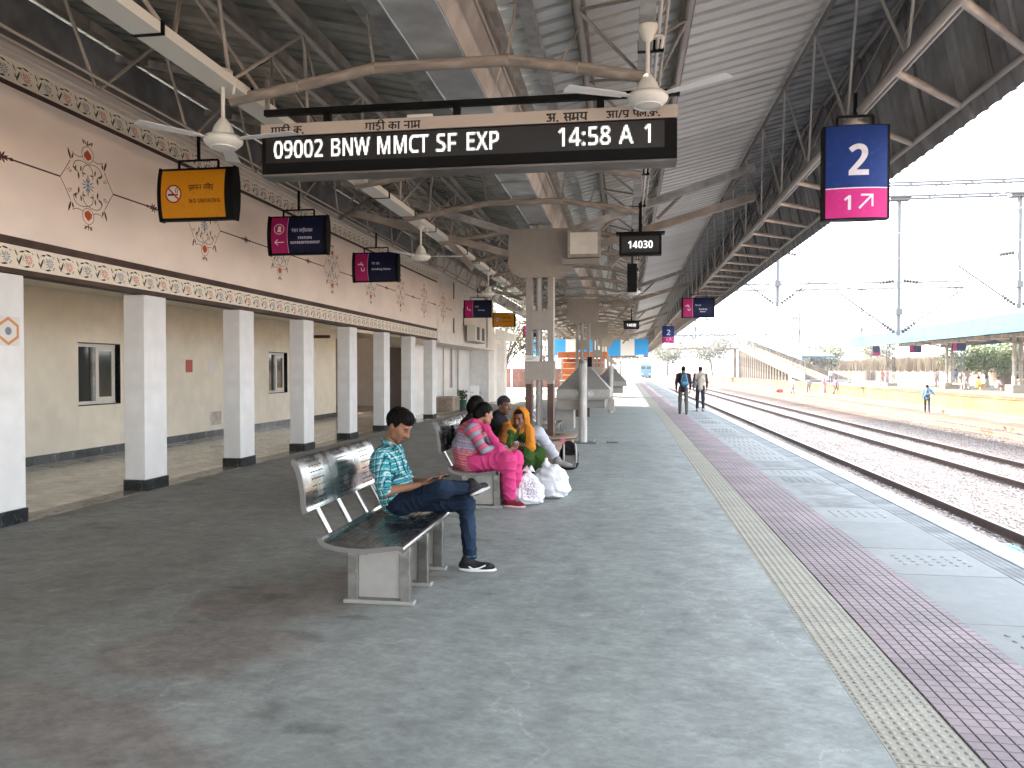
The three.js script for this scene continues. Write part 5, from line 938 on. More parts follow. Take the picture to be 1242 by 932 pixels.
function headColour(H, skin, o = {}) {
  return (x, y, z) => {
    const [a, b, c] = H.l(x, y, z), s = Math.abs(a); let r = skin.slice();
    const k = 1 + 0.08 * Math.sin(a * 60) * Math.sin(b * 50); r = r.map((v) => v * k);
    if (c > 0.05) {
      const ex = s - 0.031; if (o.down ? (Math.abs(b + 0.003) < 0.0042 && Math.abs(ex) < 0.015 && c > 0.07) : (Math.abs(b) < 0.006 && Math.abs(ex) < 0.013 && c > 0.07)) r = o.down ? [0.03, 0.02, 0.015] : Math.abs(ex) < 0.0065 ? [0.02, 0.013, 0.01] : [0.3, 0.27, 0.25];
      else if (b > 0.006 && b < 0.011 && Math.abs(ex) < 0.016) r = [0.03, 0.02, 0.015];
      if (b > 0.018 && b < 0.028 && s > 0.012 && s < 0.05) r = [0.025, 0.018, 0.014];
      if (b > -0.084 && b < -0.06 && s < 0.024 && c > 0.075) r = [skin[0] * 0.78, skin[1] * 0.5, skin[2] * 0.5];
      if (o.moustache && b > -0.061 && b < -0.047 && s < 0.03 && c > 0.07) r = [0.03, 0.02, 0.016];
      if (o.beard && b < -0.08 && s < 0.028 && c > 0.045) r = lerp3(r, [0.03, 0.022, 0.018], 0.75);
    }
    if (o.beard && b < -0.05 && c > -0.02) r = lerp3(r, [0.05, 0.035, 0.03], 0.22);
    if (o.bindi && s < 0.005 && Math.abs(b - 0.032) < 0.005 && c > 0.06) r = [0.4, 0.02, 0.04];
    return r;
  };
}
// hand: palm and five separate bent fingers; f along the hand, n out of the palm, s towards the thumb
function handShape(w, f, n, curl = 0.5, side = 1, k = 1) {
  f = nrm(f); let s = nrm(cross(n, f)); n = nrm(cross(f, s)); s = s.map((v) => v * side);
  const P = (a, b, c) => add3(add3(add3(w, f, a * k), s, b * k), n, c * k), L = [];
  for (let i = 0; i < 4; i++) L.push(['c', P(0.01, 0.016 - i * 0.011, 0), P(0.082 - Math.abs(i - 1.2) * 0.003, 0.03 - i * 0.0205, 0), 0.0145, 0.0125, 0.012]);
  for (let i = 0; i < 4; i++) {
    const ln = [0.041, 0.027, 0.021].map((v) => v * [0.95, 1.07, 1, 0.78][i] * k); let p = P(0.084 - Math.abs(i - 1.2) * 0.003, 0.031 - i * 0.0208, 0), a = 0;
    for (let q = 0; q < 3; q++) { a += curl * [0.55, 0.8, 0.55][q] + 0.05 * i; const dir = add3(add3(f.map((v) => v * Math.cos(a)), n, Math.sin(a)), s, (1.3 - i) * 0.045); const e = add3(p, nrm(dir), ln[q]); L.push(['c', p, e, 0.0096 - q * 0.0008, 0.0088 - q * 0.0009, 0.004]); p = e; }
  }
  let p = P(0.022, 0.032, 0.006); const d1 = nrm(add3(add3(f.map((v) => v * 0.62), s, 0.7), n, 0.35)), e = add3(p, d1, 0.044 * k), d2 = nrm(add3(add3(f.map((v) => v * 0.9), s, 0.25), n, 0.4)), e2 = add3(e, d2, 0.031 * k);
  L.push(['c', P(0.008, 0.015, 0), p, 0.013, 0.0135, 0.012], ['c', p, e, 0.0125, 0.0105, 0.006], ['c', e, e2, 0.0102, 0.0085, 0.004]); return L;
}
function shoe(parent, heel, toe, up, o = {}) {   // sole and upper as two meshes, nearly flat under the foot
  const f = nrm([toe[0] - heel[0], toe[1] - heel[1], toe[2] - heel[2]]), s = nrm(cross(up, f)), u = cross(f, s), Lh = Math.hypot(toe[0] - heel[0], toe[1] - heel[1], toe[2] - heel[2]), B = [s, u, f], P = (a, b, c) => add3(add3(add3(heel, s, a), u, b), f, c), wd = o.width ?? 0.045;
  const sole = [['e', P(0, 0.014, Lh * 0.24), [wd * 0.82, 0.019, Lh * 0.29], 0.03, B], ['e', P(0, 0.012, Lh * 0.68), [wd * 1.06, 0.017, Lh * 0.36], 0.05, B]];
  const upper = [['e', P(0, 0.045, Lh * 0.22), [wd * 0.78, 0.052, Lh * 0.26], 0.03, B], ['e', P(0, 0.034, Lh * 0.64), [wd * 0.96, 0.036, Lh * 0.35], 0.05, B], ['c', P(0, 0.06, Lh * 0.24), P(0, 0.1, Lh * 0.2), 0.038, 0.04, 0.03]];
  const t = sub('shoe', parent), cell = o.cell ?? 0.006;
  const cut = (f0) => (x, y, z) => Math.max(f0(x, y, z), -((x - heel[0]) * u[0] + (y - heel[1]) * u[1] + (z - heel[2]) * u[2]));
  const [a, b] = boundsOf(sole, 0.02); mesh('sole', nets(cut(shapeD(sole)), a, b, cell, o.sole ?? [0.7, 0.68, 0.64]), shoeM, t);
  const [c, d] = boundsOf(upper, 0.02); mesh('upper', nets(shapeD(upper), c, d, cell, o.colour ?? ((x, y, z) => (o.upper ?? [0.02, 0.02, 0.022]))), shoeM, t);
  if (o.swoosh) { const pts = [P(o.swoosh * wd * 0.86, 0.045, Lh * 0.26), P(o.swoosh * wd * 1.0, 0.026, Lh * 0.4), P(o.swoosh * wd * 0.97, 0.034, Lh * 0.56), P(o.swoosh * wd * 0.82, 0.055, Lh * 0.74)]; mesh('curved_emblem', tubeG(pts, 0.0058, 14, 5), M.white, t); }
}
const fold = (x, y, z, a, f) => { const w = 1.9 * Math.sin(f * 0.31 * (x - y * 0.6 + z * 0.8)), v = 1.6 * Math.sin(f * 0.43 * (y + z * 0.7 - x * 0.3) + 1); const r = 1 - Math.abs(Math.sin(f * 0.5 * (x * 0.8 + y + z * 0.35) + w)), q = 1 - Math.abs(Math.sin(f * 0.8 * (y * 0.8 - x * 0.5 + z) + v)); return -a * (r * r * 1.15 + q * q * 0.7 - 0.55); };
function garment(name, list, cell, colour, parent, o = {}) {
  const f0 = shapeD(list, o.k ?? 0.05), am = o.fold ?? 0.006, fr = o.freq ?? 34; let f = am ? (x, y, z) => f0(x, y, z) + fold(x, y, z, am, fr) : f0;
  if (o.cut) { const g = f; f = (x, y, z) => Math.max(g(x, y, z), o.cut(x, y, z)); }
  const [a, b] = boundsOf(list, 0.02 + am * 2); return mesh(name, nets(f, a, b, cell, colour), o.mat ?? clothM, parent);
}
function bodyMesh(parent, list, head, hands, skin, o = {}) {
  const out = [], [a, b] = boundsOf(list, 0.02); out.push(nets(shapeD(list, 0.04), a, b, o.cell ?? 0.014, skin));
  if (head) { const h = headD(head.H, head.k), [c, d] = boundsOf(h.list, 0.015); out.push(nets(h.d, c, d, o.headCell ?? 0.0042, headColour(head.H, skin, head))); }
  for (const h of hands) { const [c, d] = boundsOf(h, 0.01); out.push(nets(shapeD(h), c, d, o.handCell ?? 0.0038, skin)); }
  return mesh('body', joinColoured(out), skinM, parent);
}
function hairCap(H, k, o = {}) { // short hair: a shell over the skull, open at face and neck
  const list = [['e', H.w(0, 0.04 * k, -0.014 * k), [0.083 * k, 0.097 * k, 0.103 * k], 0.02, H.B], ...(o.extra ?? [])], f0 = shapeD(list, 0.03);
  const front = o.front ?? 0.052, low = o.low ?? -0.045;
  const f = (x, y, z) => { const [a, b, c] = H.l(x, y, z); const face = Math.min(c - (0.018 + 0.02 * Math.sin(b * 30)), (front + 0.35 * Math.max(0, Math.abs(a) - 0.05)) - b); const neck = (low + 0.35 * Math.max(0, c + 0.02)) - b; return Math.max(f0(x, y, z) + 0.0035 * Math.sin(a * 160) * Math.sin(c * 120 + b * 60), Math.min(face, 0.05), o.open ? -1 : neck); };
  const [a, b] = boundsOf(list, 0.015); return [f, a, b];
}
// ---------- the man in the checked shirt on the nearest bench (faces +x, his right side to the camera) ----------
{
  const t = thing('person', 'man in a turquoise checked shirt and blue jeans, ankle on knee, looking at a phone', 'person', [0, 0, 0]);
  const skin = [0.24, 0.115, 0.068], Z = -5.93;
  const pel = [-1.77, 0.545, Z], hipR = [-1.74, 0.55, Z + 0.1], hipL = [-1.74, 0.545, Z - 0.1], kneeR = [-1.40, 0.685, Z + 0.19], kneeL = [-1.275, 0.525, Z - 0.11], ankR = [-1.245, 0.66, Z - 0.1], ankL = [-1.235, 0.1, Z - 0.08];
  const waist = [-1.83, 0.66, Z], chest = [-1.905, 0.84, Z], neckB = [-1.885, 0.985, Z], shR = [-1.90, 0.925, Z + 0.175], shL = [-1.89, 0.925, Z - 0.175], elR = [-1.845, 0.665, Z + 0.24], elL = [-1.80, 0.67, Z - 0.25], wrR = [-1.585, 0.705, Z + 0.11], wrL = [-1.57, 0.7, Z - 0.11];
  const H = headFrame([-1.795, 1.155, Z + 0.01], [0.83, -0.46, 0.22]);
  const hR = handShape(wrR, [0.93, 0.05, -0.34], [-0.1, 0.8, -0.3], 0.5, -1), hL = handShape(wrL, [0.93, 0.1, 0.36], [-0.1, 0.8, 0.3], 0.5, 1);
  const arms = [['c', shR, elR, 0.045, 0.036], ['c', elR, wrR, 0.037, 0.026], ['c', shL, elL, 0.045, 0.036], ['c', elL, wrL, 0.037, 0.026]];
  bodyMesh(t, [['c', neckB, H.w(0, -0.045, -0.02), 0.052, 0.05], ['c', pel, chest, 0.1, 0.11], ['c', chest, neckB, 0.1, 0.05], ['c', shR, shL, 0.05, 0.05], ...arms, ['c', hipR, kneeR, 0.06, 0.045], ['c', kneeR, ankR, 0.045, 0.032], ['c', hipL, kneeL, 0.06, 0.045], ['c', kneeL, ankL, 0.045, 0.032]], { H, k: 1.06, moustache: true, beard: true, down: true }, [hR, hL], skin, { cell: 0.009 });
  const [hf, ha, hb] = hairCap(H, 1.1, { front: 0.05, low: -0.04, extra: [['e', H.w(0, 0.098, 0.035), [0.062, 0.04, 0.062], 0.03, H.B]] });
  mesh('hair', nets(hf, ha, hb, 0.005, [0.006, 0.005, 0.0045]), hairM, t);
  // checked shirt: threads follow the sleeve or the trunk
  const plaid = (u, v) => { const m = (q, p) => ((q % p) + p) % p; const dk = [0.012, 0.05, 0.075], wh = [0.4, 0.5, 0.5], tq = [0.035, 0.235, 0.275], t2 = [0.07, 0.3, 0.33]; const a = m(u, 0.048), b = m(v, 0.042); let c = a < 0.024 ? tq : t2; if (a > 0.035 && a < 0.041) c = wh; if (b > 0.03 && b < 0.0365) c = wh; if (a < 0.006) c = dk; if (b < 0.0055) c = dk; if (b > 0.016 && b < 0.02) c = lerp3(c, dk, 0.55); return c; };
  const along = (x, y, z, a, b) => { const d = nrm([b[0] - a[0], b[1] - a[1], b[2] - a[2]]); return (x - a[0]) * d[0] + (y - a[1]) * d[1] + (z - a[2]) * d[2]; };
  const shirtC = (x, y, z) => { const dR = capD(x, y, z, shR, elR, 0.05, 0.05), dL = capD(x, y, z, shL, elL, 0.05, 0.05), dT = Math.min(capD(x, y, z, waist, chest, 0.13, 0.13), capD(x, y, z, chest, neckB, 0.13, 0.05)); if (dR < dT && dR < 0.03) return plaid(along(x, y, z, shR, elR) * 1.0 + 3, (x * 0.9 + z * 0.5) + 2); if (dL < dT && dL < 0.03) return plaid(along(x, y, z, shL, elL) + 3, x + 2); return plaid(z * 0.8 + x * 0.7 + 5, y * 0.95 - x * 0.25 + 3); };
  const sl = 0.66;
  garment('shirt', [['c', [-1.8, 0.545, Z], waist, 0.122, 0.128, 0.08], ['e', [-1.79, 0.555, Z], [0.13, 0.09, 0.165], 0.06], ['c', waist, chest, 0.125, 0.118, 0.08], ['c', [-1.885, 0.86, Z - 0.08], [-1.885, 0.86, Z + 0.08], 0.105, 0.105, 0.06], ['c', chest, neckB, 0.115, 0.06, 0.06], ['c', shR, shL, 0.058, 0.058, 0.06], ['c', shR, lerp3(shR, elR, 0.96), 0.066, 0.058, 0.03], ['c', shL, lerp3(shL, elL, 0.96), 0.066, 0.058, 0.03]], 0.0058, shirtC, t, { fold: 0.007, freq: 58, cut: (x, y, z) => 0.062 - Math.hypot((x - neckB[0] - 0.02), (y - neckB[1] - 0.05) * 0.9, z - Z) });
  // collar and rolled cuffs
  const col = (pts, r) => tubeG(pts, r, 30, 8);
  const vcol = (g, f) => { const p = g.attributes.position, c = new Float32Array(p.count * 3); for (let i = 0; i < p.count; i++) c.set(f(p.getX(i), p.getY(i), p.getZ(i)), i * 3); g.setAttribute('color', new THREE.BufferAttribute(c, 3)); return g; };
  mesh('collar', vcol(joinColoured([col([[-1.79, 0.965, Z + 0.005], [-1.82, 1.0, Z + 0.058], [-1.885, 1.032, Z + 0.072], [-1.935, 1.04, Z], [-1.885, 1.032, Z - 0.072], [-1.82, 1.0, Z - 0.058], [-1.79, 0.965, Z - 0.005]], 0.017), col([[-1.79, 0.965, Z + 0.005], [-1.775, 0.91, Z + 0.045], [-1.83, 0.985, Z + 0.07]], 0.012)]), shirtC), clothM, t);
  for (const [s, e] of [[shR, elR], [shL, elL]]) { const g = new THREE.TorusGeometry(0.054, 0.011, 8, 24); const d = V(e[0] - s[0], e[1] - s[1], e[2] - s[2]).normalize(); g.applyQuaternion(new THREE.Quaternion().setFromUnitVectors(V(0, 0, 1), d)); const c = lerp3(s, e, 0.93); g.translate(...c); mesh('rolled_cuff', vcol(g, (x, y, z) => plaid(x * 3 + z, y * 2 + 2)), clothM, t); }
  const placket = tubeG([[-1.775, 0.9, Z + 0.012], [-1.745, 0.8, Z + 0.012], [-1.69, 0.69, Z + 0.01]], 0.007, 14, 6); mesh('placket', vcol(placket, () => [0.03, 0.1, 0.13]), clothM, t);
  const jean = (x, y, z) => { const n = 0.75 + 0.5 * fbm(((x * 1.3) % 1 + 1) % 1, ((y + z) % 1 + 1) % 1, 16, 4, 7); const kn = Math.exp(-((x - kneeR[0]) ** 2 + (y - kneeR[1] - 0.05) ** 2 + (z - kneeR[2]) ** 2) / 0.006) + 0.8 * Math.exp(-((x + 1.2) ** 2 / 0.004 + (y - 0.35) ** 2 / 0.05)); const d = [0.0055, 0.0095, 0.02], l = [0.032, 0.055, 0.095]; const w = Math.min(1, 0.12 * n + 0.55 * kn * n + Math.max(0, fold(x, y, z, -0.18, 62))); return lerp3(d, l, w); };
  garment('jeans', [['e', [-1.775, 0.54, Z], [0.14, 0.095, 0.175], 0.05], ['c', hipR, kneeR, 0.088, 0.07, 0.05], ['c', kneeR, lerp3(kneeR, ankR, 0.97), 0.068, 0.052, 0.045], ['c', hipL, kneeL, 0.088, 0.068, 0.05], ['c', kneeL, lerp3(kneeL, ankL, 0.94), 0.066, 0.056, 0.045]], 0.0075, jean, t, { fold: 0.0075, freq: 62 });
  mesh('hem', vcol((() => { const g = new THREE.TorusGeometry(0.053, 0.007, 6, 22).rotateX(Math.PI / 2); return g.translate(-1.237, 0.118, Z - 0.08); })(), () => [0.05, 0.1, 0.17]), clothM, t);
  const runner = (x, y, z) => 0.35 + 0.65 * hash(Math.floor(x * 260), Math.floor(y * 260), Math.floor(z * 260)) > 0.9 ? [0.05, 0.05, 0.055] : [0.012, 0.012, 0.014];
  shoe(t, [-1.315, 0.0, Z - 0.055], [-1.03, 0.0, Z - 0.075], [0, 1, 0], { colour: runner, sole: [0.66, 0.64, 0.6], swoosh: -1, width: 0.048 });
  shoe(t, [-1.2, 0.605, Z - 0.01], [-1.125, 0.625, Z - 0.26], [-0.4, 0.9, 0.12], { colour: runner, sole: [0.42, 0.41, 0.39], width: 0.052 });
  const ph = thing('phone', 'dark phone held in both hands of the man in the checked shirt', 'phone', [-1.455, 0.755, Z + 0.01], 0);
  const pg = mesh('phone_body', bevelBox(0.15, 0.009, 0.074, 0.004), M.black, ph, [0, 0, 0], [0, 0.15, 0.2]); const sc = mesh('screen', boxG(0.135, 0.001, 0.066), new THREE.MeshStandardMaterial({ color: 0x30343a, roughness: 0.15 }), ph, [-0.0012, 0.0052, 0], [0, 0.15, 0.2]);
}
// ---------- seated women ----------
{
  const t = thing('person', 'woman in striped pink and grey sweater and pink trousers, back half turned', 'person', [0, 0, 0]);
  const skin = [0.3, 0.16, 0.1], Z = -8.86;
  const pel = [-1.80, 0.55, Z], waist = [-1.85, 0.7, Z], chest = [-1.81, 0.86, Z - 0.01], neckB = [-1.74, 0.985, Z - 0.01], shR = [-1.77, 0.91, Z + 0.17], shL = [-1.72, 0.9, Z - 0.18], elR = [-1.62, 0.69, Z + 0.2], elL = [-1.55, 0.68, Z - 0.22], wrR = [-1.45, 0.68, Z + 0.02], wrL = [-1.4, 0.67, Z - 0.08];
  const hipR = [-1.75, 0.54, Z + 0.11], hipL = [-1.75, 0.54, Z - 0.11], kneeR = [-1.36, 0.555, Z + 0.13], kneeL = [-1.33, 0.55, Z - 0.16], ankR = [-1.36, 0.1, Z - 0.02], ankL = [-1.3, 0.1, Z - 0.2];
  const H = headFrame([-1.655, 1.085, Z - 0.02], [0.72, -0.12, -0.65]);
  const hR = handShape(wrR, [0.85, -0.1, -0.4], [0.1, -0.8, -0.3], 0.7, -1), hL = handShape(wrL, [0.9, 0, -0.3], [0, 0.9, 0], 0.7, -1);
  bodyMesh(t, [['c', neckB, H.w(0, -0.04, -0.02), 0.052, 0.05], ['c', pel, chest, 0.11, 0.11], ['c', chest, neckB, 0.1, 0.05], ['c', shR, shL, 0.05, 0.05], ['c', shR, elR, 0.045, 0.036], ['c', elR, wrR, 0.037, 0.026], ['c', shL, elL, 0.045, 0.036], ['c', elL, wrL, 0.037, 0.026], ['c', hipR, kneeR, 0.06, 0.045], ['c', kneeR, ankR, 0.045, 0.032], ['c', hipL, kneeL, 0.06, 0.045], ['c', kneeL, ankL, 0.045, 0.032]], { H, bindi: false }, [hR, hL], skin, { cell: 0.013, headCell: 0.0055, handCell: 0.005 });
  const [hf, ha, hb] = hairCap(H, 1.05, { front: 0.045, low: -0.075, extra: [['e', H.w(0, -0.01, -0.105), [0.06, 0.058, 0.05], 0.03, H.B]] }); mesh('hair', nets(hf, ha, hb, 0.0065, [0.006, 0.005, 0.005]), hairM, t);
  const pk = [0.5, 0.1, 0.15], gy = [0.22, 0.245, 0.31], co = [0.52, 0.2, 0.17], wn = [0.36, 0.06, 0.13], li = [0.6, 0.4, 0.42];
  const knit = (x, y, z) => { const dR = capD(x, y, z, shR, elR, 0.06, 0.05), dT = Math.min(capD(x, y, z, waist, chest, 0.15, 0.14)); let v = y + 0.12 * (x + 1.8); if (dR < dT) { const d = nrm([elR[0] - shR[0], elR[1] - shR[1], elR[2] - shR[2]]); v = 5 - ((x - shR[0]) * d[0] + (y - shR[1]) * d[1] + (z - shR[2]) * d[2]); const b = (((v / 0.055) % 2) + 2) % 2; return b < 0.9 ? (b < 0.15 ? wn : pk) : (b < 1.1 ? wn : gy); } const n = hash(Math.floor(z * 90 + x * 60), Math.floor(y * 90), 3); if (v > 0.86) { const b = (v / 0.045) % 1; return b < 0.3 ? wn : b < 0.6 ? co : pk; } if (v > 0.665) { const b = (v / 0.075) % 1; return b < 0.22 ? (n > 0.45 ? wn : gy) : b < 0.3 ? li : gy; } const b = (v / 0.06) % 1; return b < 0.3 ? wn : b < 0.45 ? (n > 0.5 ? li : co) : b < 0.8 ? pk : co; };
  garment('sweater', [['e', [-1.81, 0.56, Z], [0.165, 0.13, 0.2], 0.06], ['e', [-1.8, 0.5, Z], [0.185, 0.1, 0.215], 0.06], ['c', pel, waist, 0.165, 0.168, 0.08], ['c', waist, chest, 0.165, 0.15, 0.08], ['c', chest, neckB, 0.145, 0.075, 0.06], ['c', shR, shL, 0.075, 0.075, 0.07], ['c', shR, elR, 0.068, 0.056, 0.03], ['c', elR, lerp3(elR, wrR, 0.8), 0.055, 0.042, 0.03], ['c', shL, elL, 0.078, 0.066, 0.03], ['c', elL, lerp3(elL, wrL, 0.8), 0.064, 0.046, 0.03]], 0.0085, knit, t, { fold: 0.006, freq: 26, cut: (x, y, z) => 0.055 - Math.hypot(x - neckB[0] - 0.01, y - neckB[1] - 0.06, z - neckB[2]) });
  const pink = (x, y, z) => { const k = 1; return [0.5 * k, 0.05 * k, 0.17 * k]; };
  garment('trousers', [['e', [-1.78, 0.53, Z], [0.19, 0.095, 0.21], 0.06], ['c', hipR, kneeR, 0.115, 0.1, 0.07], ['c', kneeR, lerp3(kneeR, ankR, 0.9), 0.1, 0.085, 0.07], ['c', hipL, kneeL, 0.115, 0.1, 0.07], ['c', kneeL, lerp3(kneeL, ankL, 0.9), 0.1, 0.085, 0.07]], 0.0095, pink, t, { fold: 0.012, freq: 46 });
  garment('shawl', [['c', [-1.76, 1.0, Z + 0.07], [-1.61, 0.93, Z + 0.06], 0.03, 0.036, 0.03], ['c', [-1.61, 0.93, Z + 0.06], [-1.53, 0.78, Z + 0.05], 0.036, 0.044, 0.03], ['c', [-1.53, 0.78, Z + 0.05], [-1.46, 0.66, Z + 0.1], 0.044, 0.065, 0.04], ['c', [-1.46, 0.66, Z + 0.1], [-1.62, 0.62, Z + 0.12], 0.07, 0.055, 0.05], ['c', [-1.76, 1.0, Z + 0.07], [-1.78, 1.0, Z - 0.08], 0.035, 0.035, 0.04]], 0.0085, pink, t, { fold: 0.009, freq: 44 });
  shoe(t, [-1.42, 0, Z + 0.0], [-1.17, 0, Z + 0.03], [0, 1, 0], { upper: [0.16, 0.012, 0.03], sole: [0.62, 0.45, 0.42], width: 0.05, cell: 0.008 }); shoe(t, [-1.36, 0, Z - 0.2], [-1.11, 0, Z - 0.21], [0, 1, 0], { upper: [0.16, 0.012, 0.03], sole: [0.62, 0.45, 0.42], width: 0.05, cell: 0.008 });
}
{
  const t = thing('person', 'dark haired person in dark clothes seated just beyond the woman in the striped sweater', 'person', [0, 0, 0]);
  const Z = -9.36, skin = [0.28, 0.15, 0.1], dk = (x, y, z) => [0.016, 0.015, 0.02];
  const pel = [-1.84, 0.55, Z], chest = [-1.92, 0.9, Z], neckB = [-1.9, 1.02, Z], H = headFrame([-1.84, 1.14, Z], [0.55, -0.1, -0.85]);
  const shR = [-1.92, 0.95, Z + 0.17], shL = [-1.9, 0.95, Z - 0.17], elR = [-1.8, 0.69, Z + 0.18], elL = [-1.75, 0.69, Z - 0.2], wrR = [-1.55, 0.66, Z + 0.07], wrL = [-1.53, 0.66, Z - 0.1];
  bodyMesh(t, [['c', neckB, H.w(0, -0.04, -0.02), 0.05, 0.05], ['c', pel, chest, 0.1, 0.1], ['c', chest, neckB, 0.1, 0.05], ['c', shR, elR, 0.045, 0.036], ['c', elR, wrR, 0.036, 0.026], ['c', shL, elL, 0.045, 0.036], ['c', elL, wrL, 0.036, 0.026], ['c', pel, [-1.42, 0.54, Z + 0.1], 0.07, 0.05], ['c', [-1.42, 0.54, Z + 0.1], [-1.4, 0.09, Z + 0.08], 0.05, 0.034], ['c', pel, [-1.42, 0.54, Z - 0.1], 0.07, 0.05], ['c', [-1.42, 0.54, Z - 0.1], [-1.4, 0.09, Z - 0.08], 0.05, 0.034]], { H }, [handShape(wrR, [0.9, -0.1, -0.3], [0, -1, 0], 0.6, -1), handShape(wrL, [0.9, -0.1, 0.3], [0, -1, 0], 0.6, 1)], skin, { cell: 0.016, headCell: 0.007, handCell: 0.006 });
  const [hf, ha, hb] = hairCap(H, 1.08, { front: 0.045, low: -0.09, extra: [['e', H.w(0, -0.01, -0.1), [0.07, 0.08, 0.055], 0.04, H.B]] }); mesh('hair', nets(hf, ha, hb, 0.008, [0.006, 0.005, 0.005]), hairM, t);
  garment('dark_top', [['c', pel, chest, 0.14, 0.13, 0.08], ['c', chest, neckB, 0.12, 0.065, 0.06], ['c', shR, shL, 0.07, 0.07, 0.06], ['c', shR, elR, 0.068, 0.058, 0.03], ['c', elR, wrR, 0.056, 0.042, 0.03], ['c', shL, elL, 0.068, 0.058, 0.03], ['c', elL, wrL, 0.056, 0.042, 0.03]], 0.013, dk, t);
  garment('trousers', [['c', pel, [-1.42, 0.54, Z + 0.1], 0.1, 0.08, 0.05], ['c', [-1.42, 0.54, Z + 0.1], [-1.4, 0.11, Z + 0.08], 0.08, 0.07, 0.05], ['c', pel, [-1.42, 0.54, Z - 0.1], 0.1, 0.08, 0.05], ['c', [-1.42, 0.54, Z - 0.1], [-1.4, 0.11, Z - 0.08], 0.08, 0.07, 0.05]], 0.013, () => [0.03, 0.028, 0.04], t);
  shoe(t, [-1.44, 0, Z + 0.08], [-1.2, 0, Z + 0.09], [0, 1, 0], { cell: 0.01 }); shoe(t, [-1.44, 0, Z - 0.08], [-1.2, 0, Z - 0.09], [0, 1, 0], { cell: 0.01 });
}
{
  const t = thing('person', 'woman in green with an orange scarf over her head leaning forward', 'person', [0, 0, 0]);
  const skin = [0.2, 0.095, 0.058], Z = -9.72;
  const pel = [-1.72, 0.55, Z], waist = [-1.64, 0.68, Z], chest = [-1.5, 0.8, Z + 0.02], neckB = [-1.40, 0.885, Z + 0.03], shR = [-1.46, 0.81, Z + 0.19], shL = [-1.42, 0.82, Z - 0.13], elR = [-1.45, 0.62, Z + 0.28], elL = [-1.22, 0.62, Z - 0.14], wrR = [-1.36, 0.665, Z + 0.48], wrL = [-1.25, 0.64, Z + 0.1];
  const hipR = [-1.68, 0.54, Z + 0.1], hipL = [-1.68, 0.54, Z - 0.1], kneeR = [-1.27, 0.54, Z + 0.12], kneeL = [-1.15, 0.52, Z - 0.1], ankR = [-1.3, 0.09, Z + 0.12], ankL = [-1.2, 0.09, Z - 0.08];
  const H = headFrame([-1.335, 0.985, Z + 0.07], [-0.36, -0.18, 0.9]);
  bodyMesh(t, [['c', neckB, H.w(0, -0.05, -0.02), 0.05, 0.048], ['c', pel, chest, 0.1, 0.1], ['c', chest, neckB, 0.09, 0.05], ['c', shR, shL, 0.05, 0.05], ['c', shR, elR, 0.042, 0.034], ['c', elR, wrR, 0.034, 0.024], ['c', shL, elL, 0.042, 0.034], ['c', elL, wrL, 0.034, 0.024], ['c', hipR, kneeR, 0.06, 0.045], ['c', kneeR, ankR, 0.045, 0.03], ['c', hipL, kneeL, 0.06, 0.045], ['c', kneeL, ankL, 0.045, 0.03]], { H, bindi: true }, [handShape(wrR, [0.2, 0.05, 0.95], [0, 1, 0], 0.5, 1), handShape(wrL, [-0.4, 0.05, 0.85], [0, 1, 0], 0.5, -1)], skin, { cell: 0.012, headCell: 0.005, handCell: 0.005 });
  const [hf, ha, hb] = hairCap(H, 1.0, { front: 0.075, low: -0.11 }); mesh('hair', nets(hf, ha, hb, 0.007, [0.013, 0.01, 0.009]), hairM, t);
  const gr = (x, y, z) => { const k = 0.95, p = hash(Math.floor(x * 70), Math.floor(y * 70), Math.floor(z * 70)); return p > 0.86 ? [0.07 * k, 0.08 * k, 0.02] : [0.02 * k, 0.055 * k, 0.012 * k]; };
  garment('green_dress', [['c', pel, waist, 0.14, 0.13, 0.08], ['c', waist, chest, 0.13, 0.12, 0.08], ['c', chest, neckB, 0.115, 0.06, 0.06], ['c', shR, shL, 0.068, 0.068, 0.06], ['c', shR, elR, 0.064, 0.054, 0.03], ['c', shL, elL, 0.064, 0.054, 0.03], ['c', hipR, kneeR, 0.11, 0.1, 0.08], ['c', hipL, kneeL, 0.11, 0.1, 0.08], ['c', kneeL, [-1.17, 0.2, Z - 0.05], 0.1, 0.11, 0.08], ['c', kneeR, [-1.27, 0.24, Z + 0.1], 0.095, 0.1, 0.08]], 0.0095, gr, t, { fold: 0.011, freq: 24 });
  garment('trousers', [['c', [-1.28, 0.3, Z + 0.12], [-1.3, 0.1, Z + 0.12], 0.075, 0.06, 0.04], ['c', [-1.17, 0.3, Z - 0.08], [-1.2, 0.1, Z - 0.08], 0.075, 0.06, 0.04]], 0.012, () => [0.012, 0.035, 0.03], t, { fold: 0.006 });
  const og = (x, y, z) => { const k = 1; const w = Math.min(1, Math.max(0, (-1.38 - x) / 0.08)) * (y < 0.92 ? 1 : 0); return [0.5 - 0.26 * w, 0.185 - 0.095 * w, 0.025]; };
  const back = H.w(0, 0.03, -0.03), list = [['e', H.w(0, 0.035, -0.02), [0.1, 0.115, 0.118], 0.04, H.B], ['c', H.w(0.078, 0, -0.01), [-1.22, 0.82, Z + 0.06], 0.032, 0.05, 0.06], ['c', [-1.22, 0.82, Z + 0.06], [-1.2, 0.63, Z + 0.12], 0.05, 0.072, 0.06], ['c', H.w(-0.075, -0.03, -0.05), [-1.47, 0.86, Z + 0.14], 0.035, 0.075, 0.06], ['c', [-1.47, 0.86, Z + 0.14], [-1.52, 0.7, Z + 0.22], 0.09, 0.095, 0.06], ['c', back, [-1.4, 0.86, Z - 0.06], 0.07, 0.1, 0.06]];
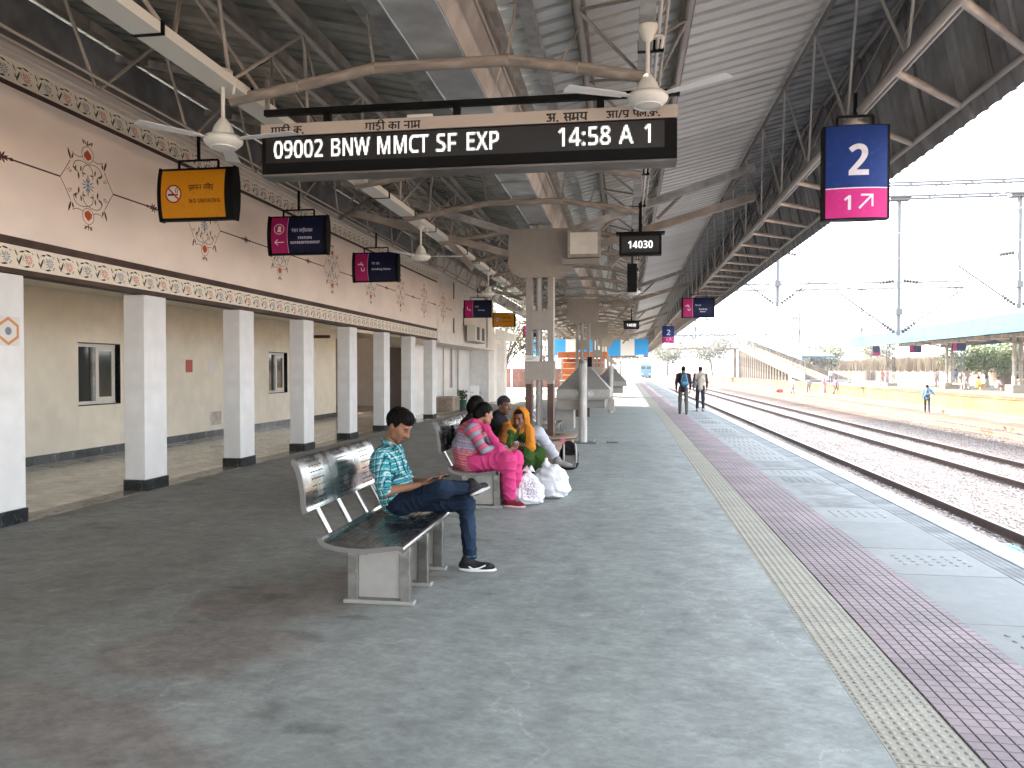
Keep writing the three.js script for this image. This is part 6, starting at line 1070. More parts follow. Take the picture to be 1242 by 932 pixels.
  garment('orange_scarf', list, 0.0075, og, t, { fold: 0.007, freq: 52, cut: (x, y, z) => { const [a, b, c] = H.l(x, y, z); return Math.min(0.108 - Math.hypot(a * 1.2, (b - 0.012) * 0.78, c - 0.085), b < -0.16 ? -1 : 1); } });
  shoe(t, [-1.36, 0, Z + 0.12], [-1.12, 0, Z + 0.12], [0, 1, 0], { upper: [0.05, 0.02, 0.02], cell: 0.01 }); shoe(t, [-1.25, 0, Z - 0.08], [-1.02, 0, Z - 0.09], [0, 1, 0], { upper: [0.05, 0.02, 0.02], cell: 0.01 });
}
{
  const t = thing('person', 'man in black jacket and pale trousers sitting with one leg crossed', 'person', [0, 0, 0]);
  const skin = [0.17, 0.08, 0.05], Z = -10.5;
  const pel = [-1.76, 0.55, Z], chest = [-1.8, 0.86, Z], neckB = [-1.76, 0.98, Z], shR = [-1.78, 0.91, Z + 0.19], shL = [-1.76, 0.91, Z - 0.19], elR = [-1.6, 0.68, Z + 0.22], elL = [-1.58, 0.68, Z - 0.22], wrR = [-1.38, 0.69, Z + 0.1], wrL = [-1.36, 0.69, Z - 0.1];
  const hipR = [-1.7, 0.56, Z + 0.1], hipL = [-1.7, 0.55, Z - 0.1], kneeR = [-1.2, 0.74, Z + 0.05], kneeL = [-1.27, 0.53, Z - 0.06], ankR = [-0.95, 0.41, Z + 0.04], ankL = [-1.22, 0.09, Z - 0.02];
  const H = headFrame([-1.675, 1.11, Z + 0.01], [0.8, -0.12, 0.5]);
  bodyMesh(t, [['c', neckB, H.w(0, -0.05, -0.02), 0.054, 0.052], ['c', pel, chest, 0.1, 0.1], ['c', chest, neckB, 0.1, 0.05], ['c', shR, shL, 0.05, 0.05], ['c', shR, elR, 0.045, 0.036], ['c', elR, wrR, 0.036, 0.026], ['c', shL, elL, 0.045, 0.036], ['c', elL, wrL, 0.036, 0.026], ['c', hipR, kneeR, 0.06, 0.045], ['c', kneeR, ankR, 0.045, 0.034], ['c', hipL, kneeL, 0.06, 0.045], ['c', kneeL, ankL, 0.045, 0.034]], { H, moustache: false }, [handShape(wrR, [0.9, -0.2, -0.2], [0, -1, 0], 0.5, -1), handShape(wrL, [0.9, -0.2, 0.2], [0, -1, 0], 0.5, 1)], skin, { cell: 0.013, headCell: 0.0055, handCell: 0.0055 });
  const [hf, ha, hb] = hairCap(H, 1.0, { front: 0.055, low: -0.04 }); mesh('hair', nets(hf, ha, hb, 0.007, [0.035, 0.034, 0.035]), hairM, t);
  garment('black_jacket', [['c', pel, chest, 0.145, 0.14, 0.08], ['c', chest, neckB, 0.13, 0.075, 0.06], ['c', shR, shL, 0.075, 0.075, 0.06], ['c', shR, elR, 0.074, 0.062, 0.03], ['c', elR, lerp3(elR, wrR, 0.9), 0.06, 0.045, 0.03], ['c', shL, elL, 0.074, 0.062, 0.03], ['c', elL, lerp3(elL, wrL, 0.9), 0.06, 0.045, 0.03]], 0.011, (x, y, z) => [0.014, 0.014, 0.017], t, { fold: 0.007 });
  garment('pale_trousers', [['e', [-1.73, 0.54, Z], [0.14, 0.09, 0.18], 0.05], ['c', hipR, kneeR, 0.1, 0.088, 0.05], ['c', kneeR, lerp3(kneeR, ankR, 0.88), 0.086, 0.066, 0.05], ['c', hipL, kneeL, 0.1, 0.085, 0.05], ['c', kneeL, lerp3(kneeL, ankL, 0.88), 0.084, 0.075, 0.05]], 0.0095, (x, y, z) => { const k = 1; return [0.42 * k, 0.435 * k, 0.49 * k]; }, t, { fold: 0.01, freq: 30 });
  for (const [a, b] of [[ankR, [-0.99, 0.25, Z + 0.04]]]) garment('sock', [['c', lerp3(kneeR, ankR, 0.86), [-0.93, 0.37, Z + 0.04], 0.042, 0.04]], 0.01, () => [0.015, 0.015, 0.016], t, { fold: 0 });
  shoe(t, [-1.0, 0.3, Z + 0.045], [-0.73, 0.27, Z + 0.06], [0.15, 0.98, 0], { upper: [0.24, 0.22, 0.21], sole: [0.12, 0.12, 0.12], width: 0.052, cell: 0.009 }); shoe(t, [-1.27, 0, Z - 0.02], [-1.0, 0, Z + 0.0], [0, 1, 0], { upper: [0.2, 0.18, 0.17], sole: [0.4, 0.39, 0.37], width: 0.052, cell: 0.009 });
}
// ---------- standing and walking people ----------
// local frame: walks towards -z; fields of o: shirt, legs, hair, skin colours, stride, pack colour, skirt, cell
function stander(label, X, y, d, turn, o, group) {
  const t = thing('person', label, 'person', [X, y, -d], turn, group), c = o.cell ?? 0.02, h = (o.height ?? 1.7) / 1.7, st = o.stride ?? 0.1, skin = o.skin ?? [0.2, 0.1, 0.06], seg = o.seated;
  const S = (a) => a.map((v) => v * h), pel = S([0, 0.94, 0]), chest = S([0, 1.26, 0.0]), neckB = S([0, 1.44, 0.01]), H = headFrame(S([0, 1.575, -0.01]), [0.05, -0.08, -1]);
  const hip = [S([-0.09, 0.92, 0]), S([0.09, 0.92, 0])], knee = [S([-0.1, 0.5, -0.04 - st * 0.8]), S([0.1, 0.5, -0.04 + st * 0.55])], ank = [S([-0.1, 0.09, -st]), S([0.1, 0.1, st * 1.2])];
  const sh = [S([-0.19, 1.39, 0]), S([0.19, 1.39, 0])], el = [S([-0.25, 1.12, 0.03 + st * 0.4]), S([0.25, 1.12, 0.03 - st * 0.4])], wr = [S([-0.25, 0.88, -0.05 + st * 0.5]), S([0.25, 0.88, -0.05 - st * 0.7])];
  if (o.armUp) { el[1] = S([0.3, 1.2, -0.12]); wr[1] = S([0.42, 1.12, -0.3]); }
  const limbs = []; for (const i of [0, 1]) limbs.push(['c', sh[i], el[i], 0.043, 0.035], ['c', el[i], wr[i], 0.035, 0.026], ['c', hip[i], knee[i], 0.06, 0.045], ['c', knee[i], ank[i], 0.045, 0.033]);
  const hands = c < 0.025 ? [0, 1].map((i) => handShape(wr[i], [0, -1, -0.15], [i ? -1 : 1, 0, 0], 0.5, i ? 1 : -1)) : [];
  if (!hands.length) for (const i of [0, 1]) { const k = S([0, 0.09, 0.02]); limbs.push(['c', wr[i], [wr[i][0], wr[i][1] - 0.09, wr[i][2] - 0.02], 0.03, 0.022]); }
  bodyMesh(t, [['c', neckB, H.w(0, -0.05, -0.02), 0.054, 0.052], ['c', pel, chest, 0.1, 0.11], ['c', chest, neckB, 0.1, 0.05], ['c', sh[0], sh[1], 0.05, 0.05], ...limbs], { H }, hands, skin, { cell: c * 0.8, headCell: c < 0.025 ? 0.008 : 0.016, handCell: 0.007 });
  if (o.hair !== null) { const [hf, ha, hb] = hairCap(H, 1.02, { front: 0.05, low: o.longHair ? -0.12 : -0.05 }); mesh('hair', nets(hf, ha, hb, c < 0.025 ? 0.009 : 0.016, o.hair ?? [0.014, 0.012, 0.011]), hairM, t); }
  garment(o.topName ?? 'shirt', [['c', S([0, 0.9, 0]), chest, 0.135, 0.14, 0.08], ['c', S([-0.07, 1.2, 0]), S([0.07, 1.2, 0]), 0.13, 0.13, 0.06], ['c', chest, neckB, 0.125, 0.065, 0.06], ['c', sh[0], sh[1], 0.068, 0.068, 0.06], ...[0, 1].flatMap((i) => [['c', sh[i], el[i], 0.066, 0.056, 0.03], ['c', el[i], lerp3(el[i], wr[i], o.shortSleeve ? 0.05 : 0.92), 0.054, 0.04, 0.03]])], c * 0.7, o.top ?? (() => o.shirt), t, { fold: 0.005 });
  if (o.skirt) garment('skirt', [['c', S([0, 0.95, 0]), S([0, 0.55, 0]), 0.14, 0.19, 0.05], ['c', S([0, 0.55, 0]), S([0, 0.16, 0]), 0.19, 0.22, 0.05]], c * 0.8, () => o.legs, t, { fold: 0.012 });
  else garment('trousers', [['e', S([0, 0.93, 0]), S([0.155, 0.12, 0.125]), 0.05], ...[0, 1].flatMap((i) => [['c', hip[i], knee[i], 0.085, 0.068, 0.04], ['c', knee[i], lerp3(knee[i], ank[i], 0.95), 0.066, 0.058, 0.04]])], c * 0.75, () => o.legs, t, { fold: 0.006 });
  for (const i of [0, 1]) shoe(t, [ank[i][0], ank[i][1] - 0.09 * h, ank[i][2] + 0.07], [ank[i][0], ank[i][1] - 0.09 * h, ank[i][2] - 0.19], [0, 1, 0], { upper: o.shoes ?? [0.03, 0.03, 0.03], sole: [0.15, 0.15, 0.15], cell: c * 0.6 });
  if (o.scarf) garment('head_scarf', [['e', H.w(0, 0.03, -0.02), [0.1, 0.125, 0.12], 0.05, H.B], ['c', H.w(0, -0.05, -0.06), S([0, 1.2, 0.12]), 0.1, 0.12, 0.06]], c * 0.7, () => o.scarf, t, { fold: 0.008, cut: (x, y, z) => { const [a, b, e] = H.l(x, y, z); return 0.08 - Math.hypot(a, b, e - 0.08); } });
  return t;
}
function packOn(label, X, y, d, turn, h, col, col2) {   // a backpack worn on the back, a thing of its own
  const t = thing('backpack', label, 'backpack', [X, y, -d], turn);
  garment('pack_body', [['c', [0, 1.08 * h, 0.21], [0, 1.34 * h, 0.19], 0.12, 0.12, 0.05], ['c', [-0.06, 1.1 * h, 0.22], [0.06, 1.1 * h, 0.22], 0.11, 0.11, 0.05]], 0.014, () => col, t, { fold: 0.004 });
  garment('front_pocket', [['c', [-0.05, 1.1 * h, 0.31], [0.05, 1.1 * h, 0.31], 0.065, 0.065, 0.05]], 0.012, () => col2, t, { fold: 0.003 });
  for (const s of [-1, 1]) { mesh('strap', tubeG([[s * 0.09, 1.44 * h, 0.1], [s * 0.12, 1.5 * h, 0.0], [s * 0.13, 1.36 * h, -0.16], [s * 0.15, 1.12 * h, -0.05], [s * 0.12, 1.05 * h, 0.12]], 0.02, 18, 6), M.darkTube, t); mesh('piping', tubeG([[s * 0.08, 1.05 * h, 0.325], [s * 0.105, 1.2 * h, 0.315], [s * 0.06, 1.4 * h, 0.3]], 0.008, 12, 5), M.tubeGrey, t); }
  return t;
}
stander('man in a dark maroon jacket and grey trousers walking away along the platform edge', 2.02, 0, 28.4, 0.05, { height: 1.74, shirt: [0.03, 0.018, 0.028], legs: [0.1, 0.088, 0.075], stride: 0.12, shoes: [0.08, 0.07, 0.06], topName: 'jacket', cell: 0.018 });
packOn('blue backpack worn by the man in the maroon jacket', 2.02, 0, 28.4, 0.05, 1.02, [0.03, 0.1, 0.17], [0.08, 0.2, 0.3]);
stander('man in a beige sweater with dark sleeves walking beside the one with the blue backpack', 2.82, 0, 30.6, 0.0, { height: 1.74, legs: [0.025, 0.025, 0.035], stride: 0.09, cell: 0.018, topName: 'sweater', top: (x, y, z) => Math.abs(x) > 0.19 ? [0.06, 0.05, 0.055] : [0.34, 0.3, 0.24], shoes: [0.35, 0.33, 0.3] });
{ const t = thing('shoulder_bag', 'grey shoulder bag hanging at the side of the man in the beige sweater', 'bag', [2.82, 0, -30.6]); garment('bag_body', [['c', [-0.24, 0.98, 0.06], [-0.2, 1.1, 0.1], 0.09, 0.08, 0.05]], 0.014, () => [0.12, 0.13, 0.16], t, { fold: 0.004 }); mesh('strap', tubeG([[-0.22, 1.05, 0.1], [-0.05, 1.3, 0.17], [0.13, 1.5, 0.04], [0.1, 1.4, -0.15], [-0.15, 1.1, -0.14]], 0.016, 20, 6), M.darkTube, t); }
const RY = -0.95;
stander('person in a blue shirt and dark trousers stepping alone across the far tracks', 17.9, RY, 49.5, -0.3, { height: 1.66, shirt: [0.09, 0.25, 0.45], legs: [0.03, 0.035, 0.06], stride: 0.16, cell: 0.025, armUp: true });
packOn('dark backpack on the person crossing the tracks in blue', 17.9, RY, 49.5, -0.3, 0.98, [0.05, 0.08, 0.13], [0.08, 0.1, 0.15]);
const G1 = 'people crossing the far tracks together';
stander('person in white top carrying a load, first of the cluster crossing the tracks', 18.2, RY, 89, -1.2, { shirt: [0.6, 0.6, 0.62], legs: [0.1, 0.1, 0.13], cell: 0.034, stride: 0.2 }, G1);
stander('person in grey checked jacket standing in the middle of the track-crossing cluster', 19.7, RY, 88, 0.1, { shirt: [0.25, 0.24, 0.25], legs: [0.05, 0.055, 0.08], cell: 0.034 }, G1);
stander('woman in a pink dress and scarf within the cluster crossing the tracks', 21.3, RY, 88, -1.0, { shirt: [0.6, 0.2, 0.24], legs: [0.62, 0.2, 0.22], skirt: true, scarf: [0.55, 0.15, 0.3], cell: 0.034 }, G1);
stander('person striding in purple and dark trousers, last of the cluster crossing the tracks', 22.0, RY, 86.0, -1.3, { shirt: [0.3, 0.12, 0.25], legs: [0.08, 0.08, 0.1], cell: 0.034, stride: 0.3 }, G1);
{ const t = thing('luggage_bag', 'red bag on the track bed by the people crossing', 'bag', [17.0, RY, -90]); garment('bag_body', [['c', [-0.2, 0.22, 0], [0.2, 0.22, 0], 0.2, 0.2, 0.05]], 0.03, () => [0.6, 0.06, 0.05], t, { fold: 0.01 }); mesh('handle', tubeG([[-0.15, 0.4, 0], [0, 0.55, 0], [0.15, 0.4, 0]], 0.02, 10, 5), M.black, t); }
const FAR = [
  [26.3, 85, 0.6, { shirt: [0.5, 0.3, 0.28], legs: [0.3, 0.25, 0.25] }, 'person in a faded red shirt walking on the far platform near the ramp foot'],
  [30.5, 82, 2.0, { shirt: [0.5, 0.45, 0.42], legs: [0.35, 0.2, 0.2] }, 'pale figure standing on the far platform left of the one with a bag'.replace('left of', 'beside')],
  [32.3, 82, 0.4, { shirt: [0.16, 0.2, 0.32], legs: [0.4, 0.35, 0.35] }, 'person in blue walking with a large bag on the far platform'],
  [29.3, 60.2, 1.2, { shirt: [0.55, 0.3, 0.28], legs: [0.1, 0.18, 0.32], cell: 0.03 }, 'person in a pinkish shirt and jeans standing under the far shelter'],
  [27.0, 66.5, 0.4, { shirt: [0.3, 0.24, 0.26], legs: [0.35, 0.3, 0.32] }, 'person in grey standing by the first post of the far shelter'],
  [30.0, 57.6, 2.2, { shirt: [0.2, 0.25, 0.35], legs: [0.08, 0.1, 0.12] }, 'person in dark blue at the outer end of the far shelter'],
];
FAR.push([24.2, 97, 0.3, { shirt: [0.3, 0.3, 0.34], legs: [0.08, 0.08, 0.12] }, 'small figure in grey standing at the edge of the far platform by the ramp foot'],
  [27.5, 101, 1.6, { shirt: [0.5, 0.4, 0.1], legs: [0.25, 0.2, 0.18] }, 'small figure in mustard yellow on the far platform beyond the ramp foot'],
  [30.2, 96, -0.8, { shirt: [0.45, 0.1, 0.12], legs: [0.2, 0.1, 0.12], skirt: true }, 'small figure in a dark red dress on the far platform behind the ramp'],
  [33.6, 90, 0.9, { shirt: [0.5, 0.5, 0.52], legs: [0.12, 0.14, 0.2] }, 'small figure in a white shirt near the boundary wall of the far platform'],
  [31.5, 66, 2.6, { shirt: [0.28, 0.16, 0.12], legs: [0.1, 0.09, 0.1] }, 'person in brown standing behind the stall under the far shelter']);
for (const [X, d, r, o, l] of FAR) stander(l, X, 0, d, r, { cell: 0.034, ...o }, 'people on the far platform');
// crouching and sitting groups on the far platform
function sitter(label, X, d, turn, col, legs, group) {
  const t = thing('person', label, 'person', [X, 0, -d], turn, group), H = headFrame([0, 0.98, -0.06], [0, -0.1, -1]), skin = [0.22, 0.11, 0.07];
  bodyMesh(t, [['c', [0, 0.35, 0.05], [0, 0.72, 0], 0.11, 0.12], ['c', [0, 0.72, 0], H.w(0, -0.05, -0.02), 0.08, 0.05], ...[-1, 1].flatMap((s) => [['c', [s * 0.17, 0.76, 0], [s * 0.24, 0.5, -0.1], 0.045, 0.036], ['c', [s * 0.24, 0.5, -0.1], [s * 0.1, 0.45, -0.32], 0.036, 0.026], ['c', [s * 0.09, 0.36, 0], [s * 0.14, 0.45, -0.38], 0.065, 0.05], ['c', [s * 0.14, 0.45, -0.38], [s * 0.13, 0.07, -0.36], 0.05, 0.035]])], { H }, [], skin, { cell: 0.028, headCell: 0.016 });
  const [hf, ha, hb] = hairCap(H, 1.02, {}); mesh('hair', nets(hf, ha, hb, 0.016, [0.014, 0.012, 0.011]), hairM, t);
  garment('shirt', [['c', [0, 0.36, 0.05], [0, 0.7, 0], 0.15, 0.145, 0.06], ['c', [-0.17, 0.76, 0], [0.17, 0.76, 0], 0.07, 0.07, 0.06], ...[-1, 1].map((s) => ['c', [s * 0.17, 0.76, 0], [s * 0.24, 0.5, -0.1], 0.065, 0.055, 0.03])], 0.026, () => col, t);
  garment('trousers', [-1, 1].flatMap((s) => [['c', [s * 0.09, 0.36, 0], [s * 0.14, 0.45, -0.38], 0.1, 0.08, 0.04], ['c', [s * 0.14, 0.45, -0.38], [s * 0.13, 0.1, -0.36], 0.08, 0.065, 0.04]]), 0.026, () => legs, t);
  return t;
}
const G2 = 'people sitting on the far platform';
sitter('person in white sitting low beside the second post of the far shelter', 28.0, 63.5, -1.4, [0.6, 0.58, 0.55], [0.35, 0.25, 0.22], G2);
sitter('person in dark clothes sitting against the second post of the far shelter', 28.6, 61.8, -1.0, [0.12, 0.07, 0.06], [0.15, 0.1, 0.09], G2);
sitter('person in yellow sitting on the far platform between the two shelter posts', 27.0, 64.5, -1.3, [0.65, 0.5, 0.08], [0.5, 0.35, 0.2], G2);
sitter('person in grey green sitting next to the one in yellow', 28.3, 66.0, 1.2, [0.25, 0.28, 0.26], [0.3, 0.28, 0.26], G2);
// ---------- overhead line portals ----------
{
  const ins = (parent, a, b) => { const L = V(...a).distanceTo(V(...b)); for (let i = 0; i < 5; i++) { const p = lerp3(a, b, (i + 0.5) / 5); const m = mesh('insulator', cylG(0.1, 0.05, 8), M.oheDark, parent, p); m.quaternion.setFromUnitVectors(UP, V(...b).sub(V(...a)).normalize()); } bar('insulator_rod', a, b, 0.035, M.oheDark, parent, 6); };
  const portal = (label, d, H, x0, x1, drops, masts) => {
    const t = thing('overhead_line_portal', label, 'portal', [0, 0, -d]);
    const boom = sub('boom', t);
    for (const [y, z] of [[H, -0.3], [H, 0.3], [H - 0.62, -0.3], [H - 0.62, 0.3]]) bar('boom_chord', [x0, y, z], [x1, y, z], 0.055, M.oheGrey, boom, 6);
    for (let x = x0; x < x1 - 0.1; x += 1.3) for (const z of [-0.3, 0.3]) bar('boom_lacing', [x, H, z], [Math.min(x1, x + 1.3), H - 0.62, z], 0.024, M.oheGrey, boom, 5);
    for (const [x, bottom] of drops) {
      const a = sub('drop_arm', t); mesh('arm_tube', boxG(0.14, H - 0.6 - bottom, 0.14), M.oheGrey, a, [x, (H - 0.6 + bottom) / 2, 0]); mesh('arm_head', boxG(0.9, 0.12, 0.5), M.oheGrey, a, [x, H - 0.7, 0]); mesh('arm_collar', boxG(0.28, 0.3, 0.28), M.oheGrey, a, [x, bottom + 1.1, 0]);
      for (const s of [-1, 1]) {
        const c = sub('cantilever', t), y0 = bottom + 0.15, y1 = bottom + 2.5, o = 0;
        ins(c, [x + s * 0.15, y0, 0], [x + s * 0.75, y0 + 0.45, 0]); bar('bracket_tube', [x + s * 0.75, y0 + 0.45, 0], [x + s * 2.6, y1 - 0.5, 0], 0.036, M.oheDark, c, 6);
        ins(c, [x + s * 0.2, y1 + 0.05, 0], [x + s * 0.85, y1 - 0.05, 0]); bar('stay_tube', [x + s * 0.85, y1 - 0.05, 0], [x + s * 2.75, y1 - 0.35, 0], 0.022, M.oheDark, c, 6);
        bar('steady_arm', [x + s * 1.5, y0 + 1.0, 0], [x + s * 2.9, y0 + 0.75, 0], 0.02, M.oheDark, c, 5);
      }
    }
    for (const x of masts) { const m = sub('lattice_mast', t); for (const [a, b] of [[-0.3, -0.3], [0.3, -0.3], [-0.3, 0.3], [0.3, 0.3]]) bar('mast_leg', [x + a, 0, b], [x + a * 0.8, H, b * 0.8], 0.045, M.oheGrey, m, 5); for (let y = 0.2; y < H - 0.6; y += 0.9) { bar('mast_lacing', [x - 0.3, y, 0.28], [x + 0.28, y + 0.9, 0.28], 0.022, M.oheGrey, m, 5); bar('mast_lacing', [x - 0.3, y, -0.28], [x + 0.28, y + 0.9, -0.28], 0.022, M.oheGrey, m, 5); } mesh('mast_base', boxG(1, 0.3, 1), M.column, m, [x, 0.15, 0]); }
  };
  portal('nearest overhead line portal, its boom crossing high above the large 2 sign', 38, 10.2, -12, 40, [[7.05, 4.6], [12.45, 3.2], [17.6, 4.4]], [-10.5, 39]);
  portal('second overhead line portal with a lattice mast on the far platform', 82, 10.4, -12, 33, [[7.05, 4.8], [17.4, 4.4], [23.4, 4.6]], [26.2, 32.6]);
  portal('third overhead line portal, hazier and lower in the distance', 124, 10.2, -12, 30, [[7.05, 4.8], [12.4, 4.8], [17.4, 4.8]], [25.6, 29]);
  portal('fourth and faintest overhead line portal before the footbridge', 160, 10.2, -12, 30, [[7.05, 4.8], [17.4, 4.8]], [25.6]);
  const w = thing('overhead_wires', 'thin overhead contact wires strung along the tracks', 'wires', [0, 0, 0]);
  for (const x of [4.86, 9.25, 15.05, 19.6]) { bar('contact_wire', [x, 5.45, 5], [x, 5.45, -240], 0.012, M.oheGrey, w, 5); const pts = []; for (let k = 0; k <= 24; k++) pts.push([x, 6.9 - 1.0 * Math.sin(Math.PI * ((k % 4) / 4)), 5 - k * 10.5]); mesh('catenary_wire', tubeG(pts, 0.012, 90, 5), M.oheGrey, w); }
  for (const [x, y] of [[9.0, 8.6], [21, 8.2]]) bar('feeder_wire', [x, y, 5], [x, y, -240], 0.014, M.oheGrey, w, 5);
}
// ---------- shelter on the far platform ----------
{
  const t = thing('far_shelter', 'platform shelter with a pale blue fascia across the tracks on the far platform', 'shelter', [0, 0, 0]);
  const blue = mat([0.035, 0.095, 0.15], { rough: 0.6, rep: 0.3, soft: true }), d0 = 20, d1 = 82, cx = 27.2;
  for (let d = d0; d < d1; d += 2.06) {
    const f = block('fascia_sheet', 0, 0.02, -0.55, 0.55, d, d + 2.05, blue, t); f.position.x = 22.75; f.position.y = 4.42; f.rotation.z = 0.12;
    const f2 = block('fascia_sheet', 0, 0.02, -0.55, 0.55, d, d + 2.05, blue, t); f2.position.x = 31.6; f2.position.y = 4.42; f2.rotation.z = -0.12;
  }
  const slope = (xa, ya, xb, yb) => { for (let d = d0; d < d1; d += 4.13) { const L = Math.hypot(xb - xa, yb - ya), o = mesh('roof_sheet', boxG(L, 0.04, 4.12), M.valance, t, [(xa + xb) / 2, (ya + yb) / 2, -(d + 2.06)]); o.rotation.z = Math.atan2(yb - ya, xb - xa); } };
  slope(22.7, 5.0, cx, 4.25); slope(cx, 4.25, 31.6, 5.0);
  block('soffit_gutter', cx - 0.3, cx + 0.3, 3.95, 4.2, d0, d1, M.tube, t);
  for (const x of [23.0, 24.6, 29.6, 31.3]) block('purlin', x - 0.06, x + 0.06, 4.0 + 0.1 * Math.abs(x - cx) * 0.9, 4.12 + 0.1 * Math.abs(x - cx) * 0.9, d0, d1, M.tube, t);
  for (let d = 24; d < d1; d += 11.6) {
    const c = sub('column', t); for (const s of [-0.22, 0.22]) block('channel', cx + s - 0.07, cx + s + 0.07, 0, 4.0, d - 0.18, d + 0.18, M.tube, c);
    for (let y = 0.5; y < 3.8; y += 0.7) bar('column_lacing', [cx - 0.22, y, -d + 0.15], [cx + 0.22, y + 0.6, -d + 0.15], 0.03, M.tube, c, 5);
    for (const s of [-1, 1]) { beam('bracket_arm', [cx, 3.5, -d], [cx + s * 4.2, 4.35, -d], 0.14, 0.14, M.tube, c); bar('bracket_tie', [cx, 4.1, -d], [cx + s * 4.2, 4.6, -d], 0.05, M.tube, c, 6); for (const q of [0.3, 0.6]) bar('bracket_web', [cx + s * 4.2 * q, 3.5 + 0.85 * q, -d], [cx + s * 4.2 * (q + 0.15), 4.1 + 0.5 * (q + 0.15), -d], 0.04, M.tube, c, 5); }
    mesh('column_base', boxG(1.1, 0.55, 1.1), M.column, c, [cx, 0.275, -d]);
  }
  for (let d = 26; d < d1; d += 3.5) { block('tube_light', 24.9, 26.1, 3.72, 3.78, d, d + 0.08, M.white, t); bar('light_rod', [25.5, 3.78, -d], [25.5, 4.2, -d], 0.012, M.tube, t, 5); }
  // signs under it
  const S = (label, x, d, col, two) => { const s = thing('hanging_sign', label, 'sign', [x, 3.45, -d]); mesh('case', bevelBox(two ? 0.62 : 1.0, two ? 0.9 : 0.65, 0.14, 0.02), M.black, s); mesh('sign_face', boxG(two ? 0.56 : 0.66, two ? 0.58 : 0.58, 0.02), mat(col, { grime: 0 }), s, [two ? 0 : 0.14, two ? 0.12 : 0, 0.066]); if (col[0] < 0.3) mesh('pink_panel', boxG(two ? 0.56 : 0.27, two ? 0.23 : 0.58, 0.02), mat([0.5, 0.03, 0.2], { grime: 0 }), s, [two ? 0 : -0.335, two ? -0.29 : 0, 0.066]); mesh('drop_pole', boxG(0.04, 0.6, 0.04), M.black, s, [0, two ? 0.7 : 0.6, 0]); };
  S('blue and pink numbered sign at the near edge of the far shelter end', 23.6, 78, [0.02, 0.03, 0.15], true); S('dark blue sign in the middle of the far shelter', 26.2, 66, [0.02, 0.03, 0.15]); S('dark sign with a pink panel by the first post of the far shelter', 25.4, 73, [0.02, 0.03, 0.15]); S('dull yellow sign hanging near the outer end of the far shelter', 26.8, 54.5, [0.4, 0.26, 0.05]);
  const b = thing('platform_bench', 'low grey bench on the far platform beside the first shelter post', 'bench', [27.5, 0, -69]); mesh('seat', boxG(0.6, 0.08, 2.4), M.column, b, [0, 0.45, 0]); for (const z of [-0.9, 0.9]) mesh('leg', boxG(0.5, 0.41, 0.12), M.column, b, [0, 0.205, z]);
  const k = thing('vending_stall', 'small wooden stall with a cream counter on the far platform', 'stall', [29.0, 0, -61], 0.1); mesh('counter', boxG(1.6, 0.9, 0.7), mat([0.42, 0.25, 0.15], { rep: 0.6 }), k, [0, 0.45, 0]); mesh('counter_top', boxG(1.7, 0.05, 0.8), M.cream, k, [0, 0.926, 0]); for (const s of [-0.75, 0.75]) mesh('post', boxG(0.06, 1.2, 0.06), M.tube, k, [s, 1.55, 0.3]);
}
// ---------- footbridge with a long ramp ----------
{
  const t = thing('footbridge', 'lattice footbridge over the tracks with a long pale ramp and blue roof', 'footbridge', [0, 0, 0]);
  const pale = mat([0.22, 0.175, 0.14], { rough: 0.9, grime: 0.5, rep: 0.1 }), blue = mat([0.05, 0.12, 0.165], { grime: 0 });
  const D = 172, y0 = 6.4, y1 = 9.2;
  block('deck', -20, 30, y0 - 0.3, y0, D - 2, D + 2, pale, t);
  for (const z of [-2, 2]) { beam('top_chord', [-20, y1, -D + z], [30, y1, -D + z], 0.2, 0.25, M.oheGrey, t); for (let x = -20; x < 30; x += 2.5) { bar('lattice_bar', [x, y0, -D + z], [x + 2.5, y1, -D + z], 0.07, M.oheGrey, t, 5); bar('lattice_bar', [x + 2.5, y0, -D + z], [x, y1, -D + z], 0.07, M.oheGrey, t, 5); } }
  for (const x of [-8, 23, 29]) block('pier', x - 0.3, x + 0.3, -1, y0 - 0.3, D - 1.5, D - 0.9, pale, t);
  beam('ramp_slab', [25.2, 6.3, -(D - 1)], [25.2, 0.1, -107], 3.4, 0.35, pale, t);
  for (const s of [-1.7, 1.7]) { beam('ramp_parapet', [25.2 + s, 7.0, -(D - 1)], [25.2 + s, 0.8, -107], 0.12, 1.1, pale, t); }
  beam('ramp_roof', [25.2, 9.6, -(D - 1)], [25.2, 3.4, -107], 4.2, 0.16, blue, t); beam('ramp_roof_edge', [23.1, 9.45, -(D - 1)], [23.1, 3.25, -107], 0.1, 0.7, blue, t);
  for (let k = 0; k <= 26; k++) { const q = k / 26, d = 107 + q * (D - 1 - 107), y = 0.1 + 6.2 * q; for (const s of [-1.75, 1.75]) bar('roof_post', [25.2 + s, y, -d], [25.2 + s, y + 3.2, -d], 0.05, M.oheGrey, t, 5); if (k > 5) block('ramp_pier', 23.8, 24.2, -0.2, y - 0.2, d - 0.2, d + 0.2, pale, t); }
}
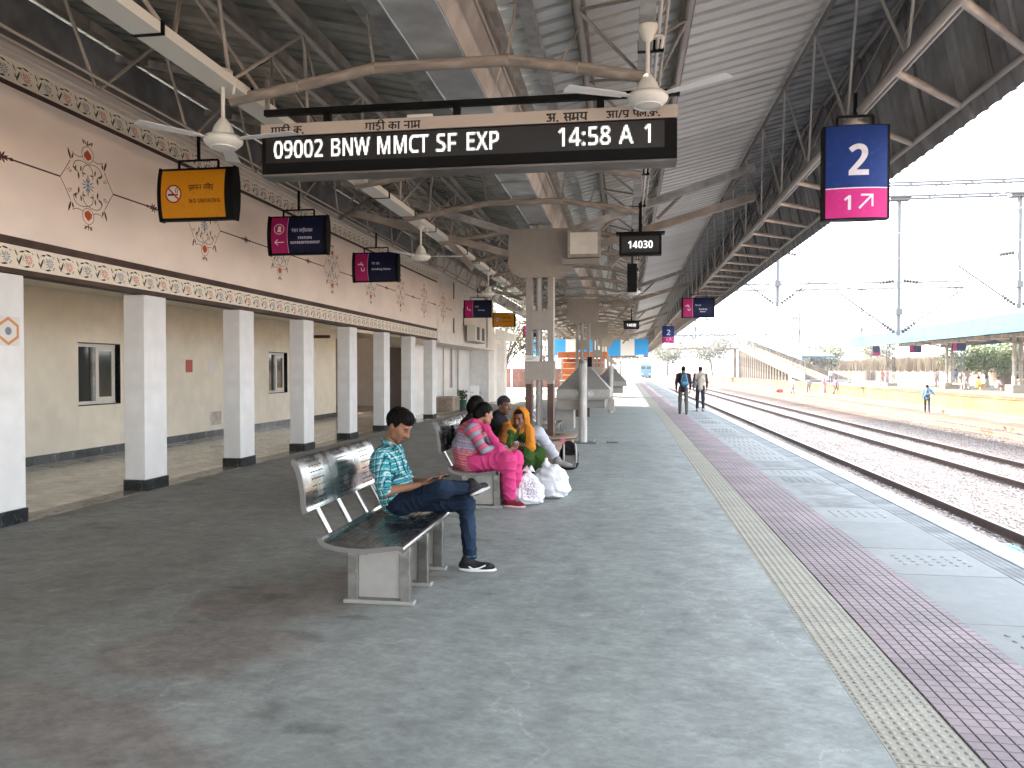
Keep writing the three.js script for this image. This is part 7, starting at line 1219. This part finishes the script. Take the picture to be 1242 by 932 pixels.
// ---------- locomotive far down the near track ----------
{
  const t = thing('locomotive', 'hazy blue locomotive standing far away on the near track', 'locomotive', [4.86, -0.8, -200]);
  const b = mat([0.06, 0.16, 0.24], { grime: 0, rough: 0.5 });
  mesh('body', bevelBox(3.0, 3.0, 18, 0.25), b, t, [0, 2.3, -9]); mesh('front_skirt', bevelBox(2.9, 0.7, 0.6, 0.1), M.darkTube, t, [0, 0.6, 0]);
  for (const s of [-0.7, 0.7]) { mesh('windscreen', bevelBox(1.1, 0.7, 0.1, 0.03), windowGlass, t, [s, 3.0, 0.02]); mesh('headlight', cylG(0.16, 0.12, 12), M.white, t, [s * 1.3, 1.4, 0.03], [Math.PI / 2, 0, 0]); mesh('buffer', cylG(0.22, 0.5, 12), M.black, t, [s * 1.2, 0.75, 0.4], [Math.PI / 2, 0, 0]); }
  mesh('pantograph', boxG(1.6, 0.1, 1.2), M.black, t, [0, 4.6, -4]); mesh('roof_step', bevelBox(2.2, 0.35, 16, 0.1), M.darkTube, t, [0, 3.95, -9]);
}
// ---------- trees, reeds, walls ----------
const barkM = mat([0.16, 0.12, 0.085], { rough: 0.95, rep: 1.5 });
function leafMesh(n, pick, size, cols) {
  const p = [], c = [], o = new THREE.Object3D(), a = V(), q = V();
  for (let i = 0; i < n; i++) {
    const [x, y, z] = pick(), s = size * rr(0.6, 1.3), k = cols[Math.floor(rnd() * cols.length)], sh = rr(0.7, 1.25); o.rotation.set(rr(0, 6.3), rr(0, 6.3), rr(0, 6.3)); o.updateMatrix();
    for (const [u, v] of [[-0.5, 0], [0, 0.28], [0.5, 0], [-0.5, 0], [0.5, 0], [0, -0.28]]) { a.set(u * s, v * s, 0).applyMatrix4(o.matrix); p.push(a.x + x, a.y + y, a.z + z); c.push(k[0] * sh, k[1] * sh, k[2] * sh); }
  }
  const g = new THREE.BufferGeometry(); g.setAttribute('position', new THREE.Float32BufferAttribute(p, 3)); g.setAttribute('color', new THREE.Float32BufferAttribute(c, 3)); g.computeVertexNormals(); return g;
}
const leafM = new THREE.MeshPhysicalMaterial({ vertexColors: true, roughness: 0.8, transmission: 0.35, thickness: 0, side: THREE.DoubleSide });
function tree(label, X, d, h, r, o = {}) {
  const t = thing('tree', label, 'tree', [X, o.y ?? 0, -d]), tips = [];
  const th = h * (o.trunk ?? 0.45), tr = sub('trunk', t);
  const lean = rr(-0.06, 0.06) * h; mesh('stem', new THREE.TubeGeometry(new THREE.CatmullRomCurve3([V(0, 0, 0), V(lean * 0.3, th * 0.5, 0.1), V(lean, th, 0)]), 10, o.girth ?? 0.16, 8), barkM, tr);
  for (let i = 0; i < (o.limbs ?? 9); i++) { const a = i * 2.4 + rr(-0.3, 0.3), up = rr(0.25, 1), L = r * rr(0.6, 1), e = V(lean + Math.cos(a) * L * 0.9, th + (h - th) * up * 0.85, Math.sin(a) * L * 0.9), b = V(lean * 0.8, th * rr(0.7, 1), 0); mesh('limb', new THREE.TubeGeometry(new THREE.CatmullRomCurve3([b, b.clone().lerp(e, 0.5).add(V(0, 0.25, 0)), e]), 7, 0.045, 6), barkM, tr); tips.push(e, b.clone().lerp(e, 0.6)); }
  const pick = () => { const e = tips[Math.floor(rnd() * tips.length)], s = r * (o.clump ?? 0.34); const g = () => (rnd() + rnd() + rnd() - 1.5) * 1.3 * s; return [e.x + g(), e.y + g() * 0.8, e.z + g()]; };
  mesh('crown', leafMesh(o.n ?? 3500, pick, o.leaf ?? 0.22, o.cols ?? [[0.06, 0.09, 0.03], [0.09, 0.12, 0.04], [0.045, 0.075, 0.03]]), leafM, t);
}
const dusty = [[0.1, 0.09, 0.045], [0.075, 0.075, 0.04], [0.12, 0.105, 0.06]];
tree('sparse dusty tree in the sun beyond the wing, left of the first canopy column'.replace('left of', 'seen beside'), -7.9, 49, 5.0, 2.3, { cols: dusty, n: 2200, leaf: 0.2, limbs: 11, girth: 0.17 });
tree('taller pale tree farther off behind the sparse dusty one', -13.5, 62, 7.5, 3.4, { cols: dusty, n: 4000, leaf: 0.26 });
tree('leafy tree standing behind the striped fascia end of the canopy', -9, 86, 8.5, 4, { cols: dusty, n: 4000, leaf: 0.32 });
tree('bright green bushy tree behind the far shelter between its posts', 36, 84, 5.2, 3.2, { n: 5200, trunk: 0.3, leaf: 0.3, cols: [[0.1, 0.13, 0.035], [0.14, 0.17, 0.05], [0.07, 0.1, 0.03]] });
tree('small dark green tree just past the bright green one behind the shelter', 39.5, 86, 3.6, 2.2, { n: 2600, trunk: 0.3, leaf: 0.28 });
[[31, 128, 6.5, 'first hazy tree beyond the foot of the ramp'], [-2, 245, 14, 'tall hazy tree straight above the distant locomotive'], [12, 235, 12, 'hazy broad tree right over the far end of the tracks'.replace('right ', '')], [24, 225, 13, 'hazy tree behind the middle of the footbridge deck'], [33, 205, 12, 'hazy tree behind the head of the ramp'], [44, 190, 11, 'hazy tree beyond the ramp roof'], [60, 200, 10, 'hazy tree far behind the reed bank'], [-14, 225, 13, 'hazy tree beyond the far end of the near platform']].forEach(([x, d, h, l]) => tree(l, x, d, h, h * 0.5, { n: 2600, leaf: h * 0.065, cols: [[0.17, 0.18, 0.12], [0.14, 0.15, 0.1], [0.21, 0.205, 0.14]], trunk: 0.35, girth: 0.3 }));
{
  // dry reed bank behind the far platform
  const blade = (() => { const p = [], n = 7; for (let i = 0; i < n; i++) { const a = i * 2.4, x = Math.cos(a) * 0.18, z = Math.sin(a) * 0.18, lx = Math.cos(a * 1.7) * 0.3, w = 0.05; p.push(x - w, 0, z, x + w, 0, z + w, x + lx, 1, z + Math.sin(a * 1.3) * 0.3); } const g = new THREE.BufferGeometry(); g.setAttribute('position', new THREE.Float32BufferAttribute(p, 3)); g.computeVertexNormals(); return g; })();
  const N = 9000, im = new THREE.InstancedMesh(blade, new THREE.MeshPhysicalMaterial({ color: 0xffffff, roughness: 0.9, transmission: 0.3, thickness: 0, side: THREE.DoubleSide }), N); im.name = 'reed_bank'; tag(im, 'tall dry tan reeds and scrub in a bank behind the far platform', 'reeds', null, 'stuff');
  const o = new THREE.Object3D(), c = new THREE.Color();
  for (let i = 0; i < N; i++) { const d = 35 + Math.pow(rnd(), 0.8) * 150, x = 43 + rnd() * rnd() * 16, h = 2.2 + 1.8 * N2(x, d, 0.8, 201) + rr(0, 0.9); o.position.set(x, -0.9, -d); o.rotation.set(0, rr(0, 6.3), 0); o.scale.set(1.6, h + 0.8, 1.6); o.updateMatrix(); im.setMatrixAt(i, o.matrix); const k = rr(0.6, 1.1); c.setRGB(0.13 * k, 0.095 * k, 0.058 * k); im.setColorAt(i, c); }
  scene.add(im);
  const w = thing('boundary_wall', 'low pinkish boundary wall along the back of the far platform', 'wall', [0, 0, 0]);
  for (let d = 25; d < 170; d += 3) { block('wall_panel', 37.6, 37.8, -0.2, 1.35, d, d + 2.8, mat([0.15, 0.1, 0.08], { rough: 0.95, rep: 0.3 }), w); block('wall_post', 37.52, 37.88, -0.2, 1.5, d + 2.8, d + 3, M.column, w); }
  const b = thing('boundary_wall', 'reddish brown boundary wall behind the sparse tree past the wing', 'wall', [0, 0, 0]); const bm = mat([0.24, 0.115, 0.085], { rough: 0.95, rep: 0.3 });
  for (let x = -26; x < -5; x += 2.6) { block('wall_panel', x, x + 2.42, 0, 1.75, 70, 70.2, bm, b); block('wall_post', x + 2.42, x + 2.6, 0, 1.9, 69.95, 70.25, M.pillar, b); }
  const s = thing('kiosk_stall', 'orange fronted stall with shelves beyond the first canopy column', 'stall', [-2.6, 0, -46]); const om = mat([0.5, 0.14, 0.04], { grime: 0.5 });
  mesh('back_panel', boxG(2.6, 2.3, 0.1), om, s, [0, 1.15, -0.8]); mesh('counter', bevelBox(2.6, 0.95, 0.8, 0.02), mat([0.42, 0.3, 0.2]), s, [0, 0.475, 0]); mesh('counter_top', boxG(2.7, 0.05, 0.9), M.white, s, [0, 0.976, 0]); for (const y of [1.3, 1.7, 2.05]) mesh('shelf', boxG(2.5, 0.03, 0.3), M.cream, s, [0, y, -0.6]); mesh('roof_board', bevelBox(2.9, 0.35, 1.6, 0.02), om, s, [0, 2.5, -0.2]); for (const x of [-1.25, 1.25]) mesh('post', boxG(0.07, 2.3, 0.07), M.tube, s, [x, 1.15, 0.35]);
  const a = thing('garden_chair', 'white plastic chair in front of the wing wall', 'chair', [-6.6, 0, -33.5], 0.6); mesh('seat', bevelBox(0.45, 0.04, 0.45, 0.015), M.white, a, [0, 0.43, 0]); mesh('backrest', bevelBox(0.45, 0.45, 0.03, 0.015), M.white, a, [0, 0.68, -0.21]); for (const x of [-0.2, 0.2]) { for (const z of [-0.2, 0.2]) mesh('leg', boxG(0.04, 0.42, 0.04), M.white, a, [x, 0.21, z]); mesh('armrest', bevelBox(0.05, 0.03, 0.42, 0.01), M.white, a, [x * 1.05, 0.62, 0]); }
  const f = thing('planter', 'dark green planter tub with a small plant beside the white chair', 'planter', [-6.9, 0, -31.9]); mesh('tub', new THREE.LatheGeometry([[0.14, 0], [0.2, 0.3], [0.22, 0.34], [0.18, 0.34], [0.15, 0.3]].map(([x, y]) => new THREE.Vector2(x, y)), 16), mat([0.03, 0.12, 0.07], { grime: 0.4 }), f); mesh('foliage', leafMesh(120, () => [rr(-0.2, 0.2), 0.35 + rr(0, 0.4), rr(-0.2, 0.2)], 0.16, [[0.04, 0.1, 0.04], [0.06, 0.13, 0.05]]), leafM, f);
}
renderer.render(scene, camera);
